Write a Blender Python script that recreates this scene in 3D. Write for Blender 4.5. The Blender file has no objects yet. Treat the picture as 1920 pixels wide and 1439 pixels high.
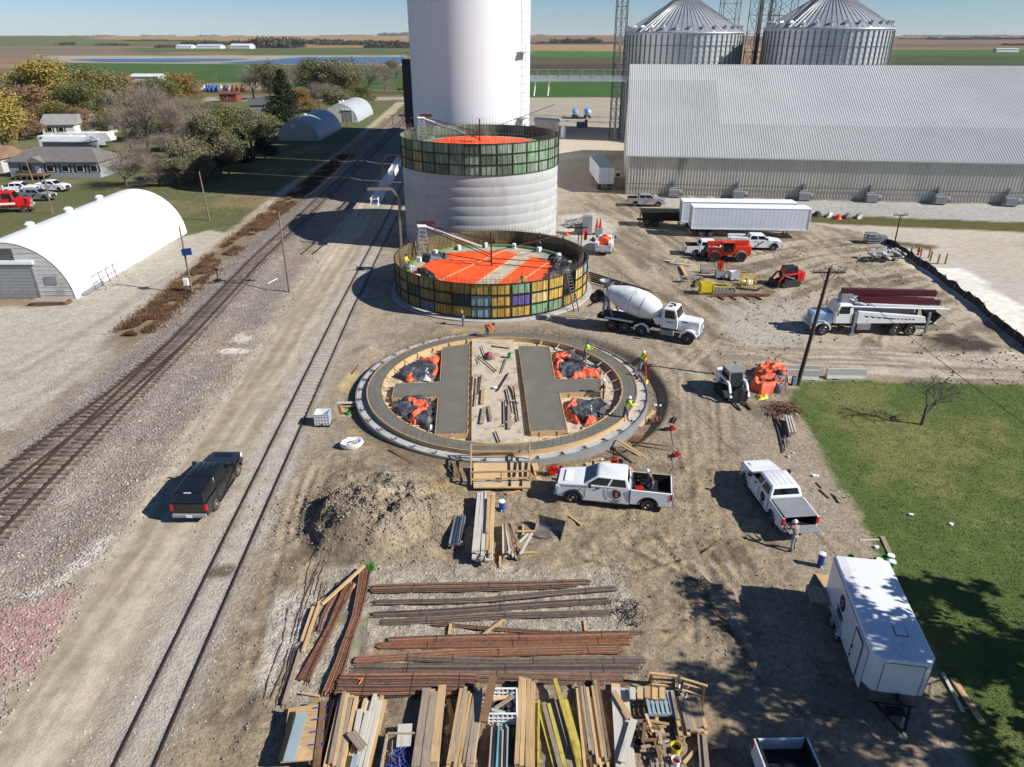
import bpy, math, random
import numpy as np
from mathutils import Vector, Matrix, Euler
random.seed(7)
R = math.radians
sc = bpy.context.scene
COL = sc.collection
# ---------------------------------------------------------------- camera
CAMH = 24.5; PITCH = R(26.0); FPX = 1333.0
cam_d = bpy.data.cameras.new("camera"); cam = bpy.data.objects.new("camera", cam_d)
COL.objects.link(cam); sc.camera = cam
cam_d.sensor_width = 36.0; cam_d.lens = FPX/1920*36.0
cam_d.clip_start = 0.5; cam_d.clip_end = 60000
cam.location = (0, 0, CAMH); cam.rotation_euler = (R(90)-PITCH, 0, 0)
# ---------------------------------------------------------------- light
SUN_AZ = R(-17.0); SUN_EL = R(35.0)
w = bpy.data.worlds.new("World"); sc.world = w; w.use_nodes = True
nt = w.node_tree; nt.nodes.clear()
o_ = nt.nodes.new('ShaderNodeOutputWorld'); b_ = nt.nodes.new('ShaderNodeBackground')
s_ = nt.nodes.new('ShaderNodeTexSky'); s_.sky_type = 'NISHITA'; s_.sun_disc = False
s_.sun_elevation = SUN_EL; s_.sun_rotation = math.pi/2 - SUN_AZ
s_.altitude = 300; s_.air_density = 0.85; s_.dust_density = 0.0; s_.ozone_density = 4.0
b_.inputs['Strength'].default_value = 0.052
tint = nt.nodes.new('ShaderNodeVectorMath'); tint.operation = 'MULTIPLY'; tint.inputs[1].default_value = (.84, .96, 1.16)
nt.links.new(s_.outputs[0], tint.inputs[0]); nt.links.new(tint.outputs[0], b_.inputs[0]); nt.links.new(b_.outputs[0], o_.inputs[0])
sl = bpy.data.lights.new("sun", 'SUN'); sl.energy = 4.6; sl.angle = R(0.5); sl.color = (1.0, 0.955, 0.89)
sun = bpy.data.objects.new("sun", sl); COL.objects.link(sun)
sdir = Vector((math.cos(SUN_EL)*math.cos(SUN_AZ), math.cos(SUN_EL)*math.sin(SUN_AZ), math.sin(SUN_EL)))
sun.rotation_euler = (-sdir).to_track_quat('-Z', 'Y').to_euler(); sun.location = sdir*200
sc.view_settings.view_transform = 'Standard'; sc.view_settings.look = 'None'
sc.view_settings.exposure = 0.64; sc.view_settings.gamma = 1.0
sc.render.engine = 'CYCLES'
sc.cycles.max_bounces = 5; sc.cycles.transparent_max_bounces = 8
# ---------------------------------------------------------------- helpers
cP, sP = math.cos(PITCH), math.sin(PITCH)
def G(x, y, z=0.0):
    """point of the ground (height z) read off a survey of the photograph"""
    u = (x-960)/FPX; v = -(y-719.5)/FPX
    t = (CAMH-z)/(sP-v*cP)
    return Vector((u*t, (cP+v*sP)*t, z))
def lin(c):
    if isinstance(c, str):
        c = c.lstrip('#'); c = [int(c[i:i+2], 16)/255 for i in (0, 2, 4)]
        c = [x/12.92 if x <= .04045 else ((x+.055)/1.055)**2.4 for x in c]
    return tuple(c[:3])
def L4(c): return (*lin(c), 1.0)
def pm(name, color, rough=.65, metal=0., var=.18, scale=2.0, bump=0., bscale=30., c2=None, c2f=.5, spec=.5, coat=0.,
       streak=None, objrand=0.):
    """procedural material: base colour broken up by noise, optional second colour, bump, streaks, per-object variation"""
    m = bpy.data.materials.new(name); m.use_nodes = True; n = m.node_tree; nd = n.nodes; lk = n.links
    b = nd['Principled BSDF']; b.inputs['Roughness'].default_value = rough; b.inputs['Metallic'].default_value = metal
    b.inputs['Specular IOR Level'].default_value = spec; b.inputs['Coat Weight'].default_value = coat
    tc = nd.new('ShaderNodeTexCoord'); co = tc.outputs['Object']
    if streak:
        mp = nd.new('ShaderNodeMapping'); mp.inputs['Scale'].default_value = streak; lk.new(co, mp.inputs[0]); sco = mp.outputs[0]
    else: sco = co
    nz = nd.new('ShaderNodeTexNoise'); nz.inputs['Scale'].default_value = scale; nz.inputs['Detail'].default_value = 5
    nz.inputs['Roughness'].default_value = .65; lk.new(sco, nz.inputs['Vector'])
    mr = nd.new('ShaderNodeMapRange'); mr.inputs[1].default_value = .3; mr.inputs[2].default_value = .7
    mr.inputs[3].default_value = 1-var; mr.inputs[4].default_value = 1+var; lk.new(nz.outputs[0], mr.inputs[0])
    src = None
    if c2 is not None:
        n2 = nd.new('ShaderNodeTexNoise'); n2.inputs['Scale'].default_value = scale*.6; n2.inputs['Detail'].default_value = 6
        n2.inputs['Roughness'].default_value = .7
        lk.new(sco, n2.inputs['Vector'])
        r2 = nd.new('ShaderNodeMapRange'); r2.inputs[1].default_value = .62-c2f*.3; r2.inputs[2].default_value = .72-c2f*.2
        lk.new(n2.outputs[0], r2.inputs[0])
        mx = nd.new('ShaderNodeMix'); mx.data_type = 'RGBA'; mx.inputs[6].default_value = L4(color); mx.inputs[7].default_value = L4(c2)
        lk.new(r2.outputs[0], mx.inputs[0]); src = mx.outputs[2]
    vm = nd.new('ShaderNodeVectorMath'); vm.operation = 'SCALE'
    if src: lk.new(src, vm.inputs[0])
    else: vm.inputs[0].default_value = lin(color)
    fac = mr.outputs[0]
    if objrand:
        oi = nd.new('ShaderNodeObjectInfo'); r3 = nd.new('ShaderNodeMapRange')
        r3.inputs[3].default_value = 1-objrand; r3.inputs[4].default_value = 1+objrand; lk.new(oi.outputs['Random'], r3.inputs[0])
        mu = nd.new('ShaderNodeMath'); mu.operation = 'MULTIPLY'; lk.new(fac, mu.inputs[0]); lk.new(r3.outputs[0], mu.inputs[1]); fac = mu.outputs[0]
    lk.new(fac, vm.inputs['Scale']); lk.new(vm.outputs[0], b.inputs['Base Color'])
    if bump:
        n3 = nd.new('ShaderNodeTexNoise'); n3.inputs['Scale'].default_value = bscale; n3.inputs['Detail'].default_value = 4; lk.new(sco, n3.inputs['Vector'])
        bp = nd.new('ShaderNodeBump'); bp.inputs['Strength'].default_value = bump; bp.inputs['Distance'].default_value = .05
        lk.new(n3.outputs[0], bp.inputs['Height']); lk.new(bp.outputs[0], b.inputs['Normal'])
    return m
def tag(o, label=None, cat=None, group=None, kind=None):
    if label: o['label'] = label
    if cat: o['category'] = cat
    if group: o['group'] = group
    if kind: o['kind'] = kind
    return o
def thing(name, label, cat, loc=(0, 0, 0), rz=0.0, group=None, rot=None):
    o = bpy.data.objects.new(name, None); COL.objects.link(o); o.empty_display_size = .3
    o.location = loc; o.rotation_euler = rot if rot else (0, 0, rz)
    return tag(o, label, cat, group)
def kids(o): return [c for c in ALLKIDS.get(o, [])]
def dup(root, loc, rz=None, label=None, group=None, rot=None, scale=None):
    r = root.copy(); COL.objects.link(r); r.location = loc
    if rz is not None: r.rotation_euler = (0, 0, rz)
    if rot is not None: r.rotation_euler = rot
    if scale is not None: r.scale = scale if hasattr(scale, '__len__') else (scale,)*3
    if label: r['label'] = label
    if group: r['group'] = group
    def rec(a, b):
        for ch in list(a.children):
            if ch == b: continue
            c = ch.copy(); COL.objects.link(c); c.parent = b; rec(ch, c)
    rec(root, r)
    return r
class MB:
    """collects shapes; build() links them as one mesh object"""
    def __init__(s): s.v = []; s.f = []; s.mi = []; s.M = None; s.m = 0
    def add(s, vs, fs, m=None):
        b = len(s.v)
        s.v += [tuple(s.M @ Vector(p)) for p in vs] if s.M is not None else [tuple(p) for p in vs]
        s.f += [tuple(b+i for i in f) for f in fs]; s.mi += [s.m if m is None else m]*len(fs)
        return s
    def box(s, x0, x1, y0, y1, z0, z1, m=None):
        return s.add([(x0,y0,z0),(x1,y0,z0),(x1,y1,z0),(x0,y1,z0),(x0,y0,z1),(x1,y0,z1),(x1,y1,z1),(x0,y1,z1)],
                     [(0,3,2,1),(4,5,6,7),(0,1,5,4),(1,2,6,5),(2,3,7,6),(3,0,4,7)], m)
    def cb(s, c, size, rz=0., ry=0., rx=0., m=None):
        M0 = s.M; Ml = Matrix.Translation(c) @ Euler((rx, ry, rz)).to_matrix().to_4x4()
        s.M = Ml if M0 is None else M0 @ Ml
        a, b, c_ = (q/2 for q in size); s.box(-a, a, -b, b, -c_, c_, m); s.M = M0; return s
    def bar(s, p0, p1, w, h=None, m=None, up=(0, 0, 1)):
        p0, p1 = Vector(p0), Vector(p1); d = p1-p0; L = d.length
        if L < 1e-6: return s
        d.normalize(); u = Vector(up)
        if abs(d.dot(u)) > .98: u = Vector((1, 0, 0))
        a = d.cross(u).normalized(); b = a.cross(d); h = h or w
        a *= w/2; b *= h/2
        vs = [p0-a-b, p0+a-b, p0+a+b, p0-a+b, p1-a-b, p1+a-b, p1+a+b, p1-a+b]
        return s.add(vs, [(0,1,2,3),(7,6,5,4),(0,4,5,1),(1,5,6,2),(2,6,7,3),(3,7,4,0)], m)
    def cyl(s, p0, p1, r0, r1=None, n=12, caps=True, m=None):
        p0, p1 = Vector(p0), Vector(p1); r1 = r0 if r1 is None else r1
        d = (p1-p0).normalized(); u = Vector((0, 0, 1)) if abs(d.z) < .95 else Vector((1, 0, 0))
        a = d.cross(u).normalized(); b = d.cross(a); vs = []
        for p, r in ((p0, r0), (p1, r1)):
            for i in range(n):
                t = 2*math.pi*i/n; vs.append(p+a*(r*math.cos(t))+b*(r*math.sin(t)))
        fs = [(i, i+n, (i+1) % n+n, (i+1) % n) for i in range(n)]
        if caps: fs += [tuple(range(n)), tuple(range(2*n-1, n-1, -1))]
        return s.add(vs, fs, m)
    def tube(s, pts, r, n=6, m=None):
        for a, b in zip(pts[:-1], pts[1:]): s.cyl(a, b, r, n=n, m=m)
        return s
    def loft(s, rings, caps=True, closed=True, m=None):
        n = len(rings[0]); vs = [p for r in rings for p in r]; fs = []
        for k in range(len(rings)-1):
            for i in range(n if closed else n-1):
                j = (i+1) % n; fs.append((k*n+i, k*n+j, (k+1)*n+j, (k+1)*n+i))
        if caps: fs += [tuple(range(n-1, -1, -1)), tuple((len(rings)-1)*n+i for i in range(n))]
        return s.add(vs, fs, m)
    def lathe(s, prof, n=24, c=(0, 0, 0), m=None, caps=False, a0=0., a1=2*math.pi):
        full = abs(a1-a0-2*math.pi) < 1e-6; k = n if full else n+1
        rings = [[(c[0]+r*math.cos(a0+(a1-a0)*i/n), c[1]+r*math.sin(a0+(a1-a0)*i/n), c[2]+z) for i in range(k)] for r, z in prof]
        return s.loft(rings, caps=caps, closed=full, m=m)
    def prism(s, poly, y0, y1, axis='y', m=None):
        """poly of (x,z) extruded along y (or (x,y) along z)"""
        n = len(poly)
        if axis == 'y': vs = [(a, y0, b) for a, b in poly]+[(a, y1, b) for a, b in poly]
        elif axis == 'z': vs = [(a, b, y0) for a, b in poly]+[(a, b, y1) for a, b in poly]
        else: vs = [(y0, a, b) for a, b in poly]+[(y1, a, b) for a, b in poly]
        fs = [tuple(range(n)), tuple(range(2*n-1, n-1, -1))]+[(i, (i+1) % n+n*0, (i+1) % n+n, i+n) for i in range(n)]
        return s.add(vs, fs, m)
    def build(s, name, mats, parent=None, smooth=False, bevel=0., seg=2, label=None):
        me = bpy.data.meshes.new(name); me.from_pydata(s.v, [], s.f)
        mats = mats if isinstance(mats, (list, tuple)) else [mats]
        for m in mats: me.materials.append(m)
        if len(mats) > 1: me.polygons.foreach_set('material_index', s.mi)
        me.update()
        if smooth:
            me.polygons.foreach_set('use_smooth', [True]*len(me.polygons))
            try: me.set_sharp_from_angle(angle=R(38 if smooth is True else smooth))
            except Exception: pass
        o = bpy.data.objects.new(name, me); COL.objects.link(o)
        if parent: o.parent = parent
        if label: o['label'] = label
        fixn(o)
        if bevel:
            b = o.modifiers.new('bevel', 'BEVEL'); b.width = bevel; b.segments = seg; b.limit_method = 'ANGLE'; b.angle_limit = R(35)
        return o
import bmesh
def fixn(o):
    if len(o.data.polygons) > 20000: return
    bm = bmesh.new(); bm.from_mesh(o.data); bmesh.ops.recalc_face_normals(bm, faces=bm.faces); bm.to_mesh(o.data); bm.free()
def npmesh(name, V, F, mat, parent=None, smooth=False):
    """fast mesh from numpy: V (n,3), F (m,k)"""
    V = np.ascontiguousarray(V, dtype=np.float32); F = np.ascontiguousarray(F, dtype=np.int32); k = F.shape[1]
    me = bpy.data.meshes.new(name); me.vertices.add(len(V)); me.vertices.foreach_set('co', V.ravel())
    me.loops.add(F.size); me.loops.foreach_set('vertex_index', F.ravel())
    me.polygons.add(len(F)); me.polygons.foreach_set('loop_start', np.arange(0, F.size, k, dtype=np.int32))
    me.polygons.foreach_set('loop_total', np.full(len(F), k, dtype=np.int32))
    if smooth: me.polygons.foreach_set('use_smooth', np.ones(len(F), dtype=bool))
    me.update(calc_edges=True); me.validate()
    for m in (mat if isinstance(mat, (list, tuple)) else [mat]): me.materials.append(m)
    o = bpy.data.objects.new(name, me); COL.objects.link(o)
    if parent: o.parent = parent
    return o
# value noise / fbm in numpy
def _h(ix, iy, s):
    n = (ix*374761393 + iy*668265263 + s*1442695041) & 0xffffffff
    n = ((n ^ (n >> 13))*1274126177) & 0xffffffff
    return ((n ^ (n >> 16)) & 0xffff)/65535.0
def vn(x, y, s=0):
    x = np.asarray(x, float); y = np.asarray(y, float)
    ix = np.floor(x).astype(np.int64); iy = np.floor(y).astype(np.int64); fx = x-ix; fy = y-iy
    fx = fx*fx*(3-2*fx); fy = fy*fy*(3-2*fy)
    a = _h(ix, iy, s); b = _h(ix+1, iy, s); c = _h(ix, iy+1, s); d = _h(ix+1, iy+1, s)
    return a+(b-a)*fx+(c-a)*fy+(a-b-c+d)*fx*fy
def fbm(x, y, s=0, o=4, g=.5):
    t = 0; a = 1; n = 0
    for k in range(o): t = t+a*vn(x*2**k+17*k, y*2**k-9*k, s+k); n += a; a *= g
    return t/n
def sst(a, b, x): t = np.clip((x-a)/(b-a), 0, 1); return t*t*(3-2*t)
def sdpoly(X, Y, P):
    """signed distance to polygon (negative inside)"""
    d = np.full(X.shape, 1e18); ins = np.zeros(X.shape, bool); n = len(P)
    for i in range(n):
        ax, ay = P[i][0], P[i][1]; bx, by = P[(i+1) % n][0], P[(i+1) % n][1]
        ex, ey = bx-ax, by-ay; wx, wy = X-ax, Y-ay
        t = np.clip((wx*ex+wy*ey)/(ex*ex+ey*ey+1e-12), 0, 1); dx = wx-ex*t; dy = wy-ey*t
        d = np.minimum(d, dx*dx+dy*dy)
        c = ((ay <= Y) & (by > Y)) | ((by <= Y) & (ay > Y))
        if abs(by-ay) > 1e-12: ins ^= c & (X < ax+(Y-ay)/(by-ay)*ex)
    d = np.sqrt(d); return np.where(ins, -d, d)
def sdline(X, Y, P):
    d = np.full(X.shape, 1e18)
    for i in range(len(P)-1):
        ax, ay = P[i][0], P[i][1]; ex, ey = P[i+1][0]-ax, P[i+1][1]-ay; wx, wy = X-ax, Y-ay
        t = np.clip((wx*ex+wy*ey)/(ex*ex+ey*ey+1e-12), 0, 1); dx = wx-ex*t; dy = wy-ey*t
        d = np.minimum(d, dx*dx+dy*dy)
    return np.sqrt(d)
# ================================================================ GROUND
RING = (-0.75, 49.8); S3 = (-2.2, 74.2); S2 = (-4.2, 97.6); S1 = (-6.5, 121.9); RS = 10.2
TRACK = [(-26.6, 4), (-27.5, 18), (-28.4, 31.5), (-29.3, 59), (-30.7, 84), (-31.6, 123), (-34.2, 226), (-37, 300)]     # centre line of the main track
SIDING = [(-13.0, 2), (-14.1, 17.6), (-14.85, 31.5), (-16.65, 67.3), (-18.4, 114), (-20.5, 150), (-24, 190)]
def Gp(*pp): return [tuple(G(x, y))[:2] for x, y in pp]
def track_x(P, Y): return np.interp(Y, [p[1] for p in P], [p[0] for p in P])
RUTS = []
for pts, dep, lg in ((((1080, 1045), (1180, 1072), (1300, 1040), (1345, 1008)), .09, .8), (((1105, 1030), (1200, 1058), (1290, 1032)), .06, .8), (((1290, 1060), (1345, 1140), (1395, 1215)), .11, .4), (((1330, 1040), (1385, 1110), (1425, 1190)), .09, .5), (((1220, 1000), (1270, 1060), (1300, 1130), (1300, 1200)), .07, .5),
                     (((700, 1068), (850, 1062), (960, 1068)), .05, .8), (((560, 900), (520, 1050), (470, 1250)), .05, .3), (((590, 880), (560, 960), (552, 1010)), .09, .2), (((1280, 700), (1290, 850), (1300, 1000), (1370, 1180), (1480, 1400)), .04, .3), (((1340, 700), (1345, 850), (1350, 1000), (1420, 1150)), .04, .3), (((1500, 960), (1560, 1010), (1600, 1030)), .1, .2), (((860, 1020), (990, 1070), (1100, 1050)), .06, .7)):
    RUTS.append((Gp(*pts), dep, lg))
def hfun(X, Y):
    X = np.asarray(X, float); Y = np.asarray(Y, float)
    near = sst(150, 110, Y)
    z = (fbm(X*.25, Y*.25, 3)-.5)*.22*near
    # ruts and churned soil of the work area
    rough = sst(-16, -12.5, X)*sst(17, 12, X)*sst(43, 38, Y)*sst(12, 16, Y)
    z += rough*((fbm(X*1.1, Y*1.1, 5, 5, .62)-.5)*.34)
    z += (fbm(X*1.7, Y*1.7, 9, 3)-.5)*.07*near
    # main-track ballast shoulder
    tx = track_x(TRACK, Y); dx = np.abs(X-tx)
    z = z*(1-sst(7, 3, dx)*.8)
    z += .22*sst(3.6, 1.7, dx)
    sx = np.abs(X-track_x(SIDING, Y)); z = z*(1-sst(2.6, 1.6, sx)*(Y < 190))
    # dirt mounds
    for (px, py, r, h) in ((738, 925, 2.7, 1.2), (695, 985, 3.2, 1.7), (640, 950, 2.1, .95), (770, 985, 3.2, .9), (610, 985, 1.2, .55), (810, 955, 2.8, .5),
                           (630, 1010, 1.8, .7), (690, 660, 1.4, .5), (860, 900, 1.6, .2), (655, 905, 1.6, .5), (840, 625, 2.2, .35)):
        c = G(px, py); d = np.hypot(X-c.x, (Y-c.y)*1.05)/r
        z += h*.85*np.clip(1-d, 0, 1)**.8*(0.35+1.15*fbm(X*.9, Y*.9, 21, 5, .5))
    for (px, py, r, h) in ((1770, 645, 2.2, .5), (1830, 655, 2.6, .35), (1880, 665, 2., .4), (1655, 490, 2.2, .7), (1690, 500, 1.6, .6)):
        c = G(px, py); d = np.hypot(X-c.x, (Y-c.y))/r
        z += h*np.clip(1-d, 0, 1)*(0.6+.8*fbm(X*1.2, Y*1.2, 31, 3))
    for P_, dep, lg in RUTS:
        if np.ndim(X) < 2 and X.size == 1: break
        d = sdline(X, Y, P_); z = z-dep*sst(.24, .13, d)*(1-lg+lg*(.5+.5*np.sin((X*.8+Y*.6)*16)))+dep*.45*sst(.2, .3, d)*sst(.5, .34, d)
    # excavation of the ring foundation and the trench round it
    r = np.hypot(X-RING[0], Y-RING[1])
    z = np.where(r < 14, z*sst(11.6, 14, r), z)
    ang = np.arctan2(Y-RING[1], X-RING[0])
    side = .12+.88*sst(-.2, .6, np.cos(ang-.15))+.5*sst(.5, .95, -np.cos(ang))
    z = z - .6*side*sst(12.9, 11.9, r)
    z = np.where(r < 9.5, -.3, z)
    for c in (S3, S2):
        r = np.hypot(X-c[0], Y-c[1]); z = np.where(r < 12.5, z*sst(11.5, 12.5, r), z)
    # rolling land beyond the fields
    D = np.hypot(X, Y)
    z += sst(1800, 6500, D)*(26+26*(fbm(X*.0004+3, Y*.00025, 41, 3)-.35))
    return z
def H(x, y): return float(hfun(np.array([x]), np.array([y]))[0])
def geo(a, b, d0, q):
    o = [a]; d = d0
    while o[-1] < b: o.append(o[-1]+d); d *= q
    return o
xs = np.array([-x for x in geo(42, 9000, .3, 1.045)][::-1]+list(np.arange(-41.75, -15, .25))+list(np.arange(-15, 17, .14))+list(np.arange(17, 34, .25))+geo(34, 9000, .3, 1.045))
ys = np.array(list(np.arange(-30, 12, 1.5))+list(np.arange(12, 44, .13))+list(np.arange(44, 62, .2))+list(geo(62, 12000, .25, 1.014)))
GX, GY = np.meshgrid(xs, ys)
GZ = hfun(GX, GY)
C = np.zeros(GX.shape+(3,)); Wt = np.zeros(GX.shape+(3,))      # colour ; grass / pebbles / rough soil
nzA = fbm(GX*.5, GY*.5, 51, 4, .6)-.5; nzB = fbm(GX*.12, GY*.12, 61, 3)-.5; nzC = fbm(GX*2.2, GY*2.2, 71, 3, .6)-.5
def setc(mask, col, w=None):
    c = np.array(lin(col)); C[:] = C*(1-mask[..., None])+c*mask[..., None]
    if w is not None: Wt[:] = Wt*(1-mask[..., None])+np.array(w)*mask[..., None]
def poly(pts, col, soft=.6, rag=1., w=None, k=1.):
    d = sdpoly(GX, GY, pts)+(nzA*1.6+nzC*.9)*rag
    setc(sst(soft, -soft, d)*k, col, w)
def line(pts, col, wd, soft=.3, rag=.3, k=1., w=None):
    d = sdline(GX, GY, pts)-wd+(nzA*1.6+nzC*.8)*rag
    setc(sst(soft, -soft, d)*k, col, w)
ones = np.ones(GX.shape)
DIRT = '#a39684'; DIRT2 = '#857868'; GRAV = '#ada698'; PALE = '#bab6ae'; BALL = '#8b8178'; GRASS = '#4c5636'; CONC = '#b0aa9e'; TAN = '#a5977f'
setc(ones, DIRT, (0, .3, 1))
setc(sst(-.1, .25, nzA+nzB)*.7, DIRT2)
setc(sst(.02, .3, fbm(GX*.35+9, GY*.35, 81, 4, .6)-.5)*.6, '#a8997f')
# ---- far land: bands of fields
far = sst(168, 200, GY); setc(far, '#6d6747', (.5, 0, 0))
def band(pts, col, k=1., w=(.35, 0, .0), soft=None):
    P = Gp(*pts); d = sdpoly(GX, GY, P); s_ = np.maximum(.4, GY*.004) if soft is None else soft
    setc(np.clip(.5-d/s_/2, 0, 1)*k, col, w)
FT = '#8a7356'; FO = '#96784f'; FG = '#3f5a2b'; FB = '#6f5f4e'
band([(-1500, 70.2), (3400, 70.2), (3400, 128), (-1500, 128)], FT)
band([(-1500, 70.2), (900, 70.2), (900, 76), (-1500, 74)], '#85705a')
band([(-800, 77), (180, 76), (420, 82), (420, 88), (-800, 90)], FG, .7)
band([(180, 77), (900, 77), (900, 80), (180, 81)], FO)
band([(-800, 88), (300, 88), (380, 108), (-800, 118)], '#786a58')
band([(230, 91), (780, 90), (780, 106), (300, 106)], FG, .75)
band([(300, 97), (480, 98), (430, 105), (300, 103)], '#8a7657', .7)
band([(-800, 93), (210, 92.5), (170, 93.6), (-800, 95)], FG, .8)
band([(90, 105), (760, 104), (760, 123), (90, 119)], '#9a9384')
band([(90, 118), (500, 121), (760, 124), (760, 170), (370, 158), (120, 140)], '#435c30')
band([(370, 157), (500, 154), (560, 170), (360, 172)], '#8a7a5e')
band([(380, 168), (760, 172), (760, 178), (380, 176)], '#565238')
band([(980, 70.2), (3400, 70.2), (3400, 86), (980, 86)], '#7d6450')
band([(980, 86), (1900, 86), (1900, 96), (980, 96)], '#98805f')
band([(980, 96), (1165, 97), (1165, 108), (980, 107)], '#4a6a31')
band([(980, 107), (1165, 108), (1165, 122), (980, 122)], '#54513a')
band([(980, 121), (1165, 121), (1165, 136), (980, 136)], '#4d4237')
band([(980, 135), (1165, 135), (1165, 182), (980, 183)], '#3f5f2c')
band([(1660, 93), (3400, 96), (3400, 106), (1660, 106)], '#47612e')
band([(1660, 105), (3400, 106), (3400, 140), (1660, 140)], '#454f33')
band([(1660, 79), (3400, 80), (3400, 93), (1660, 92)], '#75624e')
band([(1660, 86), (3400, 86.5), (3400, 88), (1660, 88)], '#4b4638', .7)
fx = sst(250, 500, GY)
C *= (1+fx[..., None]*.22*(fbm((GX+GY*.4)*.02, GY*.11, 95, 2)-.5)[..., None])
C *= (1+fx[..., None]*(.16*(fbm(GX*.004, GY*.012, 91, 3)-.5)+.14*(fbm(GX*.03, GY*.006, 92, 3)-.5))[..., None]*2)
# ---- village grass, lane, yards
poly(Gp((-700, 182), (560, 182), (755, 188), (690, 300), (560, 395), (480, 430), (345, 450), (0, 470), (-900, 470)), '#636644', .8, 1, (1, 0, 0))
setc(sst(.0, .3, nzB+nzA*.6)*sst(-38, -42, GX)*(GY < 190)*.7, '#8b795a')
poly(Gp((385, 182), (760, 182), (760, 188), (385, 190)), '#a39a89', .5, .3, (0, 1, 0))
poly(Gp((990, 183), (1200, 183), (1200, 262), (1120, 300), (1050, 330), (1045, 400), (990, 400)), '#a59c8c', 1, .6, (0, .6, .2))
poly(Gp((1050, 262), (1180, 262), (1178, 285), (1050, 300)), '#b7ac98', .6, .6)
poly(Gp((-400, 560), (70, 575), (345, 443), (395, 432), (480, 448), (395, 540), (300, 590), (235, 640), (120, 740), (0, 815), (-400, 1100)), GRAV, .6, 1.2, (0, .8, .3))
for k_, (a, b) in enumerate((((0, 720), (250, 560)), ((0, 690), (300, 540)), ((0, 780), (200, 650)))):
    line(Gp(a, ((a[0]+b[0])/2, (a[1]+b[1])/2+10), b, (b[0]+160, b[1]-95)), '#8d8577', .35, .4, .4, .5)
line([tuple(G(330, 545))[:2], tuple(G(470, 420))[:2], tuple(G(560, 345))[:2], tuple(G(650, 285))[:2], tuple(G(752, 192))[:2]], '#ab9d88', 1.9, .6, .5, 1, (0, .6, .3))
line([tuple(G(350, 525))[:2], tuple(G(470, 425))[:2], tuple(G(560, 350))[:2], tuple(G(645, 290))[:2]], '#7a6a52', .12, .3, .4, .7)
# ---- railway corridor
tx = track_x(TRACK, GY); sx = track_x(SIDING, GY)
yb = (GY < 262)*(GY > -20)
mk = sst(-5.2, -3.6, GX-tx+nzA*1.5)*sst(8.4, 6.2, GX-tx+nzA*2+nzB*2)*yb
setc(mk, BALL, (0, 1.6, .2)); setc(mk*sst(-.05, .3, nzB+nzA*.4)*.75, '#93806f')
setc(mk*sst(.1, .35, nzC+nzA)*.6, '#a19a94')
wd_ = sst(-8.2, -6.6, GX-tx+nzA*2.5)*sst(-3.2, -4.6, GX-tx+nzA*1.5)*sst(55, 60, GY)*(GY < 255)
setc(wd_*.8, '#7b6a52', (.5, 0, .5))
# haul road between the tracks
rd = sst(5.0, 7.6, GX-tx+nzA*2)*sst(-1.6, -2.6, GX-sx+nzA)*(GY < 150)
setc(rd, '#aba08c', (0, .2, .1))
st = fbm(GX*2.6+GY*.12, GY*.07, 111, 3, .6)-.5
setc(rd*sst(.0, .16, st)*.6, '#bcb19c'); setc(rd*sst(.0, .18, -st)*.6, '#8d8069')
sg = sst(-2.3, -1.2, GX-sx+nzA*1.6)*sst(1.6, .8, GX-sx+nzA*1.4)*(GY < 185)
setc(sg*.85, '#aea89d', (0, .6, .1)); setc(sg*sst(-.06, .22, nzB+nzA*.7)*.6, '#9c907f')
setc(sst(1.2, 2.4, GX-sx+nzA)*sst(5.5, 3, GX-sx+nzA*2)*(GY < 70)*.6, '#a09280', (0, .3, .3))
for s in (-1, 1):
    d = np.abs(GX-sx-s*.75); setc(sst(.3, .15, d)*(GY < 185)*.6, '#6f675d')
line([(x, y) for x, y in ((-24.5, 14), (-23.6, 30), (-23.0, 46), (-23.6, 60))], '#8b7f6c', .35, .3, .4, .6); line([(x, y) for x, y in ((-20.8, 14), (-20.2, 30), (-20.4, 50), (-21.5, 70))], '#8f826e', .3, .3, .4, .6); line([(x, y) for x, y in ((-19.2, 12), (-18.8, 30), (-19.2, 50), (-20.3, 75), (-21, 95))], '#8f826e', .3, .3, .4, .5)
line(Gp((408, 1072), (425, 1072)), '#4d4336', .5, .2, .3, .8)
# pink and white stone spills beside the track
poly(Gp((-300, 1150), (0, 1142), (95, 1118), (150, 1098), (140, 1125), (95, 1205), (60, 1270), (-300, 1330)), '#a98780', .35, .5, (0, 1.2, 0))
poly(Gp((30, 1118), (100, 1085), (150, 1045), (205, 1005), (180, 1050), (120, 1095), (60, 1130)), '#c3bcb0', .3, .6, (0, 1.6, 0))
poly(Gp((405, 657), (440, 652), (470, 657), (465, 664), (420, 665)), '#c9c4ba', .15, .2, (0, 1, 0))
poly(Gp((432, 640), (455, 622), (478, 632), (460, 645)), '#bdb7ac', .3, .4, (0, 1, 0))
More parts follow.
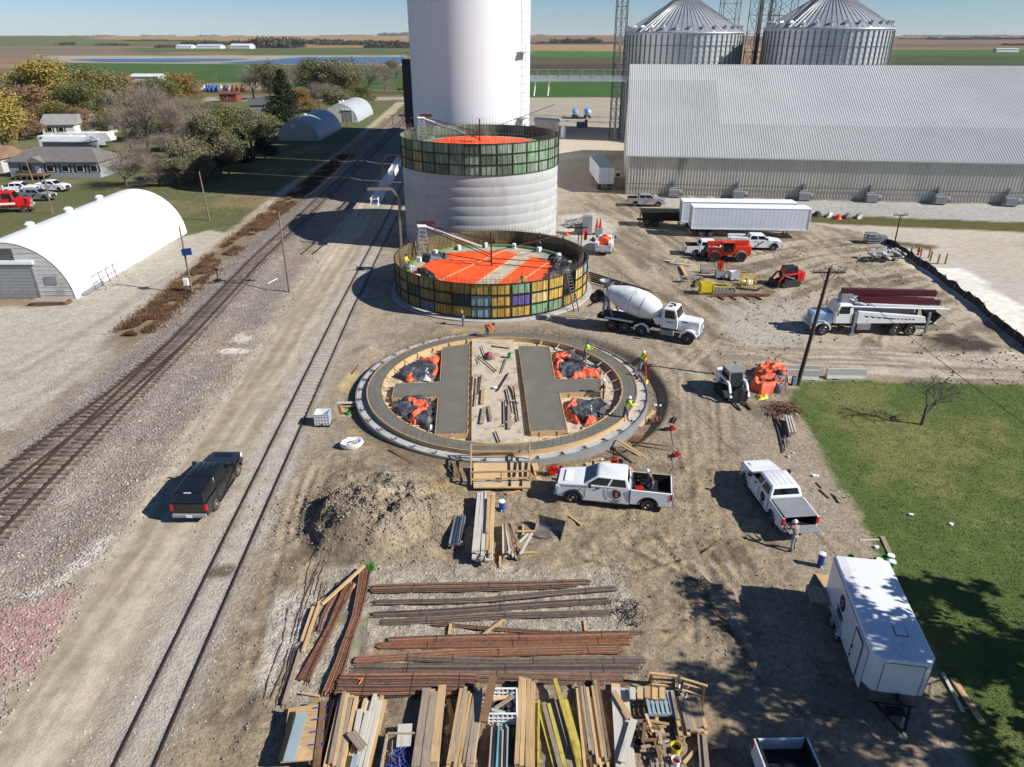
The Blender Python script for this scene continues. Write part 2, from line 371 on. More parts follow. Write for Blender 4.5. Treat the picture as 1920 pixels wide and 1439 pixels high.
# ---- work yard to the right
E2 = fbm((GX+GY*.25)*.9, (GY-GX*.2)*.12, 121, 4, .62)-.5
yard = sst(9, 14, GX)*sst(40, 48, GY)*(GY < 125)
setc(yard*.55, '#94866f'); setc(yard*sst(.0, .14, E2)*.8, '#b3a58e'); setc(yard*sst(.0, .16, -E2)*.8, '#72675a')
ar = np.hypot(GX-60, GY-40); E3 = fbm(ar*1.6, np.arctan2(GY-40, GX-60)*6, 131, 3, .6)-.5
yd2 = sst(22, 30, GX)*sst(52, 58, GY)*(GY < 95)
setc(yd2*sst(.0, .13, E3)*.75, '#b9ac96'); setc(yd2*sst(.0, .14, -E3)*.75, '#6f6457')
drv = sst(15, 20, GX)*sst(49.5, 51, GY)*sst(60, 55, GY); E4 = fbm(GX*.1, GY*1.8+GX*.12, 141, 3)-.5
setc(drv*.6, '#a2988a', (0, .9, .2)); setc(drv*sst(.0, .13, E4)*.75, '#bcb1a1'); setc(drv*sst(.0, .13, -E4)*.7, '#7f7161')
poly(Gp((1370, 575), (1500, 560), (1520, 640), (1400, 650), (1340, 620)), '#a7a297', 1, 1.6, (0, 1, .3), .8)
poly(Gp((1045, 405), (1120, 400), (1160, 430), (1110, 470), (1045, 455)), '#b8b3aa', .8, 1.5, (0, .8, .2), .8)
poly(Gp((1230, 372), (1930, 384), (2200, 388), (2200, 430), (1930, 420), (1500, 402), (1290, 390), (1230, 386)), '#aaa8a2', .4, .5, (0, 1.8, 0))
poly(Gp((1500, 402), (1930, 418), (2200, 424), (2200, 450), (1930, 437), (1500, 420)), '#5c5a35', .4, .7, (1, 0, 0))
poly(Gp((1508, 418), (1930, 437), (2300, 450), (2300, 640), (1920, 655), (1648, 455), (1600, 432)), '#b3aa9b', .5, .7, (0, .12, 0))
poly(Gp((1676, 462), (1740, 458), (1930, 540), (2300, 640), (2300, 760), (1920, 655)), '#b0aaa0', .3, .2, (0, .1, 0))
poly(Gp((1722, 501), (1808, 505), (1925, 583), (1925, 642)), '#dcd8cb', .12, .05, (0, .0, 0))
poly(Gp((1650, 448), (1760, 462), (1740, 470), (1670, 458)), '#66603c', .4, .5, (1, 0, 0))
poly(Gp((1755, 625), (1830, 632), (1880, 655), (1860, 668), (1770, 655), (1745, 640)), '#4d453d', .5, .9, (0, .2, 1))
# track marks (pairs of ruts)
for pts, k_ in ((((1100, 480), (1180, 540), (1290, 600), (1330, 700), (1350, 900)), .5), (((1350, 1200), (1320, 1000), (1280, 850), (1260, 700), (1330, 640), (1500, 680)), .6),
            (((1060, 440), (1200, 420), (1320, 500), (1400, 580)), .5), (((1560, 470), (1600, 500), (1700, 570), (1840, 640)), .6), (((1520, 440), (1590, 490), (1560, 560), (1500, 600)), .5),
            (((1930, 715), (1700, 680), (1500, 660), (1250, 650)), .6), (((1930, 695), (1700, 660), (1450, 665), (1250, 640)), .5), (((400, 1439), (480, 1200), (560, 1000), (640, 880)), .4)):
    P = Gp(*pts)
    for o in (-.85, .85): line([(x+o, y) for x, y in P], '#b6a791', .22, .18, .35, k_)
    for o in (-.3, .3, 1.35): line([(x+o, y) for x, y in P], '#776a5a', .08, .15, .35, k_*.8)
# lawn
LAWN = Gp((1497, 712), (1930, 722), (2600, 735), (2600, 1800), (1990, 1800), (1830, 1439), (1745, 1230), (1690, 1130), (1640, 1020), (1590, 930), (1545, 870), (1515, 800), (1480, 755))
poly(LAWN, '#5b6b3a', .35, .45, (1, 0, 0)); 
dl = sdpoly(GX, GY, LAWN); inl = sst(0, -1.2, dl)
setc(inl*sst(.05, .3, nzB+nzA*.5)*.75, '#7e7a4c'); setc(inl*sst(.1, .3, -nzB+nzA*.4)*.5, '#4d5f2f')
setc(sst(2.2, .2, dl)*sst(-.4, .6, dl)*sst(.0, .2, nzC+nzA)*.6, '#a08a6a')
# soil of the work area and stock yard
wk = sst(-14, -11.5, GX+nzA)*sst(17, 13, GX)*sst(46, 38, GY)
setc(wk*.65, '#98886e', (0, .35, .9)); setc(wk*sst(.0, .25, nzA+nzC*.5)*.6, '#9f8d74'); setc(wk*sst(.02, .25, -nzA-nzC*.5)*.6, '#6b5e4e')
poly(Gp((690, 1060), (1180, 1060), (1190, 1180), (1150, 1200), (700, 1200), (640, 1290), (560, 1320), (520, 1290), (600, 1070)), '#a79f90', .4, .9, (0, 1, .6), .85)
poly(Gp((640, 1150), (690, 1150), (680, 1240), (640, 1230)), '#7f7a64', .3, .4, (0, 0, 0), .8)
poly(Gp((520, 1120), (590, 1100), (560, 1200), (510, 1300), (480, 1290)), '#b1aca0', .3, .6, (0, 1.2, .3), .8)
poly(Gp((700, 905), (745, 895), (800, 950), (760, 960), (715, 960)), '#b3a48f', .3, .6, (0, .6, 1), .9)
poly(Gp((690, 960), (760, 1010), (800, 1040), (720, 1040), (680, 1010)), '#a08f79', .3, .7, (0, .3, 1), .8)
poly(Gp((600, 960), (680, 965), (690, 1050), (600, 1060), (575, 1010)), '#75695b', .3, .7, (0, .3, 1), .75)
poly(Gp((590, 930), (650, 930), (630, 975), (590, 990)), '#937a52', .3, .7, (0, .3, 1), .8)
poly(Gp((800, 890), (840, 900), (870, 940), (800, 930)), '#a68f62', .4, .8, None, .6)
rr = np.hypot(GX-RING[0], GY-RING[1])
setc(sst(11.5, 10.8, rr), '#93856f', (0, .3, .8))
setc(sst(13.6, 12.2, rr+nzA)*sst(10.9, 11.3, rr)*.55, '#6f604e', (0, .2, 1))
setc(sst(13.2, 12.4, rr)*sst(11.6, 12.1, rr)*sst(.0, .2, nzA)*.6, '#b09a6c')
# churned zone right of the stock yard
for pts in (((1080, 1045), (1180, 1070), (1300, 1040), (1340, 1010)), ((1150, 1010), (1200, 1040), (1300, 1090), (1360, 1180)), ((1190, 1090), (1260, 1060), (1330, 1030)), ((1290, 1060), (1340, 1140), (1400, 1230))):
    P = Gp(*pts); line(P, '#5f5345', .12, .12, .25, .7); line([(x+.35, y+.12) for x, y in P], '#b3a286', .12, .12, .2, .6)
C = np.clip(C*(1+.10*nzA[..., None]+.12*nzB[..., None]*2), .004, .9)
ny, nx = GX.shape
V = np.stack([GX, GY, GZ], -1).reshape(-1, 3)
I = np.arange(ny*nx).reshape(ny, nx)
F = np.stack([I[:-1, :-1], I[:-1, 1:], I[1:, 1:], I[1:, :-1]], -1).reshape(-1, 4)
def ground_mat():
    m = bpy.data.materials.new('ground_soil'); m.use_nodes = True; n = m.node_tree; nd = n.nodes; lk = n.links
    b = nd['Principled BSDF']; b.inputs['Roughness'].default_value = .95; b.inputs['Specular IOR Level'].default_value = .12
    a = nd.new('ShaderNodeAttribute'); a.attribute_name = 'Col'; a2 = nd.new('ShaderNodeAttribute'); a2.attribute_name = 'Wt'
    sp = nd.new('ShaderNodeSeparateColor'); lk.new(a2.outputs['Color'], sp.inputs[0]); gr, pb, ro = sp.outputs
    g = nd.new('ShaderNodeNewGeometry'); pos = g.outputs['Position']
    def noise(s, d=4, r=.6, vec=pos):
        t = nd.new('ShaderNodeTexNoise'); t.inputs['Scale'].default_value = s; t.inputs['Detail'].default_value = d; t.inputs['Roughness'].default_value = r
        lk.new(vec, t.inputs['Vector']); return t.outputs[0]
    def mr(x, a_, b_, c_, d_):
        t = nd.new('ShaderNodeMapRange'); 
        for i, q in enumerate((a_, b_, c_, d_)): t.inputs[i+1].default_value = q
        lk.new(x, t.inputs[0]); return t.outputs[0]
    def op(o, x, y):
        t = nd.new('ShaderNodeMath'); t.operation = o
        for i, q in enumerate((x, y)):
            if isinstance(q, (int, float)): t.inputs[i].default_value = q
            else: lk.new(q, t.inputs[i])
        return t.outputs[0]
    f = op('MULTIPLY', mr(noise(1.1, 8, .7), .25, .75, .74, 1.26), mr(noise(16, 6, .75), .25, .75, .8, 1.2))
    # pebbles
    vo = nd.new('ShaderNodeTexVoronoi'); vo.inputs['Scale'].default_value = 9; lk.new(pos, vo.inputs['Vector'])
    sc_ = nd.new('ShaderNodeSeparateColor'); lk.new(vo.outputs['Color'], sc_.inputs[0])
    peb = op('SUBTRACT', mr(sc_.outputs[0], 0, 1, .55, 1.45), 1.0); f = op('MULTIPLY', f, op('ADD', 1.0, op('MULTIPLY', peb, op('MULTIPLY', pb, .45))))
    # soil clods: dark pits and pale crumbs
    cl = op('SUBTRACT', mr(noise(4.2, 7, .75), .3, .7, .45, 1.5), 1.0); f = op('MULTIPLY', f, op('ADD', 1.0, op('MULTIPLY', cl, op('MULTIPLY', ro, .8))))
    gn = op('SUBTRACT', mr(noise(7, 6, .8), .3, .7, .45, 1.6), 1.0); f = op('MULTIPLY', f, op('ADD', 1.0, op('MULTIPLY', gn, op('MULTIPLY', gr, .5))))
    vm = nd.new('ShaderNodeVectorMath'); vm.operation = 'SCALE'; lk.new(a.outputs['Color'], vm.inputs[0]); lk.new(f, vm.inputs['Scale'])
    lk.new(vm.outputs[0], b.inputs['Base Color'])
    h = op('ADD', op('MULTIPLY', noise(3.2, 9, .75), op('ADD', .08, op('MULTIPLY', ro, .8))), op('MULTIPLY', vo.outputs['Distance'], op('MULTIPLY', pb, .25)))
    h = op('ADD', h, op('MULTIPLY', noise(14, 5, .7), op('ADD', op('MULTIPLY', gr, .5), .04)))
    bp = nd.new('ShaderNodeBump'); bp.inputs['Strength'].default_value = .85; bp.inputs['Distance'].default_value = .22
    lk.new(h, bp.inputs['Height']); lk.new(bp.outputs[0], b.inputs['Normal'])
    return m
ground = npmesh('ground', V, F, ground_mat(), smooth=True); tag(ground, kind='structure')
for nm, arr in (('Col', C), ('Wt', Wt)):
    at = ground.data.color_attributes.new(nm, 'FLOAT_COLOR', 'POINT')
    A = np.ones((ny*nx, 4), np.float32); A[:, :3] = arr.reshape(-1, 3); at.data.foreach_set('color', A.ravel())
# ---- irrigation lagoons
wm = pm('lagoon_water', '#4a6c8e', .6, 0, .12, .02, spec=.1)
def pondpoly(name, pts, label):
    P = Gp(*pts); mb = MB(); mb.add([(x, y, .25+H(x, y)) for x, y in P], [tuple(range(len(P)))])
    o = mb.build(name, wm); tag(o, kind='structure'); return o
pondpoly('water', [(130, 113), (180, 111.2), (330, 110.6), (470, 111), (425, 114.5), (330, 117), (200, 116.5)], '')
pondpoly('water', [(410, 119), (500, 113.5), (570, 107.6), (760, 107.6), (760, 119.5), (600, 120.5), (480, 120.5)], '')
# ================================================================ MATERIALS
M = {}
M['conc'] = pm('cast_concrete', '#a9a6a0', .85, 0, .1, .7, .25, 14, c2='#8c8983', c2f=.35, streak=(1, 1, .5))
M['silowhite'] = pm('white_silo_paint', '#d9dadc', .6, 0, .03, 2.2, 0, streak=(3, 3, .03), c2='#cfd0d2', c2f=.15)
M['darkgreen'] = pm('dark_steel_housing', '#26302f', .5, 0, .1, 1)
M['galv'] = pm('galvanized_steel', '#b9bcbc', .42, .45, .1, .5, 0, streak=(1, 1, .4), objrand=.05)
M['galvroof'] = pm('bin_roof_steel', '#b7babb', .42, .55, .1, .4)
M['sheet'] = pm('ribbed_roof_sheet', '#a2a4a4', .75, .0, .06, .12, spec=.2)
M['sheet2'] = pm('newer_roof_sheet', '#adafaf', .75, .0, .06, .12, spec=.2)
M['sheetw'] = pm('ribbed_wall_sheet', '#ccc7ba', .7, .0, .1, .3, c2='#a09a8d', c2f=.1, streak=(1, 1, .25))
M['dark'] = pm('dark_gap', '#15171a', .8)
M['steel'] = pm('weathered_steel', '#5b5a58', .6, .3, .2, 2)
M['steeld'] = pm('dark_form_steel', '#2e2820', .7, .2, .3, 3)
M['steell'] = pm('pale_steel', '#9fa3a5', .45, .5, .12, 2)
M['rust'] = pm('rusty_bar_steel', '#7d4f38', .85, 0, .35, 6, c2='#5c4336', c2f=.5)
M['rustd'] = pm('dark_bar_steel', '#5a4f49', .8, 0, .3, 5, c2='#5e3a2a', c2f=.3)
M['redsteel'] = pm('oxide_red_steel', '#45211f', .65, 0, .25, 2)
M['orange'] = pm('orange_tarp', '#ff5a22', .55, 0, .08, 1.2, .5, 3)
M['blackp'] = pm('black_plastic', '#191a1d', .45, 0, .3, 2, .6, 4)
M['wood'] = pm('pale_lumber', '#bd9f74', .8, 0, .16, 3, 0, streak=(.5, 6, 6), c2='#a0835b', c2f=.4, objrand=.14)
M['woodg'] = pm('weathered_lumber', '#9b8b78', .85, 0, .2, 3, 0, streak=(.6, 6, 6), c2='#7f7265', c2f=.5, objrand=.16)
M['woodb'] = pm('brown_plywood', '#75593f', .85, 0, .2, 2, c2='#5c4734', c2f=.4, objrand=.12)
M['ply'] = pm('new_plywood', '#c4a87c', .8, 0, .1, 1.5, c2='#b0936a', c2f=.4)
M['white'] = pm('white_paint', '#e2e4e5', .3, 0, .05, 1.6, coat=.4, c2='#cfcabf', c2f=.12)
M['whitem'] = pm('matt_white_sheet', '#e4e6e7', .5, 0, .06, .9, c2='#d3d3d0', c2f=.15)
M['black'] = pm('black_paint', '#16181b', .3, 0, .1, 1, coat=.4)
M['blackm'] = pm('matt_black', '#1b1b1c', .75, 0, .15, 3)
M['rubber'] = pm('dusty_rubber', '#2b2926', .9, 0, .2, 6)
M['chrome'] = pm('bright_metal', '#b5b8bb', .25, .9, .05, 2)
M['grey'] = pm('grey_paint', '#85888b', .45, 0, .1, 2)
M['glass'] = pm('dark_glass', '#0d1216', .06, 0, .05, 1, coat=.3)
M['red'] = pm('red_paint', '#b81a17', .35, 0, .12, 2)
M['dred'] = pm('maroon_paint', '#4f1420', .4, 0, .12, 2)
M['lampred'] = pm('red_lens', '#b5171c', .2, 0, .05, 2)
M['lampclr'] = pm('clear_lens', '#d5dadd', .1, 0, .03, 2)
M['yellow'] = pm('yellow_paint', '#d8c02a', .5, 0, .15, 2)
M['green'] = pm('green_plastic', '#129442', .45, 0, .08, 2)
M['blue'] = pm('blue_plastic', '#1c3f96', .45, 0, .08, 2)
M['pole'] = pm('weathered_pole_wood', '#76675a', .9, 0, .2, 2, streak=(6, 6, .4))
M['poled'] = pm('dark_pole_wood', '#3f332b', .9, 0, .2, 2, streak=(6, 6, .4))
M['sand'] = pm('sandy_fill', '#beb19b', .95, 0, .12, 2, .7, 12, c2='#948572', c2f=.4)
M['wet'] = pm('fresh_wet_concrete', '#6f6b60', .42, 0, .06, 1.2, .1, 20, c2='#78746a', c2f=.4)
M['concl'] = pm('new_footing_concrete', '#b0aea8', .85, 0, .12, 1.5, .2, 16, c2='#9b978e', c2f=.4)
M['paint'] = {}
for k_, (a_, b_) in dict(olive=('#93875a', '#655b3c'), ochre=('#b0924a', '#7d6432'), yellow=('#ccb052', '#987838'), pale=('#d0c08c', '#a08a58'), grn=('#8fab88', '#58775a'), dgrn=('#3c5a44', '#24332a'),
                         lblue=('#8fabb4', '#6a7f80'), bgrey=('#6f7887', '#50565c'), purple=('#6d569c', '#4d4276'), gg=('#94a293', '#62755f'), ggd=('#6a7a66', '#45553f'), tan=('#b09a6c', '#7c6a4c')).items():
    M['paint'][k_] = pm('form_paint_'+k_, a_, .75, 0, .2, 2.2, 0, c2=b_, c2f=.85, streak=(3.5, 3.5, .35), objrand=.1)
# ================================================================ RAILWAY
def rail_mesh(P, off, y0, y1, step, zf, w=.07, hgt=.17):
    yy = np.arange(y0, y1+.01, step); rings = []
    for y in yy:
        x = float(np.interp(y, [p[1] for p in P], [p[0] for p in P]))+off(y) if callable(off) else float(np.interp(y, [p[1] for p in P], [p[0] for p in P]))+off
        z = zf(x, y); rings.append([(x-w, y, z), (x-w*.3, y, z+.03), (x-w*.55, y, z+hgt-.04), (x-w*.5, y, z+hgt), (x+w*.5, y, z+hgt), (x+w*.55, y, z+hgt-.04), (x+w*.3, y, z+.03), (x+w, y, z)])
    return MB().loft(rings)
M['rail'] = pm('rail_steel', '#4a3c34', .5, .3, .25, 2); M['tie'] = pm('weathered_sleeper', '#6b6056', .9, 0, .3, 3, .4, 10, c2='#968b80', c2f=.5, objrand=.25)
def sleepers(root, P, y0, y1, sp, L, mat, offx=None, jit=.06, z=.02, nmax=100):
    n = int((y1-y0)/sp); rest = MB(); rr = random.Random(5)
    for i in range(n):
        y = y0+i*sp+rr.uniform(-jit, jit); x = float(track_x(P, y))+(offx(y) if offx else 0); LL = L(y) if callable(L) else L
        c = (x+rr.uniform(-.06, .06), y, H(x, y)+z+.06)
        if i < nmax: m = MB(); m.cb((0, 0, 0), (LL, .23, .17), rz=rr.uniform(-.03, .03)); o = m.build('sleeper', mat, root); o.location = c
        else: rest.cb(c, (LL, .23, .17), rz=rr.uniform(-.03, .03))
    if rest.v: tag(rest.build('sleepers', mat, root), kind='stuff')
def zr(x, y): return float(ZT(x, y))
def ZT(x, y): return H(float(track_x(TRACK, y)), y)+.16
t = thing('railway_track', 'rust brown main railway track on dark sleepers running along the far left ballast', 'railway track')
for s in (-1, 1): rail_mesh(TRACK, s*.75, 10, 285, 2.5, ZT).build('rail', M['rail'], t)
sleepers(t, TRACK, 24, 285, .52, 2.6, M['tie'])
# turnout: the branch leaves the main track at about Y=52 and swings left towards the camera
def bo(y): q = max(0., 64-y); return -(.0026*q*q if q < 16 else .666+.13*(q-16))
t = thing('railway_turnout', 'rusty branch track curving away to the left of the main track', 'railway track')
for s in (-1, 1): rail_mesh(TRACK, lambda y, s=s: bo(y)+s*.75, 14, 63.5, 1.5, ZT).build('rail', M['rail'], t)
sleepers(t, TRACK, 24, 60, .55, 2.5, M['tie'], offx=lambda y: bo(y)-.1, z=-.01)
t = thing('siding_track', 'dark siding rails set flush in pale gravel beside the work site', 'railway track')
for s in (-1, 1): rail_mesh(SIDING, s*.75, 4, 185, 2.5, lambda x, y: H(float(track_x(SIDING, y)), y)-.03, .06, .14).build('rail', M['rail'], t)
sleepers(t, SIDING, 45, 60, .56, 1.25, pm('gravel_covered_sleeper', '#a49c90', .95, 0, .2, 4), z=-.1)
# ================================================================ SILOS
def formring(root, c0, Rr, z0, ph, cols, a0, pick, gap=()):
    ang = 2*math.pi/cols
    for k in range(cols):
        for r in range(3):
            if (k, r) in gap or (k-cols, r) in gap: continue
            m = MB(); za = z0+(2-r)*ph+.01; zb = z0+(3-r)*ph-.01; a = a0+k*ang; n = 4
            pin = [(Rr*math.cos(a+ang*i/n), Rr*math.sin(a+ang*i/n)) for i in range(n+1)]
            po = [((Rr+.03)*math.cos(a+ang*i/n), (Rr+.03)*math.sin(a+ang*i/n)) for i in range(n+1)]
            poly_ = pin+po[::-1]
            m.prism(poly_, za, zb, 'z', m=0)
            def P(t, q): aa = a+ang*t; return ((Rr+q)*math.cos(aa), (Rr+q)*math.sin(aa))
            for tq in (.012, .988):
                x, y = P(tq, .075); m.cb((x, y, (za+zb)/2), (.11, .05, zb-za), rz=a+ang*tq, m=1)
            for tq in (.33, .66):
                x, y = P(tq, .05); m.cb((x, y, (za+zb)/2), (.05, .02, zb-za-.08), rz=a+ang*tq, m=0)
            for zz in (za+.03, zb-.03):
                for i in range(n):
                    x0, y0 = P(i/n, .08); x1, y1 = P((i+1)/n, .08); m.bar((x0, y0, zz), (x1, y1, zz), .09, .05, m=1)
            # wedge bolts along the joints
            for tq in np.linspace(.08, .92, 9):
                x, y = P(tq, .11); m.cb((x, y, zb-.02), (.05, .04, .1), rz=a+ang*tq, m=1)
            o = m.build('form_panel', [M['paint'][pick(k, r)], M['steeld']], root)
def cage(root, Rr, z0, z1, dz, nv, ztop, mat, a0=0, a1=2*math.pi, name='rebar_cage', rad=.018, rng=random.Random(3)):
    m = MB(); n = 64
    zz = z0
    while zz <= z1:
        pts = [(Rr*math.cos(a0+(a1-a0)*i/n), Rr*math.sin(a0+(a1-a0)*i/n), zz+rng.uniform(-.02, .02)) for i in range(n+1)]
        m.tube(pts, rad, 4); zz += dz
    for i in range(nv):
        a = a0+(a1-a0)*i/nv; x, y = Rr*math.cos(a), Rr*math.sin(a)
        m.cyl((x, y, z0-.2), (x+rng.uniform(-.04, .04), y+rng.uniform(-.04, .04), ztop+rng.uniform(-.25, .2)), rad*.9, n=4, caps=False)
    return tag(m.build(name, mat, root), kind='stuff')
def crumple(name, poly_, z, h, mat, sp=.12, seed=0, parent=None, fq=1.0, flat=.25, smooth=False):
    xs_ = [p[0] for p in poly_]; ys_ = [p[1] for p in poly_]
    gx, gy = np.meshgrid(np.arange(min(xs_)-sp, max(xs_)+2*sp, sp), np.arange(min(ys_)-sp, max(ys_)+2*sp, sp))
    wob = (fbm(gx*1.3, gy*1.3, seed+5, 3)-.5)*.7
    d = sdpoly(gx, gy, poly_)+wob*min(1, h*2)
    n1 = 1-np.abs(fbm(gx*fq*1.1+seed, gy*fq*1.1, seed, 4, .55)*2-1); n2 = fbm(gx*fq*3, gy*fq*3, seed+9, 3)
    gz = z+sst(0, -.35, d)*h*(flat+(1-flat)*(n1**3*.9+n2*.35))-.0
    ny_, nx_ = gx.shape; I_ = np.arange(ny_*nx_).reshape(ny_, nx_)
    ok = (d < .02); okf = ok[:-1, :-1] & ok[:-1, 1:] & ok[1:, 1:] & ok[1:, :-1]
    gz = np.where(d > -.1, z-.03, gz)
    F_ = np.stack([I_[:-1, :-1][okf], I_[:-1, 1:][okf], I_[1:, 1:][okf], I_[1:, :-1][okf]], -1)
    V_ = np.stack([gx, gy, gz], -1).reshape(-1, 3)
    used = np.unique(F_); mp_ = np.zeros(len(V_), int); mp_[used] = np.arange(len(used))
    o = npmesh(name, V_[used], mp_[F_], mat, parent, smooth); return o
def tarpmat(name, cols, sc_=.55, lo=.43, hi=.5):
    m = pm(name, cols[0], .5, 0, .2, 2, .6, 5); nd = m.node_tree.nodes; lk = m.node_tree.links; b = nd['Principled BSDF']
    vo = nd.new('ShaderNodeTexNoise'); vo.inputs['Scale'].default_value = sc_; vo.inputs['Detail'].default_value = 3; g = nd.new('ShaderNodeNewGeometry'); lk.new(g.outputs['Position'], vo.inputs[0])
    cr = nd.new('ShaderNodeValToRGB'); cr.color_ramp.interpolation = 'CONSTANT'
    st_ = [(0, 0), (lo, 1), (hi, 0), (hi+.07, 2), (hi+.1, 1), (hi+.16, 0)]
    e = cr.color_ramp.elements; e[0].color = L4(cols[0]); e[1].position = lo; e[1].color = L4(cols[1])
    for p_, c_ in st_[2:]: q = e.new(p_); q.color = L4(cols[c_ % len(cols)])
    lk.new(vo.outputs[0], cr.inputs[0]); lk.new(cr.outputs[0], b.inputs['Base Color']); return m
M['tarp_mix'] = tarpmat('orange_and_black_blankets', ['#45474c', '#cc5f45', '#a5a5a5'])
M['tarp_mix2'] = tarpmat('black_blankets_orange_hem', ['#4a4c50', '#5a5b5e', '#d1674a'], .6, .44, .49)
M['greytarp'] = pm('grey_black_blanket', '#3a3c41', .6, 0, .35, 1.6, .5, 5, c2='#5d5f63', c2f=.5); M['salmon'] = pm('faded_orange_blanket', '#dd5f3c', .6, 0, .18, 1.6, .5, 5)
# --- S3: slipform ring with coloured panels
s3 = thing('silo_under_construction', 'low silo ring of yellow, green, blue and purple steel form panels with orange tarp inside', 'silo', (*S3, 0))
MB().lathe([(RS+.62, -.4), (RS+.62, .12), (RS-.5, .12), (RS-.5, -.4)], 96).build('footing', M['concl'], s3, smooth=True)
top3 = {-7: ('olive', 'olive', 'olive'), -6: ('olive', 'olive', 'olive'), -5: ('olive', 'dgrn', 'olive'), -4: ('olive', 'olive', 'bgrey'), -3: ('ochre', 'olive', 'ochre'), -2: ('ochre', 'dgrn', 'yellow'),
        -1: ('yellow', 'lblue', 'lblue'), 0: ('yellow', 'yellow', 'yellow'), 1: ('grn', 'purple', 'yellow'), 2: ('yellow', 'pale', 'grn'), 3: ('yellow', 'yellow', 'grn'), 4: ('pale', 'pale', 'ochre'),
        5: ('pale', 'yellow', 'yellow'), 6: ('lblue', 'pale', 'pale'), -8: ('dgrn', 'olive', 'olive')}
NC = 33; AOFF = R(-88.5)
formring(s3, S3, RS, .3, 1.13, NC, AOFF, lambda k, r: top3.get(k if k < 17 else k-NC, ('olive', 'ochre', 'olive'))[r], gap=((4, 0), (4, 1)))
cage(s3, RS-.45, 1.9, 4.05, .17, 150, 4.45, M['rustd'], rng=random.Random(1))
MB().lathe([(RS-1.15, .3), (RS-1.15, 2.1), (0.01, 2.12)], 72).build('deck', pm('green_deck_plywood', '#8f9a86', .85, 0, .15, .8, c2='#b1a892', c2f=.6), s3)
MB().lathe([(RS-1.2, 2.12), (RS-1.2, 2.36), (RS-1.5, 2.36), (RS-1.5, 2.12)], 72).build('inner_form', pm('green_inner_form', '#5c8a58', .7, 0, .25, 1, c2='#7d8a76', c2f=.5), s3)
m = MB()
for k in range(16):
    a = k*math.pi/8+.1; m.cb(((RS-1.75)*math.cos(a), (RS-1.75)*math.sin(a), 2.4), (.5, .35, .5), rz=a)
m.build('deck_bracket', M['whitem'], s3)
# orange blanket on the deck
OR = [(-4.9, 5.6), (1.2, 6.3), (3.6, 4.4), (6.6, 2.2), (6.9, -1.2), (6.6, -4.2), (3.2, -7.6), (-1.6, -7.9), (-6.2, -5.8), (-8.0, -2.6), (-7.0, 1.0), (-6.2, 3.6)]
OR = [(x*1.07, y*1.05) for x, y in OR]
o = crumple('orange_blanket', OR, 2.18, .2, M['orange'], .2, 4, None, .7, .3); o.location = (*S3, 0)
tag(o, 'big bright orange insulated tarp spread over the deck of the coloured low silo ring', 'tarp', 'orange tarps on the silo decks')
o = crumple('orange_blanket', [(p[0]*.9+.4, p[1]*.95+.3) for p in OR], 11.85, .35, M['orange'], .22, 14, None, .7, .3); o.location = (*S2, 0)
tag(o, 'orange tarp on top of the tall grey silo with green form panels', 'tarp', 'orange tarps on the silo decks')
for i, (P_, lb) in enumerate((([(6.0, 3.4), (8.2, 2.2), (8.6, -1), (7.6, -4), (5.6, -5.6), (6.0, -2.4), (6.6, 0)], 'black plastic bunched at the right edge of the orange tarp in the low silo'),
                          ([(-7.9, -1.9), (-6.6, -1.5), (-4.6, -6.6), (-5.6, -7.2)], 'black plastic bunched at the left front edge of the orange tarp'),
                          ([(-8.1, 3.2), (-5.4, 4.2), (-4.4, 2.8), (-6.9, 1.9)], 'black and red sheeting below the scaffold tower in the low silo'),
                          ([(-3.2, -8.3), (.4, -8.6), (.2, -7.8), (-2.4, -7.7)], 'dark sheeting rolled against the front rim of the low silo'))):
    o = crumple('black_plastic_pile', P_, 2.15, .8, M['greytarp'] if i in (0, 2) else M['blackp'], .13, 30+i, None, 1.4, .3); o.location = (*S3, 0); tag(o, lb, 'plastic sheeting', 'plastic piles on the low silo deck')
def battens(root, segs, z, mat, w=.14, h=.06, nm='timber_batten'):
    for a, b in segs:
        m = MB(); m.bar((a[0], a[1], z), (b[0], b[1], z), w, h); m.build(nm, mat, root)
battens(s3, [((-5.2, -5.4), (1.6, 6.6)), ((-1.7, -6.9), (3.4, 5.6)), ((.2, -7.4), (5.0, 5.2)), ((2.6, -6.6), (6.8, 2.6)), ((-6.2, 2.3), (.2, 1.8))], 2.44, M['wood'])
m = MB(); m.add([(-1.6, -7.0, 2.42), (.2, -7.4, 2.42), (5.0, 5.2, 2.42), (3.4, 5.6, 2.42)], [(0, 1, 2, 3)]); m.build('walkway', M['sand'], s3)
def mast(c0, zb, hh, nm, lb, arms):
    t_ = thing(nm, lb, 'hoist mast', (*c0, 0), group='hoist masts on the silo decks')
    m = MB(); m.cyl((0, 0, zb), (0, 0, zb+hh), .09, n=8); m.build('post', M['redsteel'], t_)
    MB().cyl((0, 0, zb), (0, 0, zb+.25), .55, .4, n=16).build('base', M['red'], t_)
    for a, b in arms: mm = MB(); mm.bar(a, b, .07); mm.build('arm', M['redsteel'], t_)
    return t_
mast(S3, 2.1, 3.9, 'hoist_mast', 'dark red centre mast with long radial booms above the orange tarp of the low silo',
     [((0, 0, 3.9), (9.6, 5.2, 4.9)), ((0, 0, 3.2), (8.6, -1.2, 3.0)), ((0, 0, 2.7), (8.3, -2.6, 2.6)), ((0, 0, 3.3), (-8.4, 5.2, 5.6)), ((0, 0, 3.6), (-8.6, 5.6, 5.9)), ((0, 0, 2.8), (-5.4, 1.6, 3.3))])
mast(S2, 11.8, 3.2, 'hoist_mast', 'slim dark mast with booms above the orange tarp of the tall grey silo',
     [((0, 0, 13.3), (9.8, 3.4, 16.4)), ((0, 0, 12.6), (-8.6, 4, 14.6)), ((0, 0, 12.4), (-8.2, 4.6, 14.9))])
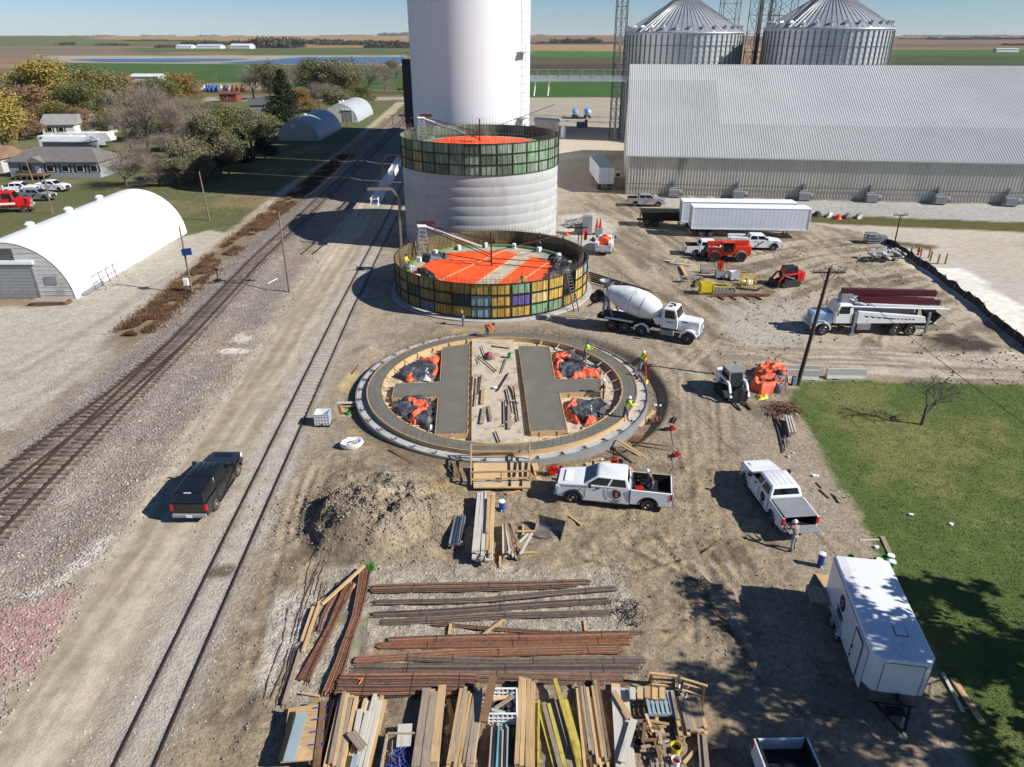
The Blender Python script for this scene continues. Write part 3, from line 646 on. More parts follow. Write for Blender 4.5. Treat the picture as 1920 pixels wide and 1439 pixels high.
def scafftower(c0, z0, hh, lb):
    t_ = thing('scaffold_tower', lb, 'scaffold', (*c0, z0), .3, 'scaffold towers on the silo decks')
    for sx_ in (-.55, .55):
        for sy_ in (-.5, .5): MB().cyl((sx_*1.2, sy_*1.2, 0), (sx_*.6, sy_*.6, hh), .045, n=6).build('leg', M['steell'], t_)
    m = MB()
    for k in range(1, 9):
        f_ = 1.2-.6*k/8; z_ = hh*k/8
        for a, b in (((-1, -1), (1, -1)), ((1, -1), (1, 1)), ((1, 1), (-1, 1)), ((-1, 1), (-1, -1))): m.cyl((a[0]*.55*f_, a[1]*.5*f_, z_), (b[0]*.55*f_, b[1]*.5*f_, z_), .028, n=5)
        if k < 8: m.cyl((-.55*f_, -.5*f_, z_), (.55*f_*.93, -.5*f_*.93, z_+hh/8), .025, n=5)
    m.build('bracing', M['steell'], t_); MB().cb((0, 0, hh), (1, .8, .12)).build('top_plate', M['whitem'], t_)
    MB().bar((.2, 0, hh), (6.3, -2.2, hh-2.3), .14).build('rail_beam', M['whitem'], t_)
    for q in (.25, .5): MB().bar((.2, q, hh+.1), (7.6, -1.6+q, hh-2.0), .1).build('boom', M['redsteel'], t_)
    m = MB(); m.cb((.8, .4, hh+.2), (1.6, .5, .35), rz=-.3); m.cb((-1.0, 0, hh-.05), (1.1, .12, .08)); m.build('winch', M['redsteel'], t_)
scafftower((S3[0]-7.8, S3[1]+4.2), 2.1, 3.6, 'white ladder like scaffold tower at the left of the low silo deck')
scafftower((S2[0]-8.0, S2[1]+3.4), 11.8, 3.0, 'pale scaffold tower at the left rim of the tall grey silo')
# tall rig post at the right rim of S3
t_ = thing('rim_hoist', 'dark red rope hoist on posts at the right rim of the low silo', 'hoist', (S3[0]+9.3, S3[1]+1.2, 0))
for dx, dy in ((0, 0), (.1, -2.2)): MB().cyl((dx, dy, 2.1), (dx+.1, dy+.6, 6.0), .06, n=6).build('leg', M['redsteel'], t_)
MB().bar((-1.2, 1.2, 5.9), (1.0, .5, 6.1), .12).build('beam', M['redsteel'], t_); MB().cb((.8, .2, 5.4), (.3, .5, 1.1), rx=.5).build('sling', M['red'], t_)
# --- S2: cast wall with green forms on top
s2 = thing('grey_concrete_silo', 'tall grey cast concrete silo topped by a band of mossy green form panels', 'silo', (*S2, 0))
prof = [(RS-.02, -.3)]; z = 0.
while z < 9.3:
    prof += [(RS-.0, z+.02), (RS+.055, z+.35), (RS+.07, z+.8), (RS+.02, z+1.13)]; z += 1.16
prof += [(RS, 9.6), (RS-.3, 9.6)]
MB().lathe(prof, 132).build('wall', pm('banded_concrete', '#a6a7a6', .85, 0, .07, .8, .12, 10, c2='#9a9a98', c2f=.3, streak=(1.2, 1.2, .5)), s2, smooth=30)
g2 = {-6: ('ggd', 'ggd', 'ggd'), -5: ('gg', 'tan', 'tan'), -9: ('gg', 'gg', 'yellow'), 7: ('gg', 'tan', 'gg'), -7: ('gg', 'tan', 'ochre'), 5: ('gg', 'gg', 'grn'), 4: ('gg', 'grn', 'gg'), 3: ('grn', 'grn', 'gg'), 2: ('gg', 'gg', 'grn')}
rg = random.Random(4)
formring(s2, S2, RS+.05, 9.55, 1.22, NC, R(-87), lambda k, r: g2.get(k if k < 17 else k-NC, (rg.choice(['gg', 'ggd', 'gg']),)*3)[r])
cage(s2, RS-.45, 11.6, 13.6, .17, 150, 14.3, M['rustd'], rng=random.Random(2))
MB().lathe([(RS-1.15, 9.7), (RS-1.15, 11.8), (0.01, 11.82)], 72).build('deck', pm('deck_plywood', '#8f9a86', .85, 0, .15, .8, c2='#b1a892', c2f=.6), s2)
# starter bars round the foot
# --- S1 and the older white silos behind it
def ladder(root, R_, a, z0, z1, plats):
    m = MB(); cx, cy = R_*math.cos(a), R_*math.sin(a); tx_, ty_ = -math.sin(a), math.cos(a); nx_, ny_ = math.cos(a), math.sin(a)
    for s in (-.22, .22): m.cyl((cx+nx_*.2+tx_*s, cy+ny_*.2+ty_*s, z0), (cx+nx_*.2+tx_*s, cy+ny_*.2+ty_*s, z1), .035, n=5)
    zz = z0
    while zz < z1: m.cyl((cx+nx_*.2-tx_*.22, cy+ny_*.2-ty_*.22, zz), (cx+nx_*.2+tx_*.22, cy+ny_*.2+ty_*.22, zz), .02, n=4); zz += .6
    zz = z0+2
    while zz < z1:
        for k in range(8):
            b0 = math.pi*k/8; b1 = math.pi*(k+1)/8
            q = lambda b: (cx+nx_*(.2+.7*math.sin(b))-tx_*.4*math.cos(b), cy+ny_*(.2+.7*math.sin(b))-ty_*.4*math.cos(b), zz)
            m.cyl(q(b0), q(b1), .022, n=4)
        zz += 1.2
    for b in (.5, 1.57, 2.6): m.cyl((cx+nx_*(.2+.7*math.sin(b))-tx_*.4*math.cos(b), cy+ny_*(.2+.7*math.sin(b))-ty_*.4*math.cos(b), z0+2), (cx+nx_*(.2+.7*math.sin(b))-tx_*.4*math.cos(b), cy+ny_*(.2+.7*math.sin(b))-ty_*.4*math.cos(b), z1), .02, n=4)
    m.build('caged_ladder', M['steell'], root)
    for zp in plats:
        m = MB(); c = (cx+nx_*.7, cy+ny_*.7, zp); m.cb(c, (1.4, 2.0, .08), rz=a)
        for s in (-1, 1): m.bar((cx+nx_*1.4+tx_*s, cy+ny_*1.4+ty_*s, zp), (cx+nx_*1.4+tx_*s, cy+ny_*1.4+ty_*s, zp+1.1), .05); m.bar((cx+nx_*1.3+tx_*s, cy+ny_*1.3+ty_*s, zp), (cx+tx_*s, cy+ty_*s, zp-1.2), .05)
        for zq in (.55, 1.1): m.bar((cx+nx_*1.4-tx_, cy+ny_*1.4-ty_, zp+zq), (cx+nx_*1.4+tx_, cy+ny_*1.4+ty_, zp+zq), .05)
        m.build('platform', M['steell'], root)
def tallsilo(c, R_, hgt, lb, lad=None):
    t_ = thing('white_silo', lb, 'silo', (*c, 0), group='white concrete silos in a row')
    MB().lathe([(R_, -.3), (R_, hgt), (R_-.6, hgt+.3), (.01, hgt+.5)], 128).build('wall', M['silowhite'], t_, smooth=50)
    if lad: ladder(t_, R_, *lad)
    return t_
t_ = tallsilo(S1, 9.3, 35, 'tall white silo with caged ladder, nearest of the white silos', (R(-33), .5, 34, (13.2, 22.4)))
for yq, lb in ((142.1, 'second white silo, directly behind the tall front one'), (163, 'third white silo back, hidden by the front ones'), (183.5, 'fourth white silo back, hidden by the front ones'), (203.5, 'rearmost white silo, hidden by the front ones')):
    tallsilo((-7.9 if yq < 150 else -9.5, yq), 9.35 if yq < 150 else 9.8, 35, lb)
# dark elevator leg housing
t_ = thing('elevator_housing', 'dark narrow elevator housing on stilts beside the tall white silo', 'elevator leg', (-20.9, 172, 0))
MB().cb((0, 0, 13.1), (6.2, 5, 14)).build('housing', M['darkgreen'], t_)
MB().cyl((1.4, 0, 20), (1.4, 0, 22.4), 1.4, n=14).build('duct', M['darkgreen'], t_)
m = MB()
for a in (-2.7, 2.7):
    for b in (-2, 2): m.bar((a, b, 0), (a, b, 6.2), .35)
m.bar((-2.7, -2, 0), (2.7, -2, 6), .2); m.build('leg_frame', M['darkgreen'], t_)
for zq in (8.5, 14.0):
    m = MB(); m.cb((-3.8, -1, zq), (1.6, 2.6, .12)); 
    for q in (-4.5, -3.2): m.bar((q, -2.3, zq), (q, -2.3, zq+1.2), .07)
    m.bar((-4.6, -2.3, zq+1.2), (-3.1, -2.3, zq+1.2), .07); m.bar((-4.5, -1, zq), (-3.1, -1, zq-1.6), .1); m.build('platform', M['steel'], t_)
m = MB()
for q in (-3, -1.6, 0): m.bar((q, -2.4, 20.1), (q, -2.4, 21.4), .08)
m.bar((-3, -2.4, 21.4), (0, -2.4, 21.4), .08); m.build('railing', M['steell'], t_)
# ================================================================ GRAIN BINS, TOWERS, CONVEYOR
def bin_(c, R_, ez, lb):
    t_ = thing('grain_bin', lb, 'grain bin', (*c, 0), group='galvanized grain bins')
    prof = [(R_, 0)]; z = 0
    while z < ez-.6: prof += [(R_+.03, z+.5), (R_, z+1.08), (R_-.04, z+1.1)]; z += 1.1
    MB().lathe(prof+[(R_, ez)], 96).build('wall', M['galv'], t_, smooth=30)
    m = MB(); n = 62
    for k in range(n):
        a = 2*math.pi*k/n; m.cb(((R_+.11)*math.cos(a), (R_+.11)*math.sin(a), ez/2-.2), (.16, .26, ez-.4), rz=a)
    for zq in (3, 8, 13, 18, 22.5): m.lathe([(R_+.12, zq), (R_+.2, zq+.06), (R_+.12, zq+.12)], 62)
    m.build('stiffeners', pm('stiffener_steel', '#6a6e70', .5, .4, .1, 1), t_)
    rt = 2.2; rh = (R_-rt)*.62
    rf = MB().lathe([(R_+.35, ez-.1), (R_+.3, ez+.1), (rt, ez+rh)], 96).build('roof', M['galvroof'], t_, smooth=30)
    m = MB()
    for k in range(66):
        a = 2*math.pi*k/66; m.bar((R_*math.cos(a), R_*math.sin(a), ez+.28), (rt*math.cos(a), rt*math.sin(a), ez+rh+.12), .16, .14)
    m.build('roof_ribs', M['galvroof'], rf)
    for k in range(28):
        a = 2*math.pi*(k+.5)/28; v = MB(); q = R_-1.2; v.cyl((q*math.cos(a), q*math.sin(a), ez+.5), (q*math.cos(a), q*math.sin(a), ez+1.5), .32, n=8); v.cyl(((q+.1)*math.cos(a), (q+.1)*math.sin(a), ez+1.4), ((q+.8)*math.cos(a), (q+.8)*math.sin(a), ez+1.25), .34, n=8)
        v.build('roof_vent', M['galvroof'], t_)
    MB().lathe([(rt, ez+rh), (rt, ez+rh+.8), (rt+.2, ez+rh+.9), (.01, ez+rh+1.8)], 24).build('cap', M['galv'], t_)
    m = MB(); a = R(-150)
    for s in (-.6, .6): m.bar((R_*math.cos(a)-s*math.sin(a)*.8, R_*math.sin(a)+s*math.cos(a)*.8, ez+.6), (rt*math.cos(a)-s*math.sin(a)*.8, rt*math.sin(a)+s*math.cos(a)*.8, ez+rh+.8), .1)
    for q in np.linspace(0, 1, 26):
        r_ = R_+(rt-R_)*q; m.bar((r_*math.cos(a)+.5*math.sin(a), r_*math.sin(a)-.5*math.cos(a), ez+.4+rh*q), (r_*math.cos(a)-.5*math.sin(a), r_*math.sin(a)+.5*math.cos(a), ez+.4+rh*q), .12)
    m.build('roof_stair', M['steel'], t_)
    return t_
bin_((44.4, 205), 15.0, 25.4, 'round galvanized grain bin with cone roof, left of the two behind the warehouse')
bin_((75.6, 190), 14.5, 26.2, 'round galvanized grain bin with cone roof, right of the two behind the warehouse')
def lattice(nm, lb, c, w_, hh, seg, rz=0., mat=None, r=.09, core=None):
    t_ = thing(nm, lb, 'lattice tower', (*c, 0), rz, 'lattice elevator towers'); mat = mat or M['steel']
    for sx_ in (-1, 1):
        for sy_ in (-1, 1): MB().bar((sx_*w_/2, sy_*w_/2, 0), (sx_*w_/2, sy_*w_/2, hh), r*1.7).build('leg', mat, t_)
    m = MB(); k = int(hh/seg)
    cs = [(-1, -1), (1, -1), (1, 1), (-1, 1)]
    for i in range(k):
        z0, z1 = i*seg, (i+1)*seg
        for j in range(4):
            a, b = cs[j], cs[(j+1) % 4]; A = lambda p, z: (p[0]*w_/2, p[1]*w_/2, z)
            m.bar(A(a, z1), A(b, z1), r); m.bar(A(a, z0), A(b, z1), r*.8); m.bar(A(b, z0), A(a, z1), r*.8)
    m.build('bracing', mat, t_)
    if core:
        for dx, wd in core: MB().cb((dx, 0, hh/2), (wd, wd*1.2, hh)).build('leg_casing', M['steell'] if dx == 0 else mat, t_)
    return t_
lattice('lattice_tower', 'slim lattice tower rising beside the left grain bin', (27.0, 197), 2.6, 50, 2.6, 0, core=((0, .45),))
lattice('lattice_tower', 'wide lattice tower standing between the two grain bins', (63.0, 200), 5.6, 55, 4.2, .08, core=((-.9, .75), (1.6, .5)))
lattice('lattice_tower', 'lattice tower just right of the wide one between the bins', (69.5, 206), 5.6, 55, 4.2, -.05)
lattice('lattice_tower', 'lattice tower top showing behind the left bin roof', (66.5, 245), 5, 60, 4.2, 0)
lattice('lattice_tower', 'lattice tower top showing behind the right bin roof', (88, 222), 4.6, 58, 3.8, 0)
t_ = thing('conveyor_bridge', 'grey enclosed conveyor bridge running from the white silo to the lattice tower', 'conveyor', (0, 195, 15.2))
MB().cb((13.5, 0, 0), (33, 1.6, 1.1)).build('casing', M['steell'], t_)
m = MB()
for k in range(12): m.bar((-2+k*2.8, -.95, .4), (-2+k*2.8, -.95, 1.9), .1)
m.bar((-3, -.95, 1.9), (30, -.95, 1.9), .1); m.bar((-3, -.9, -.7), (30, -.9, -.7), .3); m.build('railing', M['steell'], t_)
for q in (6, 9.5): MB().cyl((q, -.3, -.6), (q-.4, -.6, -4.2), .16, n=6).build('spout', M['whitem'], t_)
# ================================================================ FLAT WAREHOUSE
WC = Vector((19.7, 125.0, 0)); WA = R(-7.7)
wh = thing('grain_warehouse', 'long low grain warehouse with ribbed grey roof and cream ribbed walls', 'warehouse', WC, WA)
LW = 120.; EH = 6.7; RH = 19.8; RD = 25.4
def corr(mb, p0, du, dv, L, W, pitch, dep, nrm, m=0):
    """ribbed sheet: origin p0, along du for L, across dv for W, ribs standing dep along nrm"""
    p0, du, dv, nrm = map(Vector, (p0, du, dv, nrm)); n = int(L/pitch); a = []; b = []
    for i in range(n):
        for q, h_ in ((0, 0), (.5, 0), (.62, dep), (.88, dep)):
            p = p0+du*((i+q)*pitch)+nrm*h_; a.append(p); b.append(p+dv*W)
    p = p0+du*(n*pitch); a.append(p); b.append(p+dv*W)
    mb.loft([a, b], caps=False, closed=False, m=m)
m = MB(); corr(m, (0, 0, .3), (1, 0, 0), (0, 0, 1), LW, EH-.3, .5, .17, (0, -1, 0)); corr(m, (0, 2*RD, .3), (0, -1, 0), (0, 0, 1), 2*RD, EH-.3, .4, .06, (-1, 0, 0))
m.add([(0, 0, EH), (0, RD, RH), (0, 2*RD, EH)], [(0, 1, 2)])
m.add([(0, 2*RD, 0), (LW, 2*RD, 0), (LW, 2*RD, EH), (0, 2*RD, EH)], [(0, 1, 2, 3)]); m.build('wall', M['sheetw'], wh)
MB().box(-.1, LW, -.15, 2*RD+.1, -.3, .3).build('plinth', M['conc'], wh)
sl = Vector((0, RD+.5, RH-EH+.2)); sll = sl.length; sl.normalize(); nr = Vector((0, -sl.z, sl.y))
m = MB()
cuts = [(0, .36, 0), (.36, 1.0, 1)]
corr(m, Vector((-.4, -.5, EH-.25)), (1, 0, 0), sl, LW, sll*.33, .4, .05, nr, m=0)
corr(m, Vector((-.4, -.5, EH-.25))+sl*sll*.33+nr*.006, (1, 0, 0), sl, 16, sll*.48, .4, .05, nr, m=0)
corr(m, Vector((15.6, -.5, EH-.25))+sl*sll*.33+nr*.006, (1, 0, 0), sl, LW-16, sll*.67, .4, .05, nr, m=1)
corr(m, Vector((-.4, -.5, EH-.25))+sl*sll*.81+nr*.006, (1, 0, 0), sl, 16, sll*.19, .4, .05, nr, m=1)
m.add([(-.4, RD, RH), (LW, RD, RH), (LW, 2*RD+.5, EH-.2), (-.4, 2*RD+.5, EH-.2)], [(0, 1, 2, 3)])
m.box(-.4, LW, -.62, -.5, EH-.42, EH-.2, m=0)
m.build('roof', [M['sheet'], M['sheet2']], wh)
for k in range(8):
    f_ = MB(); x = 8+k*10.6; f_.cb((x, -1.6, .75), (1.7, 1.2, 1.1)); f_.cb((x, -.6, 1.1), (1.2, 1.1, .8)); f_.cyl((x+.9, -1.6, .8), (x+1.4, -1.6, .8), .55, n=12); f_.bar((x, -.3, 1.3), (x, -.3, 2.6), .5, .3)
    f_.build('fan_unit', M['grey'], wh)
MB().bar((0, -.35, 1.9), (LW, -.35, 1.9), .08).build('conduit', M['steel'], wh)
# ================================================================ QUONSET SHEDS
def quonset(c, R_, L, lb, msk, mg, rz=0, door=None, vents=(), win=None, grp='round roofed sheds', hf=1.0):
    t_ = thing('quonset_shed', lb, 'shed', (*c, H(*c)-.05), rz, grp)
    n = 40; m = MB(); prof = lambda r: [(r*math.cos(math.pi*i/n), r*math.sin(math.pi*i/n)*hf) for i in range(n+1)]
    po = prof(R_); pi_ = prof(R_-.12)
    rings = []
    k = int(L/.5)
    for j in range(k+1): rings.append([(x, j*L/k, z) for x, z in prof(R_+(.03 if j % 2 else 0))])
    m.loft(rings, caps=False, closed=False); m.build('shell', msk, t_, smooth=30)
    MB().prism(prof(R_-.05), L-.15, L-.05).build('rear_wall', mg, t_); m = MB(); m.prism(prof(R_-.05), .05, .15)
    for q in np.arange(.5, R_*hf-.3, .45):
        xx = math.sqrt(max(0, (R_-.1)**2-(q/hf)**2)); m.bar((-xx, .04, q), (xx, .04, q), .03, .05)
    m.build('gable_wall', mg, t_)
    if door:
        x0, x1, h_ = door
        d = MB(); d.box(x0, x1, -.06, .02, .05, h_)
        for q in np.arange(.3, h_, .35): d.box(x0+.05, x1-.05, -.09, -.06, q, q+.05)
        d.build('door', M['steell'], t_); f_ = MB(); f_.box(x1, x1+.18, -.12, .02, 0, h_+.15); f_.box(x0-.18, x0, -.12, .02, 0, h_+.15); f_.box(x0-.18, x1+.18, -.13, .02, h_, h_+.18); f_.build('door_frame', M['grey'], t_)
        MB().box(x0-.3, x1+.4, -.3, 0, h_+.25, h_+.6).build('door_hood', M['whitem'], t_)
    if win:
        for (x0, x1, z0, z1, mm) in win: MB().box(x0, x1, -.04, .03, z0, z1).build('vent_panel', mm, t_)
    for y, side in vents:
        v = MB(); a = R(90+side); x, z = R_*math.cos(a), R_*math.sin(a)*hf; v.cyl((x, y, z-.1), (x, y, z+.35), .42, n=12); v.cyl((x, y, z+.35), (x, y, z+.55), .55, .3, n=12); v.build('roof_vent', M['whitem'], t_)
    return t_
gab = pm('pale_ribbed_gable', '#bdbcb8', .6, 0, .12, .6, c2='#a5a29a', c2f=.3)
quonset((-51.3, 70.2), 6.05, 28, 'large bright white round roofed shed beside the railway', M['whitem'], gab, door=(-3.2, 2.4, 3.6), vents=((7, 12), (14.5, 12), (21.5, 12)), win=((-.5, .9, 4.2, 5.4, M['steel']), (3.4, 4.6, 1.7, 2.5, M['grey'])))
quonset((-55.8, 195), 5.4, 27, 'round roofed shed standing in the long silo shadow, nearer of the two by the lane', pm('blue_grey_sheet', '#9aa3ab', .5, .2, .08, .5), gab, door=None, win=((-1.6, -.6, 3.2, 4.3, M['white']),), vents=((9, 0), (17, 0)))
quonset((-54.6, 240), 5.5, 28, 'pale grey round roofed shed beyond the shadowed one', pm('pale_shed_sheet', '#b4b9ba', .5, .2, .08, .5), gab, door=(1.2, 3.6, 3.4), vents=((6, 10), (9, 6)))
# ================================================================ RING FOUNDATION
rf = thing('ring_foundation', 'round concrete silo foundation with wet grey ring and H shaped slabs inside', 'foundation', (*RING, 0))
def ringm(r0, r1, z0, z1, n=128): return MB().lathe([(r1, z0), (r1, z1), (r0, z1), (r0, z0)], n)
ringm(10.41, 11.2, -1, .02).build('footing', M['concl'], rf, smooth=30)
ringm(11.15, 11.25, -1, .12).build('outer_form', M['steell'], rf, smooth=30)
ringm(9.3, 10.33, -1, .3).build('ring_wall', M['wet'], rf, smooth=30)
ringm(10.33, 10.41, -1, .34).build('outer_board', M['wood'], rf, smooth=30)
ringm(9.22, 9.3, -1, .33).build('inner_board', M['wood'], rf, smooth=30)
MB().lathe([(9.25, -.1), (.01, -.06)], 48).build('floor', M['sand'], rf)
def loc4(pts, z): return [(G(x, y, z).x-RING[0], G(x, y, z).y-RING[1]) for x, y in pts]
SL = loc4([(830, 652), (879, 645), (875, 813), (817, 815), (822.6, 744.5), (735.5, 747), (742, 720), (826, 717)], .3)
SR = loc4([(973, 649.5), (1029.3, 650.5), (1040, 712), (1126.3, 711), (1127, 734.6), (1048, 737.6), (1063, 807), (995.6, 809)], .3)
SM = loc4([(885, 637), (963, 637), (985, 836), (884, 838)], .22)
def inset_(P, d):
    cx = sum(p[0] for p in P)/len(P); cy = sum(p[1] for p in P)/len(P); return P
for P in (SL, SR):
    MB().prism(P, -.5, .3, 'z').build('wet_slab', M['wet'], rf)
    m = MB(); n = len(P); ar_ = sum(P[i][0]*P[(i+1) % n][1]-P[(i+1) % n][0]*P[i][1] for i in range(n))
    for i in range(n):
        a, b = P[i], P[(i+1) % n]; L_ = math.hypot(b[0]-a[0], b[1]-a[1]); ux, uy = (b[0]-a[0])/L_, (b[1]-a[1])/L_; s = 1 if ar_ > 0 else -1; ox, oy = uy*.035*s, -ux*.035*s
        m.bar((a[0]+ox, a[1]+oy, .0), (b[0]+ox, b[1]+oy, .0), .05, .64)
        k = int(L_/1.1)
        for j in range(k): q = (j+.5)/k; m.bar((a[0]+ux*L_*q+ox*2.4, a[1]+uy*L_*q+oy*2.4, -.4), (a[0]+ux*L_*q+ox*2.4, a[1]+uy*L_*q+oy*2.4, .28), .06)
    m.build('side_board', M['wood'], rf)
m = MB(); m.prism(SM, -.5, .22, 'z'); m.build('sand_strip', M['sand'], rf)
# dowel bars
m = MB(); rg = random.Random(8)
for k in range(230):
    a = 2*math.pi*k/230; r_ = 10.0+(.22 if k % 2 else -.22); hh = rg.uniform(.3, .55)
    m.cyl((r_*math.cos(a), r_*math.sin(a), .2), (r_*math.cos(a), r_*math.sin(a), .3+hh), .011, n=4, caps=False)
for P in (SL, SR):
    n = len(P)
    for i in range(n):
        a, b = P[i], P[(i+1) % n]; L_ = math.hypot(b[0]-a[0], b[1]-a[1])
        for j in range(int(L_/.4)): q = j*.4/L_; x, y = a[0]+(b[0]-a[0])*q, a[1]+(b[1]-a[1])*q; m.cyl((x*.985, y*.985, .2), (x*.985, y*.985, .3+rg.uniform(.12, .3)), .013, n=4, caps=False)
tag(m.build('dowel_bars', M['rustd'], rf), kind='stuff')
# clamps on the footing, diagonal braces inside
for k in range(40):
    a = 2*math.pi*k/40+.07; m = MB(); q = 10.85
    m.bar(((q-.3)*math.cos(a), (q-.3)*math.sin(a), .0), ((q+.35)*math.cos(a), (q+.35)*math.sin(a), .16), .04); m.cyl((q*math.cos(a), q*math.sin(a), -.03), (q*math.cos(a), q*math.sin(a), .16), .05, n=8)
    m.cyl(((q+.2)*math.cos(a+.03), (q+.2)*math.sin(a+.03), .0), ((q+.2)*math.cos(a-.03), (q+.2)*math.sin(a-.03), .12), .03, n=5)
    m.build('form_clamp', M['steel'], rf)
for k in range(34):
    a = R(100)+math.pi*2*k/34; 
    if abs(math.cos(a)) < .35: continue
    m = MB(); m.bar((9.2*math.cos(a), 9.33*math.sin(a), .3), (8.5*math.cos(a), 8.5*math.sin(a), -.05), .07); m.bar((9.19*math.cos(a), 9.19*math.sin(a), -.05), (9.19*math.cos(a), 9.19*math.sin(a), .42), .08); m.build('brace', M['wood'], rf)
# blankets between the slabs
for i, (pts, mm, h_, lb) in enumerate((
    ([(733, 706), (770, 680), (822, 668), (826, 692), (818, 712), (770, 716)], 'tarp_mix', .5, 'crumpled orange and black blankets in the upper left bay of the round foundation'),
    ([(728, 765), (752, 748), (812, 748), (815, 790), (806, 806), (772, 796), (742, 780)], 'tarp_mix2', .65, 'black and orange blanket heap in the lower left bay of the round foundation'),
    ([(1034, 665), (1075, 660), (1100, 680), (1130, 695), (1128, 706), (1044, 708)], 'tarp_mix', .6, 'jumbled orange, black and white sheeting in the upper right bay of the round foundation'),
    ([(1056, 765), (1075, 750), (1135, 750), (1142, 768), (1120, 792), (1092, 793), (1070, 785)], 'tarp_mix2', .65, 'black blanket with orange edges in the lower right bay of the round foundation'))):
    o = crumple('blanket_pile', [(p.x, p.y) for p in (G(x, y, 0) for x, y in pts)], -.08, h_*.8, M['greytarp'], .08, 50+i*7, None, .75, .45); tag(o, lb, 'blanket', 'blanket heaps inside the round foundation')
    for j, q in enumerate((([(788, 672), (824, 668), (826, 697), (810, 714), (800, 706), (813, 690), (800, 682)], [(757, 706), (775, 700), (782, 712), (765, 716)]), ([(752, 748), (800, 750), (808, 772), (792, 778), (778, 792), (768, 784), (776, 768), (758, 762)],), ([(1036, 665), (1072, 661), (1078, 674), (1052, 686), (1052, 706), (1040, 704)], [(1092, 689), (1128, 694), (1127, 706), (1070, 707), (1085, 698)]), ([(1058, 766), (1074, 751), (1090, 752), (1080, 772), (1088, 792), (1070, 786)], [(1096, 784), (1122, 778), (1120, 792), (1096, 794)]))[i]):
        crumple('orange_blanket', [(p.x, p.y) for p in (G(x, y, .15) for x, y in q)], .06, h_*.75, M['salmon'], .07, 150+i*7+j, o, 1.1, .35)
    crumple('white_sheet', [(p.x, p.y) for p in (G(x, y, .2) for x, y in (((795, 690), (808, 688), (806, 712), (792, 710)), ((806, 788), (812, 790), (810, 806), (804, 804)), ((1085, 676), (1100, 684), (1112, 692), (1098, 690)), ((1104, 760), (1112, 760), (1112, 775), (1106, 775)))[i])], .08, h_*.55, M['whitem'], .06, 190+i, o, .8, .5)
# ================================================================ VEHICLES
def wheel(root, c, r, w_, rimmat, nm='wheel', rr=.58, dual=False):
    """tyre with a dished rim; axle along y"""
    m = MB(); n = 24; hw = w_/2
    prof = [(r*rr, -hw*.8), (r*.9, -hw), (r*.985, -hw*.75), (r, 0), (r*.985, hw*.75), (r*.9, hw), (r*rr, hw*.8)]
    rings = [[(q*math.cos(2*math.pi*i/n), y, q*math.sin(2*math.pi*i/n)) for i in range(n)] for q, y in prof]
    m.loft(rings, caps=True); t_ = m.build(nm, M['rubber'], root, smooth=40); t_.location = c
    m = MB(); s = 1 if c[1] > 0 else -1
    prof = [(r*rr*1.02, s*hw*.82), (r*rr*.96, s*hw*.9), (r*rr*.8, s*hw*.55), (r*.22, s*hw*.62), (r*.2, s*hw*.9), (.01, s*hw*.92)]
    m.loft([[(q*math.cos(2*math.pi*i/n), y, q*math.sin(2*math.pi*i/n)) for i in range(n)] for q, y in prof], caps=False)
    for k in range(6): a = k*math.pi/3; m.cb((r*.42*math.cos(a), s*hw*.66, r*.42*math.sin(a)), (r*.34, .03, .07), ry=-a)
    m.build('rim', rimmat, t_, smooth=40); return t_
def arch(cx, r, n=9, z0=.0):
    return [(cx+r*math.cos(math.pi*i/n), z0+r*math.sin(math.pi*i/n)) for i in range(n+1)]
def sideloft(mb, prof, hw, bev=.07, taper=None, m=0):
    """side profile (x,z) extruded to half width hw with rounded shoulders; taper(x,z)->half-width factor"""
    cx = sum(p[0] for p in prof)/len(prof); cz = sum(p[1] for p in prof)/len(prof)
    rings = []
    for y, k in ((-1, 1), (-1+bev/hw, 0), (1-bev/hw, 0), (1, 1)):
        ring = []
        for i, (x, z) in enumerate(prof):
            f = taper(x, z) if taper else 1.
            zz = z-(bev*.8 if k and z > cz+.15 else 0); xx = x-(bev*.8*(1 if x > cx else -1) if k and abs(x-cx) > abs(prof[0][0]-cx)*.92 else 0)
            ring.append((xx, y*hw*f, zz))
        rings.append(ring)
    mb.loft(rings, m=m)
BADGE = None
def badge(root, c, sz, side=-1):
    """round dark logo with pale lettering marks under it, on a door"""
    m = MB(); y = c[1]; n = 20; a = sz
    m.add([(c[0]+a*.5*math.cos(2*math.pi*i/n), y, c[2]+a*.5*math.sin(2*math.pi*i/n)) for i in range(n)], [tuple(range(n))], 0)
    y2 = y+side*.004
    m.add([(c[0]+a*.36*math.cos(2*math.pi*i/n), y2, c[2]+a*.36*math.sin(2*math.pi*i/n)) for i in range(n)], [tuple(range(n))], 1)
    y3 = y+side*.008
    pts = [(.16, .18), (-.1, .2), (-.16, .06), (.12, -.04), (.14, -.16), (-.14, -.2)]
    for (p, q) in zip(pts[:-1], pts[1:]): m.bar((c[0]+p[0]*a, y3, c[2]+p[1]*a), (c[0]+q[0]*a, y3, c[2]+q[1]*a), .05*a, .004, m=2)
    for k, (w_, zz) in enumerate(((.95, -.62), (.8, -.76), (.88, -.9))):
        x = -w_/2
        while x < w_/2: m.cb((c[0]+x*a, y3, c[2]+zz*a), (.05*a, .004, .09*a), m=0); x += .085
    m.build('logo', [M['black'], M['dred'], M['white']], root)
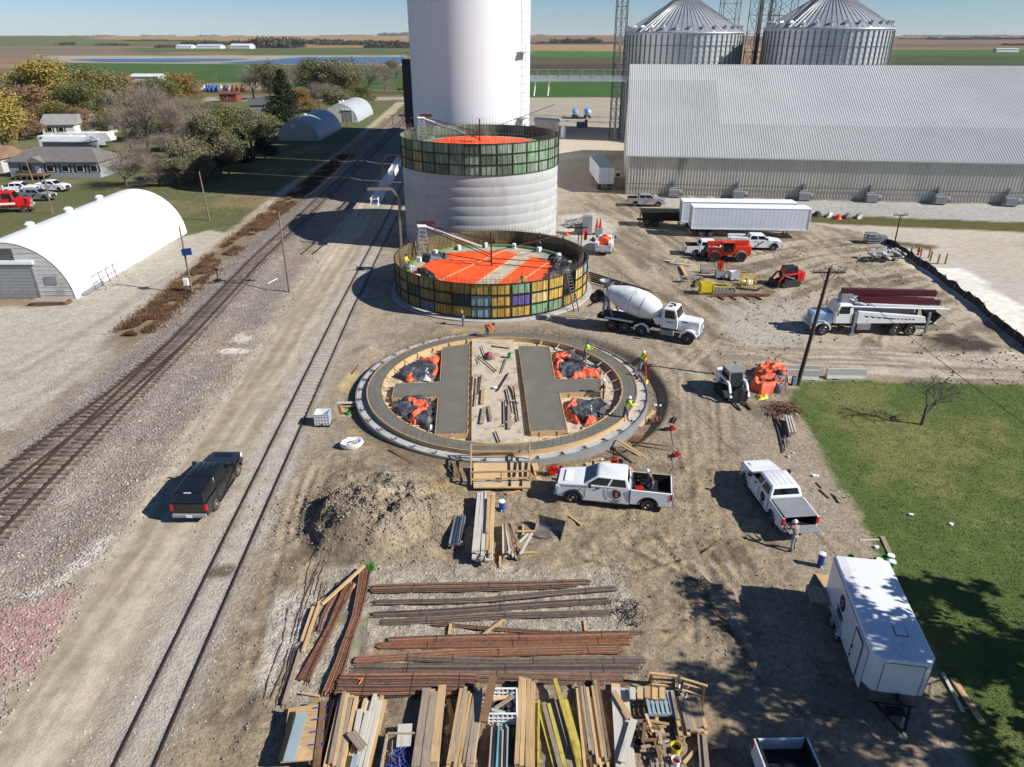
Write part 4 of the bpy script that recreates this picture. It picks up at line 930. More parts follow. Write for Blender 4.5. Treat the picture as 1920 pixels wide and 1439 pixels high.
def pickup(lb, loc, rz, body='white', L=6.0, bed='open', group='pickup trucks', utility=False, logo=False, rim='chrome', wide=2.02, crew=True, cargo=None, gate_open=False, load=None, nm='pickup_truck', cat='pickup truck', hood=1.22, arch_c='blackm', vis=True):
    t_ = thing(nm, lb, cat, loc, rz, group); B = M[body]; hw = wide/2
    xf = L/2; xr = -L/2; wf = xf-1.02; wb = xr+1.28; wr = .42; ar = .5
    cabf = xf-1.5; cabr = cabf-(2.75 if crew else 2.0); ws = cabf-.05     # belt front/rear of cab
    tp = lambda x, z: 1-.16*sst_(xf-.75, xf, x)-.05*max(0, (z-1.0))/.4*(1 if x > cabr else .3)
    def sst_(a, b, x): q = min(1, max(0, (x-a)/(b-a))); return q*q*(3-2*q)
    tp = lambda x, z: 1-.15*sst_(xf-.8, xf, x)-.04*max(0., z-1.)/.3
    zb = .42
    # front and cab shell
    pr = [(cabr, zb+.02)]+[(p[0], p[1]) for p in []]
    fr = [(cabr, .36), (wf-ar, .36)]+[(x, z) for x, z in reversed(arch(wf, ar, 9, .40))]+[(wf+ar, .40), (xf-.08, .42), (xf, .55), (xf, hood-.22), (xf-.1, hood-.06), (xf-.5, hood), (ws+.28, hood+.1), (ws, hood+.13), (cabr, hood+.12)]
    m = MB(); sideloft(m, fr, hw, .06, tp); m.build('body', B, t_, smooth=30)
    m = MB(); m.box(ws+.4, xf-.45, -.62, .62, hood+.0, hood+.06); m.build('bonnet', B, t_, bevel=.05)
    # wheel wells (dark)
    m = MB(); m.box(xr+.3, xf-.3, -hw+.2, hw-.2, .3, .6); m.box(wf-.5, wf+.5, -hw+.12, hw-.12, .4, .93); m.box(wb-.5, wb+.5, -hw+.12, hw-.12, .4, .93); m.build('chassis', M['blackm'], t_)
    for s in (-1, 1):
        for wx in (wf, wb):
            m = MB(); pts = arch(wx, ar+.02, 12, .40); po = arch(wx, ar+.1, 12, .40)
            for a, b, c, d in zip(pts[:-1], pts[1:], po[:-1], po[1:]):
                y = s*(hw*(.985)); m.add([(a[0], y, a[1]), (b[0], y, b[1]), (d[0], y, d[1]), (c[0], y, c[1]), (a[0], y+s*.03, a[1]), (b[0], y+s*.03, b[1]), (d[0], y+s*.03, d[1]), (c[0], y+s*.03, c[1])], [(0, 1, 2, 3), (7, 6, 5, 4), (0, 4, 5, 1), (2, 6, 7, 3)])
            m.build('wheel_arch', M[arch_c] if arch_c != 'body' else B, t_)
    # greenhouse
    bz = hood+.1; rz_ = hood+.68; rf0, rf1 = ws-.78, cabr+.22
    def ringat(z, x0, x1, h): return [(x0, -h, z), (x1, -h*.97, z), (x1, h*.97, z), (x0, h, z)]
    m = MB(); hb, ht = hw*.955, hw*.80
    m.loft([ringat(bz, cabr+.02, ws, hb), ringat(rz_-.06, rf1, rf0, ht), ringat(rz_, rf1+.08, rf0-.12, ht-.1)], caps=True); m.build('cab', B, t_, bevel=.05, smooth=30)
    m = MB()
    for k in range(4): m.box(rf1+.15, rf0-.2, -.5+k*.3, -.44+k*.3, rz_, rz_+.012)
    m.build('roof_ribs', B, t_)
    def lerp(a, b, q): return tuple(a[i]+(b[i]-a[i])*q for i in range(3))
    def pane(nm_, quad, off, parent=t_):
        P = [Vector(p) for p in quad]; n = (P[1]-P[0]).cross(P[2]-P[0]).normalized(); c = sum(P, Vector())/4
        if n.dot(c-Vector((0, 0, bz))) < 0: n = -n
        mm = MB(); mm.add([p+n*off for p in P]+[p-n*.02 for p in P], [(0, 1, 2, 3), (7, 6, 5, 4), (0, 4, 5, 1), (1, 5, 6, 2), (2, 6, 7, 3), (3, 7, 4, 0)]); return mm.build(nm_, M['glass'], parent)
    A, B_, Cc, D = ringat(bz, cabr+.02, ws, hb); a, b, c, d = ringat(rz_-.06, rf1, rf0, ht)
    def sidepane(x0, x1, s):
        lo = lambda q: Vector((cabr+.02+(ws-cabr-.02)*q, s*(hb+(hb*.97-hb)*q), bz)); hi = lambda q: Vector((rf1+(rf0-rf1)*q, s*(ht+(ht*.97-ht)*q), rz_-.06))
        qq = lambda q, z: lo(q).lerp(hi(q), z)
        pane('side_window', [qq(x0, .1), qq(x1, .1), qq(x1, .9), qq(x0, .9)], .006)
    for s in (-1, 1):
        if crew: sidepane(.07, .44, s); sidepane(.49, .93, s)
        else: sidepane(.08, .9, s)
    def fp(p, q, u, v, w2): # on quad p(lo-left) etc
        pass
    qf = lambda u, v: (Vector(B_).lerp(Vector(Cc), u)).lerp(Vector(b).lerp(Vector(c), u), v)
    pane('windshield', [qf(.05, .08), qf(.95, .08), qf(.93, .94), qf(.07, .94)], .008)
    qr = lambda u, v: (Vector(A).lerp(Vector(D), u)).lerp(Vector(a).lerp(Vector(d), u), v)
    pane('rear_window', [qr(.08, .25), qr(.92, .25), qr(.9, .88), qr(.1, .88)], .008)
    # bed
    gap = .03; bx = cabr-gap; bh = hood+.08
    if bed != 'none':
        side = [(xr, .5), (wb-ar, .42)]+[(x, z) for x, z in reversed(arch(wb, ar, 9, .42))]+[(wb+ar, .42), (bx, .4), (bx, bh), (xr+.02, bh-.02)]
        m = MB()
        for s in (-1, 1):
            y0, y1 = sorted((s*hw, s*(hw-.1))); m.prism(side, y0, y1)
        m.box(bx-.08, bx, -hw+.1, hw-.1, .55, bh-.03); m.build('bed', B, t_, bevel=.02)
        m = MB(); m.box(xr+.05, bx-.08, -hw+.1, hw-.1, .62, .74)
        for k in range(12): y = -hw+.2+k*(wide-.4)/11; m.box(xr+.06, bx-.1, y-.03, y+.03, .74, .76)
        for s in (-1, 1): m.box(xr+.05, bx-.08, s*(hw-.13)-.03, s*(hw-.13)+.03, .74, bh+.02); m.box(wb-.45, wb+.45, s*(hw-.28)-.15, s*(hw-.28)+.15, .74, .98)
        m.box(bx-.14, bx-.08, -hw+.1, hw-.1, .74, bh+.02); m.build('bed_liner', M['blackm'], t_)
        if gate_open: m = MB(); m.box(xr-.62, xr-.02, -hw+.12, hw-.12, .72, .8); m.build('tailgate', M['grey'], t_, bevel=.02)
        else: m = MB(); m.box(xr-.0, xr+.07, -hw+.11, hw-.11, .6, bh-.02); m.build('tailgate', B, t_, bevel=.02)
    if bed == 'tonneau':
        MB().box(xr+(.05), bx-.05, -hw+.1, hw-.1, bh-.01, bh+.05).build('bed_cover', M['grey'], t_, bevel=.02)
    if bed == 'topper':
        m = MB(); m.loft([[(xr+.03, -hw+.05, bh), (bx+.03, -hw+.05, bh), (bx+.03, hw-.05, bh), (xr+.03, hw-.05, bh)], [(xr+.25, -hw+.2, rz_-.03), (bx+.22, -hw+.2, rz_), (bx+.22, hw-.2, rz_), (xr+.25, hw-.2, rz_-.03)]])
        tpq = m.build('topper', B, t_, bevel=.06)
        for s in (-1, 1):
            y0 = s*(hw-.05); y1 = s*(hw-.2); m = MB()
            f = lambda x, q: (x, (y0+(y1-y0)*q)+s*.008, bh+(rz_-bh)*q)
            m.add([f(xr+.45, .25), f(bx-.25, .25), f(bx-.25, .82), f(xr+.5, .82)], [(0, 1, 2, 3)]); m.build('side_glass', M['glass'], tpq)
        m = MB(); f = lambda y, q: (xr+.03+.22*q-.01, y, bh+(rz_-bh)*q)
        m.add([f(-.75, .15), f(.75, .15), f(.68, .88), f(-.68, .88)], [(0, 1, 2, 3)]); m.build('rear_glass', M['glass'], tpq)
        MB().cb((xr+.24, 0, rz_-.03), (.05, .4, .04)).build('brake_lamp', M['lampclr'], tpq)
    if bed == 'utility':
        m = MB()
        for s in (-1, 1): m.box(xr, bx-.05, s*(hw-.2)-.22, s*(hw-.2)+.22, .95, hood+.38); 
        m.build('tool_lockers', B, t_, bevel=.03)
        m = MB()
        for s in (-1, 1):
            for k in range(3): x0 = xr+.1+k*(bx-xr-.2)/3; m.box(x0, x0+.02, s*(hw+.03)-.003, s*(hw+.03)+.003, 1., hood+.34)
        m.build('locker_seams', M['grey'], t_)
    # trim
    m = MB(); m.box(xf-.1, xf+.1, -hw*.86, hw*.86, .42, .66); m.build('front_bumper', M['chrome'] if body != 'black' else M['black'], t_, bevel=.04)
    m = MB(); m.box(xr-.14, xr+.04, -hw*.94, hw*.94, .46, .66); m.build('rear_bumper', M['chrome'] if body != 'black' else M['grey'], t_, bevel=.03)
    m = MB(); m.box(xf-.02, xf+.03, -hw*.55, hw*.55, .68, hood-.14)
    for k in range(3): m.box(xf+.03, xf+.045, -hw*.54, hw*.54, .74+k*.13, .77+k*.13)
    m.build('grille', M['blackm'], t_)
    for s in (-1, 1):
        MB().cb((xf-.1, s*hw*.74, hood-.28), (.24, .3, .24)).build('headlight', M['lampclr'], t_, bevel=.03)
        if bed != 'utility': MB().cb((xr+.05, s*(hw-.06), bh-.26), (.14, .16, .42)).build('taillight', M['lampred'], t_, bevel=.02)
        m = MB(); m.cb((ws-.42, s*(hw+.17), hood+.24), (.14, .24, .28)); m.bar((ws-.42, s*(hw-.1), hood+.16), (ws-.42, s*(hw+.1), hood+.2), .06); m.build('mirror', M['blackm'], t_, bevel=.03)
        m = MB()
        for x in ([cabr+.95, cabr+1.95] if crew else [cabr+1.1]): m.cb((x-.1, s*(hw*.985), hood-.06), (.2, .05, .045))
        m.build('door_handles', M['blackm'] if body == 'white' else M['black'], t_)
        m = MB()
        xs_ = [cabr+.04, cabr+1.28, ws-.15] if crew else [cabr+.04, ws-.15]
        for x in xs_: m.cb((x, s*(hw*.997), hood-.33), (.018, .02, .78))
        m.build('door_seams', M['dark'], t_)
    m = MB(); m.cb((xr-.15, 0, .57), (.02, .34, .17)); m.build('licence_plate', M['lampclr'], t_)
    for s in ((-1, 1) if crew else ()): MB().cb((cabr+1.2, s*(hw-.02), .34), (2.4, .16, .06)).build('running_board', M['blackm'], t_)
    for s in (-1, 1):
        for wx in (wf, wb): wheel(t_, (wx, s*(hw-.17), wr), wr, .28, M[rim])
    if logo:
        for s in (-1, 1): badge(t_, (cabr+.75, s*(hw+.004), hood-.32), .52, s)
    return t_
Z = lambda x, y, z=0: (x, y, H(x, y)+z)
def rzof(a, b): return math.atan2(b[1]-a[1], b[0]-a[0])
# GMC style crew cab, side on: nose left
pickup('white crew cab pickup with round door logo and open bed holding a kneeling worker', Z(5.95, 34.75), math.pi-.20+.02, 'white', 6.6, 'open', logo=True, hood=1.28)
pickup('white pickup with grey bed cover and lowered tailgate, parked nose away beside the lawn', Z(15.25, 34.2), math.pi/2+.10, 'white', 6.1, 'tonneau', gate_open=True, logo=True, arch_c='body')
pickup('black pickup with a matching bed topper on the haul road by the tracks', Z(-17.9, 35.3), math.pi/2-.01, 'black', 5.85, 'topper', arch_c='body', rim='grey')
pickup('pickup at the bottom edge of the photo with only its open bed showing', Z(9.95, 14.7), -math.pi/2+.02, 'white', 6.2, 'open', arch_c='body')
M['silver'] = pm('silver_paint', '#b4b7bb', .3, .5, .04, 1, coat=.5)
c = G(1212, 388); pickup('silver pickup parked at the left corner of the warehouse', Z(c.x, c.y+1), -.10, 'silver', 5.9, 'open', arch_c='body')
c = G(1352, 487); pickup('white crew cab pickup half hidden behind the orange telehandler', Z(c.x-1.1, c.y+2.2), -.06, 'white', 5.9, 'open', arch_c='body')
c = G(1418, 470); pickup('white service pickup with tool lockers in front of the long white trailers', Z(c.x, c.y+1.2), -.10, 'white', 6.6, 'utility')
c = G(1140, 476); sp_ = pickup('white service pickup carrying a big orange water drum near the grey silo', Z(c.x-.2, c.y+1.6), math.pi/2-.22, 'white', 5.6, 'utility', crew=False)
t_ = thing('water_drum', 'orange drum tank lying in the bed of the white service pickup', 'tank', Z(c.x-.45, c.y+.6, 1.0), math.pi/2-.22)
MB().cyl((-.9, 0, .45), (.9, 0, .45), .62, n=20).build('drum', M['orange'], t_, bevel=.08); MB().cyl((0, 0, 1.0), (0, 0, 1.16), .16, n=10).build('cap', M['blackm'], t_)
# village vehicles
c = G(32, 365); pickup('white pickup on the village lawn, left of the two behind the red semi', Z(c.x, c.y+1), .15, 'white', 5.9, 'open', group='village pickups', arch_c='body')
c = G(84, 362); pickup('white pickup on the village lawn, right of the two', Z(c.x+.5, c.y+1.8), -.15, 'white', 5.9, 'open', group='village pickups', arch_c='body')
c = G(70, 377); pickup('grey jeep like pickup on the grass in front of the white ones', Z(c.x, c.y+.6), -.1, 'grey', 5.4, 'topper', group='village pickups')
# ---- enclosed cargo trailer
t_ = thing('cargo_trailer', 'large white enclosed cargo trailer with round logo parked on the lawn edge', 'trailer', Z(15.72, 23.0), 0)
tl = t_; A0 = G(1560, 1208); 
tl.rotation_euler = (0, 0, R(-99))       # tongue (local +x) points towards the camera
HWt, LT, ZT0, ZT1 = 1.22, 6.2, .55, 2.7
m = MB(); xs_ = [-LT/2, LT/2-.35, LT/2-.05]; 
pr = [(-LT/2, -HWt), (LT/2-.45, -HWt), (LT/2-.05, -HWt*.78), (LT/2, -HWt*.6), (LT/2, HWt*.6), (LT/2-.05, HWt*.78), (LT/2-.45, HWt), (-LT/2, HWt)]
m.prism(pr, ZT0, ZT1, 'z'); m.build('body', M['white'], t_, bevel=.05)
m = MB(); m.loft([[(x, y, ZT1) for x, y in pr], [(x*.995, y*.94, ZT1+.08) for x, y in pr], [(x*.98, y*.6, ZT1+.13) for x, y in pr]]); rfq = m.build('roof', M['white'], t_, bevel=.03)
m = MB(); m.cb((LT/2-1.6, .25, ZT1+.15), (.42, .42, .07)); m.build('roof_vent', M['white'], rfq, bevel=.03); m = MB(); m.cb((LT/2-1.6, .25, ZT1+.125), (.5, .5, .03)); m.build('vent_gasket', M['blackm'], rfq)
m = MB(); m.prism([(x*1.003, y*1.004) for x, y in pr[1:7]]+[(LT/2-.4, HWt*.9), (LT/2-.4, -HWt*.9)], ZT0-.02, ZT0+.55, 'z'); m.build('stone_guard', pm('aluminium_guard', '#8d8f92', .35, .8, .1, 2), t_)
m = MB()
for s in (-1, 1):
    m.box(-LT/2, LT/2-.45, s*(HWt+.008)-.006, s*(HWt+.008)+.006, ZT1-.05, ZT1-.03); m.box(LT/2-.46, LT/2-.44, s*(HWt+.008)-.006, s*(HWt+.008)+.006, ZT0+.5, ZT1)
for s in (-1, 1): m.cb((LT/2+.003, s*HWt*.62, (ZT0+ZT1)/2+.2), (.012, .02, 1.7))
m.box(LT/2-.002, LT/2+.012, -HWt*.6, HWt*.6, ZT1-.05, ZT1-.03)
m.build('body_trim', M['blackm'], t_)
sd = -1  # side facing the yard (west)
for s in (sd,):
    y = s*(HWt+.01)
    m = MB(); m.box(LT/2-1.95, LT/2-1.05, min(y, y+s*.03), max(y, y+s*.03), ZT0+.12, ZT1-.22); dq = m.build('side_door', M['white'], t_)
    m = MB(); 
    for x in (LT/2-1.97, LT/2-1.03): m.box(x-.015, x+.015, min(y+s*.03, y+s*.05), max(y+s*.03, y+s*.05), ZT0+.12, ZT1-.2)
    m.box(LT/2-1.97, LT/2-1.03, min(y+s*.03, y+s*.05), max(y+s*.03, y+s*.05), ZT1-.24, ZT1-.18); m.cb((LT/2-1.88, y+s*.06, ZT0+.95), (.05, .05, .18)); m.cb((LT/2-1.88, y+s*.06, ZT0+.5), (.06, .05, .08)); m.build('door_frame', M['blackm'], dq)
badge(t_, (-.85, sd*(HWt+.006), 1.95), .75, sd)
m = MB()
for k, (w_, zz) in enumerate(((1.1, 1.38), (.8, 1.22), (.95, 1.08))):
    x = -w_/2
    while x < w_/2: m.cb((-.85+x, sd*(HWt+.01), zz), (.05, .006, .1)); x += .085
m.build('side_lettering', M['dred'], t_)
for s in (-1, 1):
    for x in (-1.45, -.6): wheel(t_, (x, s*(HWt-.06), .36), .36, .22, M['white'])
    m = MB(); po = [(-2.0, .75), (-1.75, .95), (-.3, .95), (-.05, .75)]; pi_ = [(-.2, .7), (-.4, .86), (-1.65, .86), (-1.85, .7)]; y = s*(HWt+.06); m.prism(po+pi_, min(y-.1, y+.1), max(y-.1, y+.1)); m.build('fender', M['galv'], t_)
m = MB(); m.bar((LT/2-.1, -.7, .45), (LT/2+1.35, 0, .45), .09); m.bar((LT/2-.1, .7, .45), (LT/2+1.35, 0, .45), .09); m.bar((LT/2-.1, -.9, .45), (LT/2-.1, .9, .45), .1); m.box(LT/2+.1, LT/2+.5, -.35, .35, .42, .5); m.build('tongue', M['blackm'], t_)
MB().cyl((LT/2+1.0, 0, .05), (LT/2+1.0, 0, .95), .045, n=8).build('jack', M['steell'], t_); MB().cb((LT/2+1.42, 0, .47), (.22, .12, .12)).build('coupler', M['steell'], t_)
m = MB(); m.cb((LT/2+.15, 0, 1.05), (.12, .1, .35)); m.cb((LT/2+.3, .12, .95), (.3, .05, .05)); m.build('winch_handle', M['blackm'], t_)
m = MB(); m.bar((-LT/2, -HWt+.1, ZT0+.1), (-LT/2-1.9, -HWt+.1, .05), .1, .06); m.add([(-LT/2, -HWt+.05, ZT0+.08), (-LT/2-1.9, -HWt+.05, .08), (-LT/2-1.9, HWt-.05, .08), (-LT/2, HWt-.05, ZT0+.08), (-LT/2, -HWt+.05, ZT0), (-LT/2-1.9, -HWt+.05, .02), (-LT/2-1.9, HWt-.05, .02), (-LT/2, HWt-.05, ZT0)], [(0, 1, 2, 3), (7, 6, 5, 4), (0, 4, 5, 1), (1, 5, 6, 2), (2, 6, 7, 3)]); m.build('rear_ramp', M['wood'], t_)
m = MB(); m.box(-3.1, -2.0, sd*HWt-.9 if sd < 0 else HWt, sd*HWt if sd < 0 else HWt+.9, .78, .86); 
for x in (-3.2, -2.3): m.bar((x, sd*(HWt+.8), 0), (x, sd*(HWt+.8), .8), .08)
m.build('side_platform', M['woodg'], t_)
# ---- dry van trailers
def van(lb, c, rz, L, hh=2.8, w_=2.55, col='vanblue', z0=1.15, grp='long semi trailers', doors=True, roofc='whitem'):
    t_ = thing('semi_trailer', lb, 'semi trailer', c, rz, grp)
    m = MB(); m.box(-L/2, L/2, -w_/2, w_/2, z0, z0+hh)
    for s in (-1, 1):
        k = int(L/.55)
        for i in range(k): x = -L/2+(i+.5)*L/k; m.box(x-.03, x+.03, s*(w_/2+.004)-.004, s*(w_/2+.004)+.004, z0+.15, z0+hh-.12)
    m.build('box_body', M[col], t_)
    MB().box(-L/2-.03, L/2+.03, -w_/2-.04, w_/2+.04, z0+hh, z0+hh+.08).build('roof', M[roofc], t_, bevel=.03)
    m = MB()
    for s in (-1, 1): m.box(-L/2, L/2, s*(w_/2+.02)-.03, s*(w_/2+.02)+.03, z0-.04, z0+.14); 
    for x in (-L/2, L/2): 
        for s in (-1, 1): m.box(x-.06, x+.06, s*(w_/2+.01)-.05, s*(w_/2+.01)+.05, z0, z0+hh)
    m.build('frame_rail', M['white'], t_)
    for x in (-L/2+1.5, -L/2+2.75):
        for s in (-1, 1): wheel(t_, (x, s*(w_/2-.3), .5), .5, .5, M['grey'])
    for s in (-1, 1): MB().bar((L/2-2.6, s*.8, 0), (L/2-2.6, s*.8, z0), .14).build('landing_leg', M['steel'], t_)
    m = MB()
    x = -L/2-.05
    for s in (-1, 1): m.box(x, x+.02, .04*s if s > 0 else -w_/2+.1, w_/2-.1 if s > 0 else -.04, z0+.1, z0+hh-.1)
    m.build('rear_door', M['white'], t_); m = MB()
    for y in (-.7, -.35, .35, .7): m.box(x-.03, x, y-.02, y+.02, z0+.15, z0+hh-.15)
    m.box(x-.1, x+.1, -w_/2+.1, w_/2-.1, .55, .68); 
    for s in (-1, 1): m.box(x-.05, x, s*.6-.04, s*.6+.04, .6, z0)
    m.build('door_bars', M['grey'], t_)
    return t_
M['vanblue'] = pm('pale_blue_white_panel', '#d3d8e0', .4, 0, .06, .8)
c0, c1 = G(1300, 446), G(1500, 446)
van('long white semi trailer in front, nearer of the two parked side by side', ((c0.x+c1.x)/2+.2, (c0.y+c1.y)/2+1.0, 0), -.07, 15.4)
van('long white semi trailer mostly hidden, farther of the two parked side by side', ((c0.x+c1.x)/2-.4, (c0.y+c1.y)/2+4.6, 0), -.07, 15.4)
c0 = G(1134, 358); van('white semi trailer seen from its rear doors beside the warehouse end', (c0.x, c0.y+7.0, 0), math.pi/2+.02, 14.0, roofc='grey')
# ---- roll-off / side-dump box
c0 = G(1240, 425)
t_ = thing('dump_trailer', 'black open top dump trailer left of the long white trailers', 'trailer', (c0.x, c0.y+.8, 0), -.06)
m = MB(); o_ = [(-3.0, -1.2), (3.0, -1.2), (3.0, 1.2), (-3.0, 1.2)]
m.loft([[(x*.86, y*.7, .9) for x, y in o_], [(x, y, 2.1) for x, y in o_], [(x*.97, y*.93, 2.1) for x, y in o_], [(x*.84, y*.64, 1.0) for x, y in o_]]); m.build('tub', pm('black_green_steel', '#20241d', .6, 0, .2, 2), t_)
m = MB(); m.box(-3.1, 3.1, -1.28, -1.2, 2.02, 2.14); m.box(-3.1, 3.1, 1.2, 1.28, 2.02, 2.14); m.box(-3.4, 3.6, -.4, .4, .7, .9); m.cb((-.2, -1.25, 1.4), (.9, .12, 1.3)); m.bar((-3.1, -1, .1), (-3.1, -1, 1.9), .14); m.build('frame', M['blackm'], t_)
for x in (-2.0, -.9):
    for s in (-1, 1): wheel(t_, (x, s*.95, .48), .48, .4, M['grey'])
# ---- concrete mixer truck
def truck_wheels(t_, xs_, r=.53, hw=1.05, w_=.5, rim='chrome'):
    for x, ww in xs_:
        for s in (-1, 1): wheel(t_, (x, s*(hw+(.05 if ww < .4 else -.06)), r), r, ww, M[rim], rr=.55)
p0, p1 = G(1156, 613), G(1268, 645)
mixc = Vector(((9.9+16.0)/2, (62.9+58.6)/2, 0)); mr_ = math.atan2(57.6-62.6, 16.5-9.0)
mixc = Vector((12.55, 60.9, 0)); mr_ = R(-27)
t_ = thing('concrete_mixer_truck', 'white concrete mixer truck with big drum backed up to the low silo', 'concrete mixer', Z(mixc.x, mixc.y), mr_)
m = MB(); m.box(-4.9, 4.6, -.45, .45, .75, 1.1); m.box(-4.6, -.6, -1.15, 1.15, 1.12, 1.2); m.build('chassis', M['blackm'], t_)
def cabbox(t_, x0, x1, z0, z1, hw, colr, nose=None):
    m = MB(); r0 = [(x0, -hw, z0), (x1, -hw, z0), (x1, hw, z0), (x0, hw, z0)]; zb = z0+(z1-z0)*.5
    r1 = [(x0, -hw, zb), (x1, -hw, zb), (x1, hw, zb), (x0, hw, zb)]; r2 = [(x0+.06, -hw*.9, z1-.08), (x1-.3, -hw*.88, z1-.08), (x1-.3, hw*.88, z1-.08), (x0+.06, hw*.9, z1-.08)]
    r3 = [(x0+.2, -hw*.75, z1), (x1-.45, -hw*.75, z1), (x1-.45, hw*.75, z1), (x0+.2, hw*.75, z1)]
    m.loft([r0, r1, r2, r3]); m.build('cab', M[colr], t_, bevel=.05)
    L_ = lambda a, b, q: Vector(a).lerp(Vector(b), q)
    f = lambda u, v: L_(r1[1], r1[2], u).lerp(L_(r2[1], r2[2], u), v)
    n = Vector((.01, 0, .004)); m = MB(); P = [f(.06, .08)+n, f(.94, .08)+n, f(.94, .93)+n, f(.06, .93)+n]; m.add(P+[p-n*3 for p in P], [(0, 1, 2, 3), (7, 6, 5, 4), (0, 4, 5, 1), (2, 6, 7, 3)]); m.build('windshield', M['glass'], t_)
    for s, (a, b, c, d) in ((-1, (r1[0], r1[1], r2[1], r2[0])), (1, (r1[3], r1[2], r2[2], r2[3]))):
        f = lambda u, v: L_(a, b, u).lerp(L_(d, c, u), v); n = Vector((0, s*.01, .002)); m = MB(); P = [f(.2, .06)+n, f(.85, .06)+n, f(.85, .88)+n, f(.2, .88)+n]; m.add(P+[p-n*3 for p in P], [(0, 1, 2, 3), (7, 6, 5, 4)]); m.build('side_window', M['glass'], t_)
        m = MB(); m.box(x0+.15, x0+.17, s*(hw+.004)-.006, s*(hw+.004)+.006, z0+.05, zb); m.box(x1-.12, x1-.1, s*(hw+.004)-.006, s*(hw+.004)+.006, z0+.05, zb); m.build('door_seams', M['dark'], t_)
        m = MB(); m.cb((x1-.1, s*(hw+.3), zb+.25), (.1, .22, .5)); m.bar((x1-.1, s*hw*.95, zb+.45), (x1-.1, s*(hw+.3), zb+.45), .04); m.build('mirror', M['chrome'], t_)
    if nose:
        xn, zn = nose
        m = MB(); q = [(x1-.02, z0-.15), (x1-.02, zb), (x1+.25, zb-.02), (xn-.12, zn), (xn, zn-.2), (xn, z0-.35), (x1+.9, z0-.35)]
        sideloft(m, q, hw*.72, .1, lambda x, z: 1-.18*max(0, (x-x1)/(xn-x1))); m.build('hood', M[colr], t_, smooth=30)
        for s in (-1, 1):
            wx = xn-.85; m = MB(); pts = arch(wx, .66, 10, .5); po = arch(wx, .8, 10, .5); m.prism(po+pts[::-1], min(s*hw*.62, s*(hw+.08)), max(s*hw*.62, s*(hw+.08))); m.build('fender', M[colr], t_, smooth=30)
            MB().cb((xn-.08, s*hw*.78, z0-.05), (.2, .26, .26)).build('headlight', M['lampclr'], t_, bevel=.03)
        m = MB(); m.box(xn-.02, xn+.02, -hw*.42, hw*.42, z0-.25, zn-.28)
        m.build('grille', M['grey'], t_); m = MB(); m.box(xn-.1, xn+.18, -hw, hw, .5, .85); m.build('front_bumper', M['chrome'], t_, bevel=.05)
cabbox(t_, 1.35, 2.85, 1.15, 2.95, 1.12, 'white', (4.75, 2.0))
m = MB()
for dy in (-.35, .35): m.cb((1.9, dy, 3.0), (.3, .18, .06))
m.cyl((2.2, 0, 2.95), (2.2, 0, 3.12), .1, n=8); m.build('roof_vents', M['blackm'], t_)
ax = Vector((-4.05, 0, 3.35)); bx_ = Vector((1.1, 0, 2.15)); dv = (bx_-ax).normalized()
prof = [(-.1, .55), (0, .62), (.5, .78), (1.6, 1.14), (2.4, 1.24), (3.6, 1.24), (4.6, .98), (5.1, .6), (5.25, .25)]
m = MB(); n = 32; up = Vector((0, 1, 0)); e2 = dv.cross(up).normalized()
m.loft([[tuple(ax+dv*q+(up*math.cos(2*math.pi*i/n)+e2*math.sin(2*math.pi*i/n))*r) for i in range(n)] for q, r in prof]); m.build('drum', pm('drum_white_paint', '#d9dadb', .35, 0, .06, 1.2, coat=.3, c2='#b9b6ae', c2f=.25), t_, smooth=25)
m = MB()
for q in (.25, 2.45, 3.55):
    r = np.interp(q, [p[0] for p in prof], [p[1] for p in prof])+.015; c = ax+dv*q; pts = [tuple(c+(up*math.cos(2*math.pi*i/n)+e2*math.sin(2*math.pi*i/n))*r) for i in range(n+1)]; m.tube(pts, .018, 4)
m.build('drum_bands', M['grey'], t_)
m = MB(); m.loft([[(-4.25+.75*math.cos(2*math.pi*i/16), .6*math.sin(2*math.pi*i/16), 4.35) for i in range(16)], [(-4.2+.3*math.cos(2*math.pi*i/16), .25*math.sin(2*math.pi*i/16), 3.75) for i in range(16)]], caps=False); m.build('charge_hopper', M['grey'], t_)
m = MB()
for s in (-1, 1): m.bar((-4.3, s*.7, 1.1), (-4.0, s*.45, 3.9), .16); m.bar((-3.2, s*.8, 1.1), (-4.1, s*.6, 3.0), .12); m.bar((.9, s*.5, 1.1), (1.1, s*.4, 2.0), .14)
m.bar((-4.3, -.7, 2.4), (-4.3, .7, 2.4), .14); m.build('drum_frame', M['grey'], t_)
m = MB(); m.add([(-4.4, -.28, 2.9), (-4.4, .28, 2.9), (-6.0, .2, 1.7), (-6.0, -.2, 1.7), (-4.4, -.22, 2.65), (-4.4, .22, 2.65), (-6.0, .15, 1.5), (-6.0, -.15, 1.5)], [(0, 3, 7, 4), (1, 5, 6, 2), (4, 7, 6, 5)]); m.build('chute', M['grey'], t_)
m = MB(); m.bar((-3.2, 1.0, 3.9), (-3.2, 1.0, 4.9), .05); m.bar((-4.5, 1.0, 3.9), (-4.5, 1.0, 4.9), .05); m.bar((-4.5, 1., 4.9), (-3.2, 1., 4.9), .05); m.bar((-4.5, 1.0, 1.1), (-4.5, 1.0, 4.2), .05); m.bar((-4.9, 1.0, 1.1), (-4.9, 1.0, 4.2), .05)
for k in range(8): m.bar((-4.9, 1.0, 1.3+k*.35), (-4.5, 1., 1.3+k*.35), .04)
m.build('access_ladder', M['steell'], t_)
MB().cyl((.95, .2, 1.55), (1.0, -.75, 1.55), .38, n=16).build('water_tank', M['white'], t_, bevel=.04)
MB().cb((2.0, -1.0, .75), (1.2, .45, .5)).build('fuel_tank', M['grey'], t_, bevel=.06)
m = MB(); 
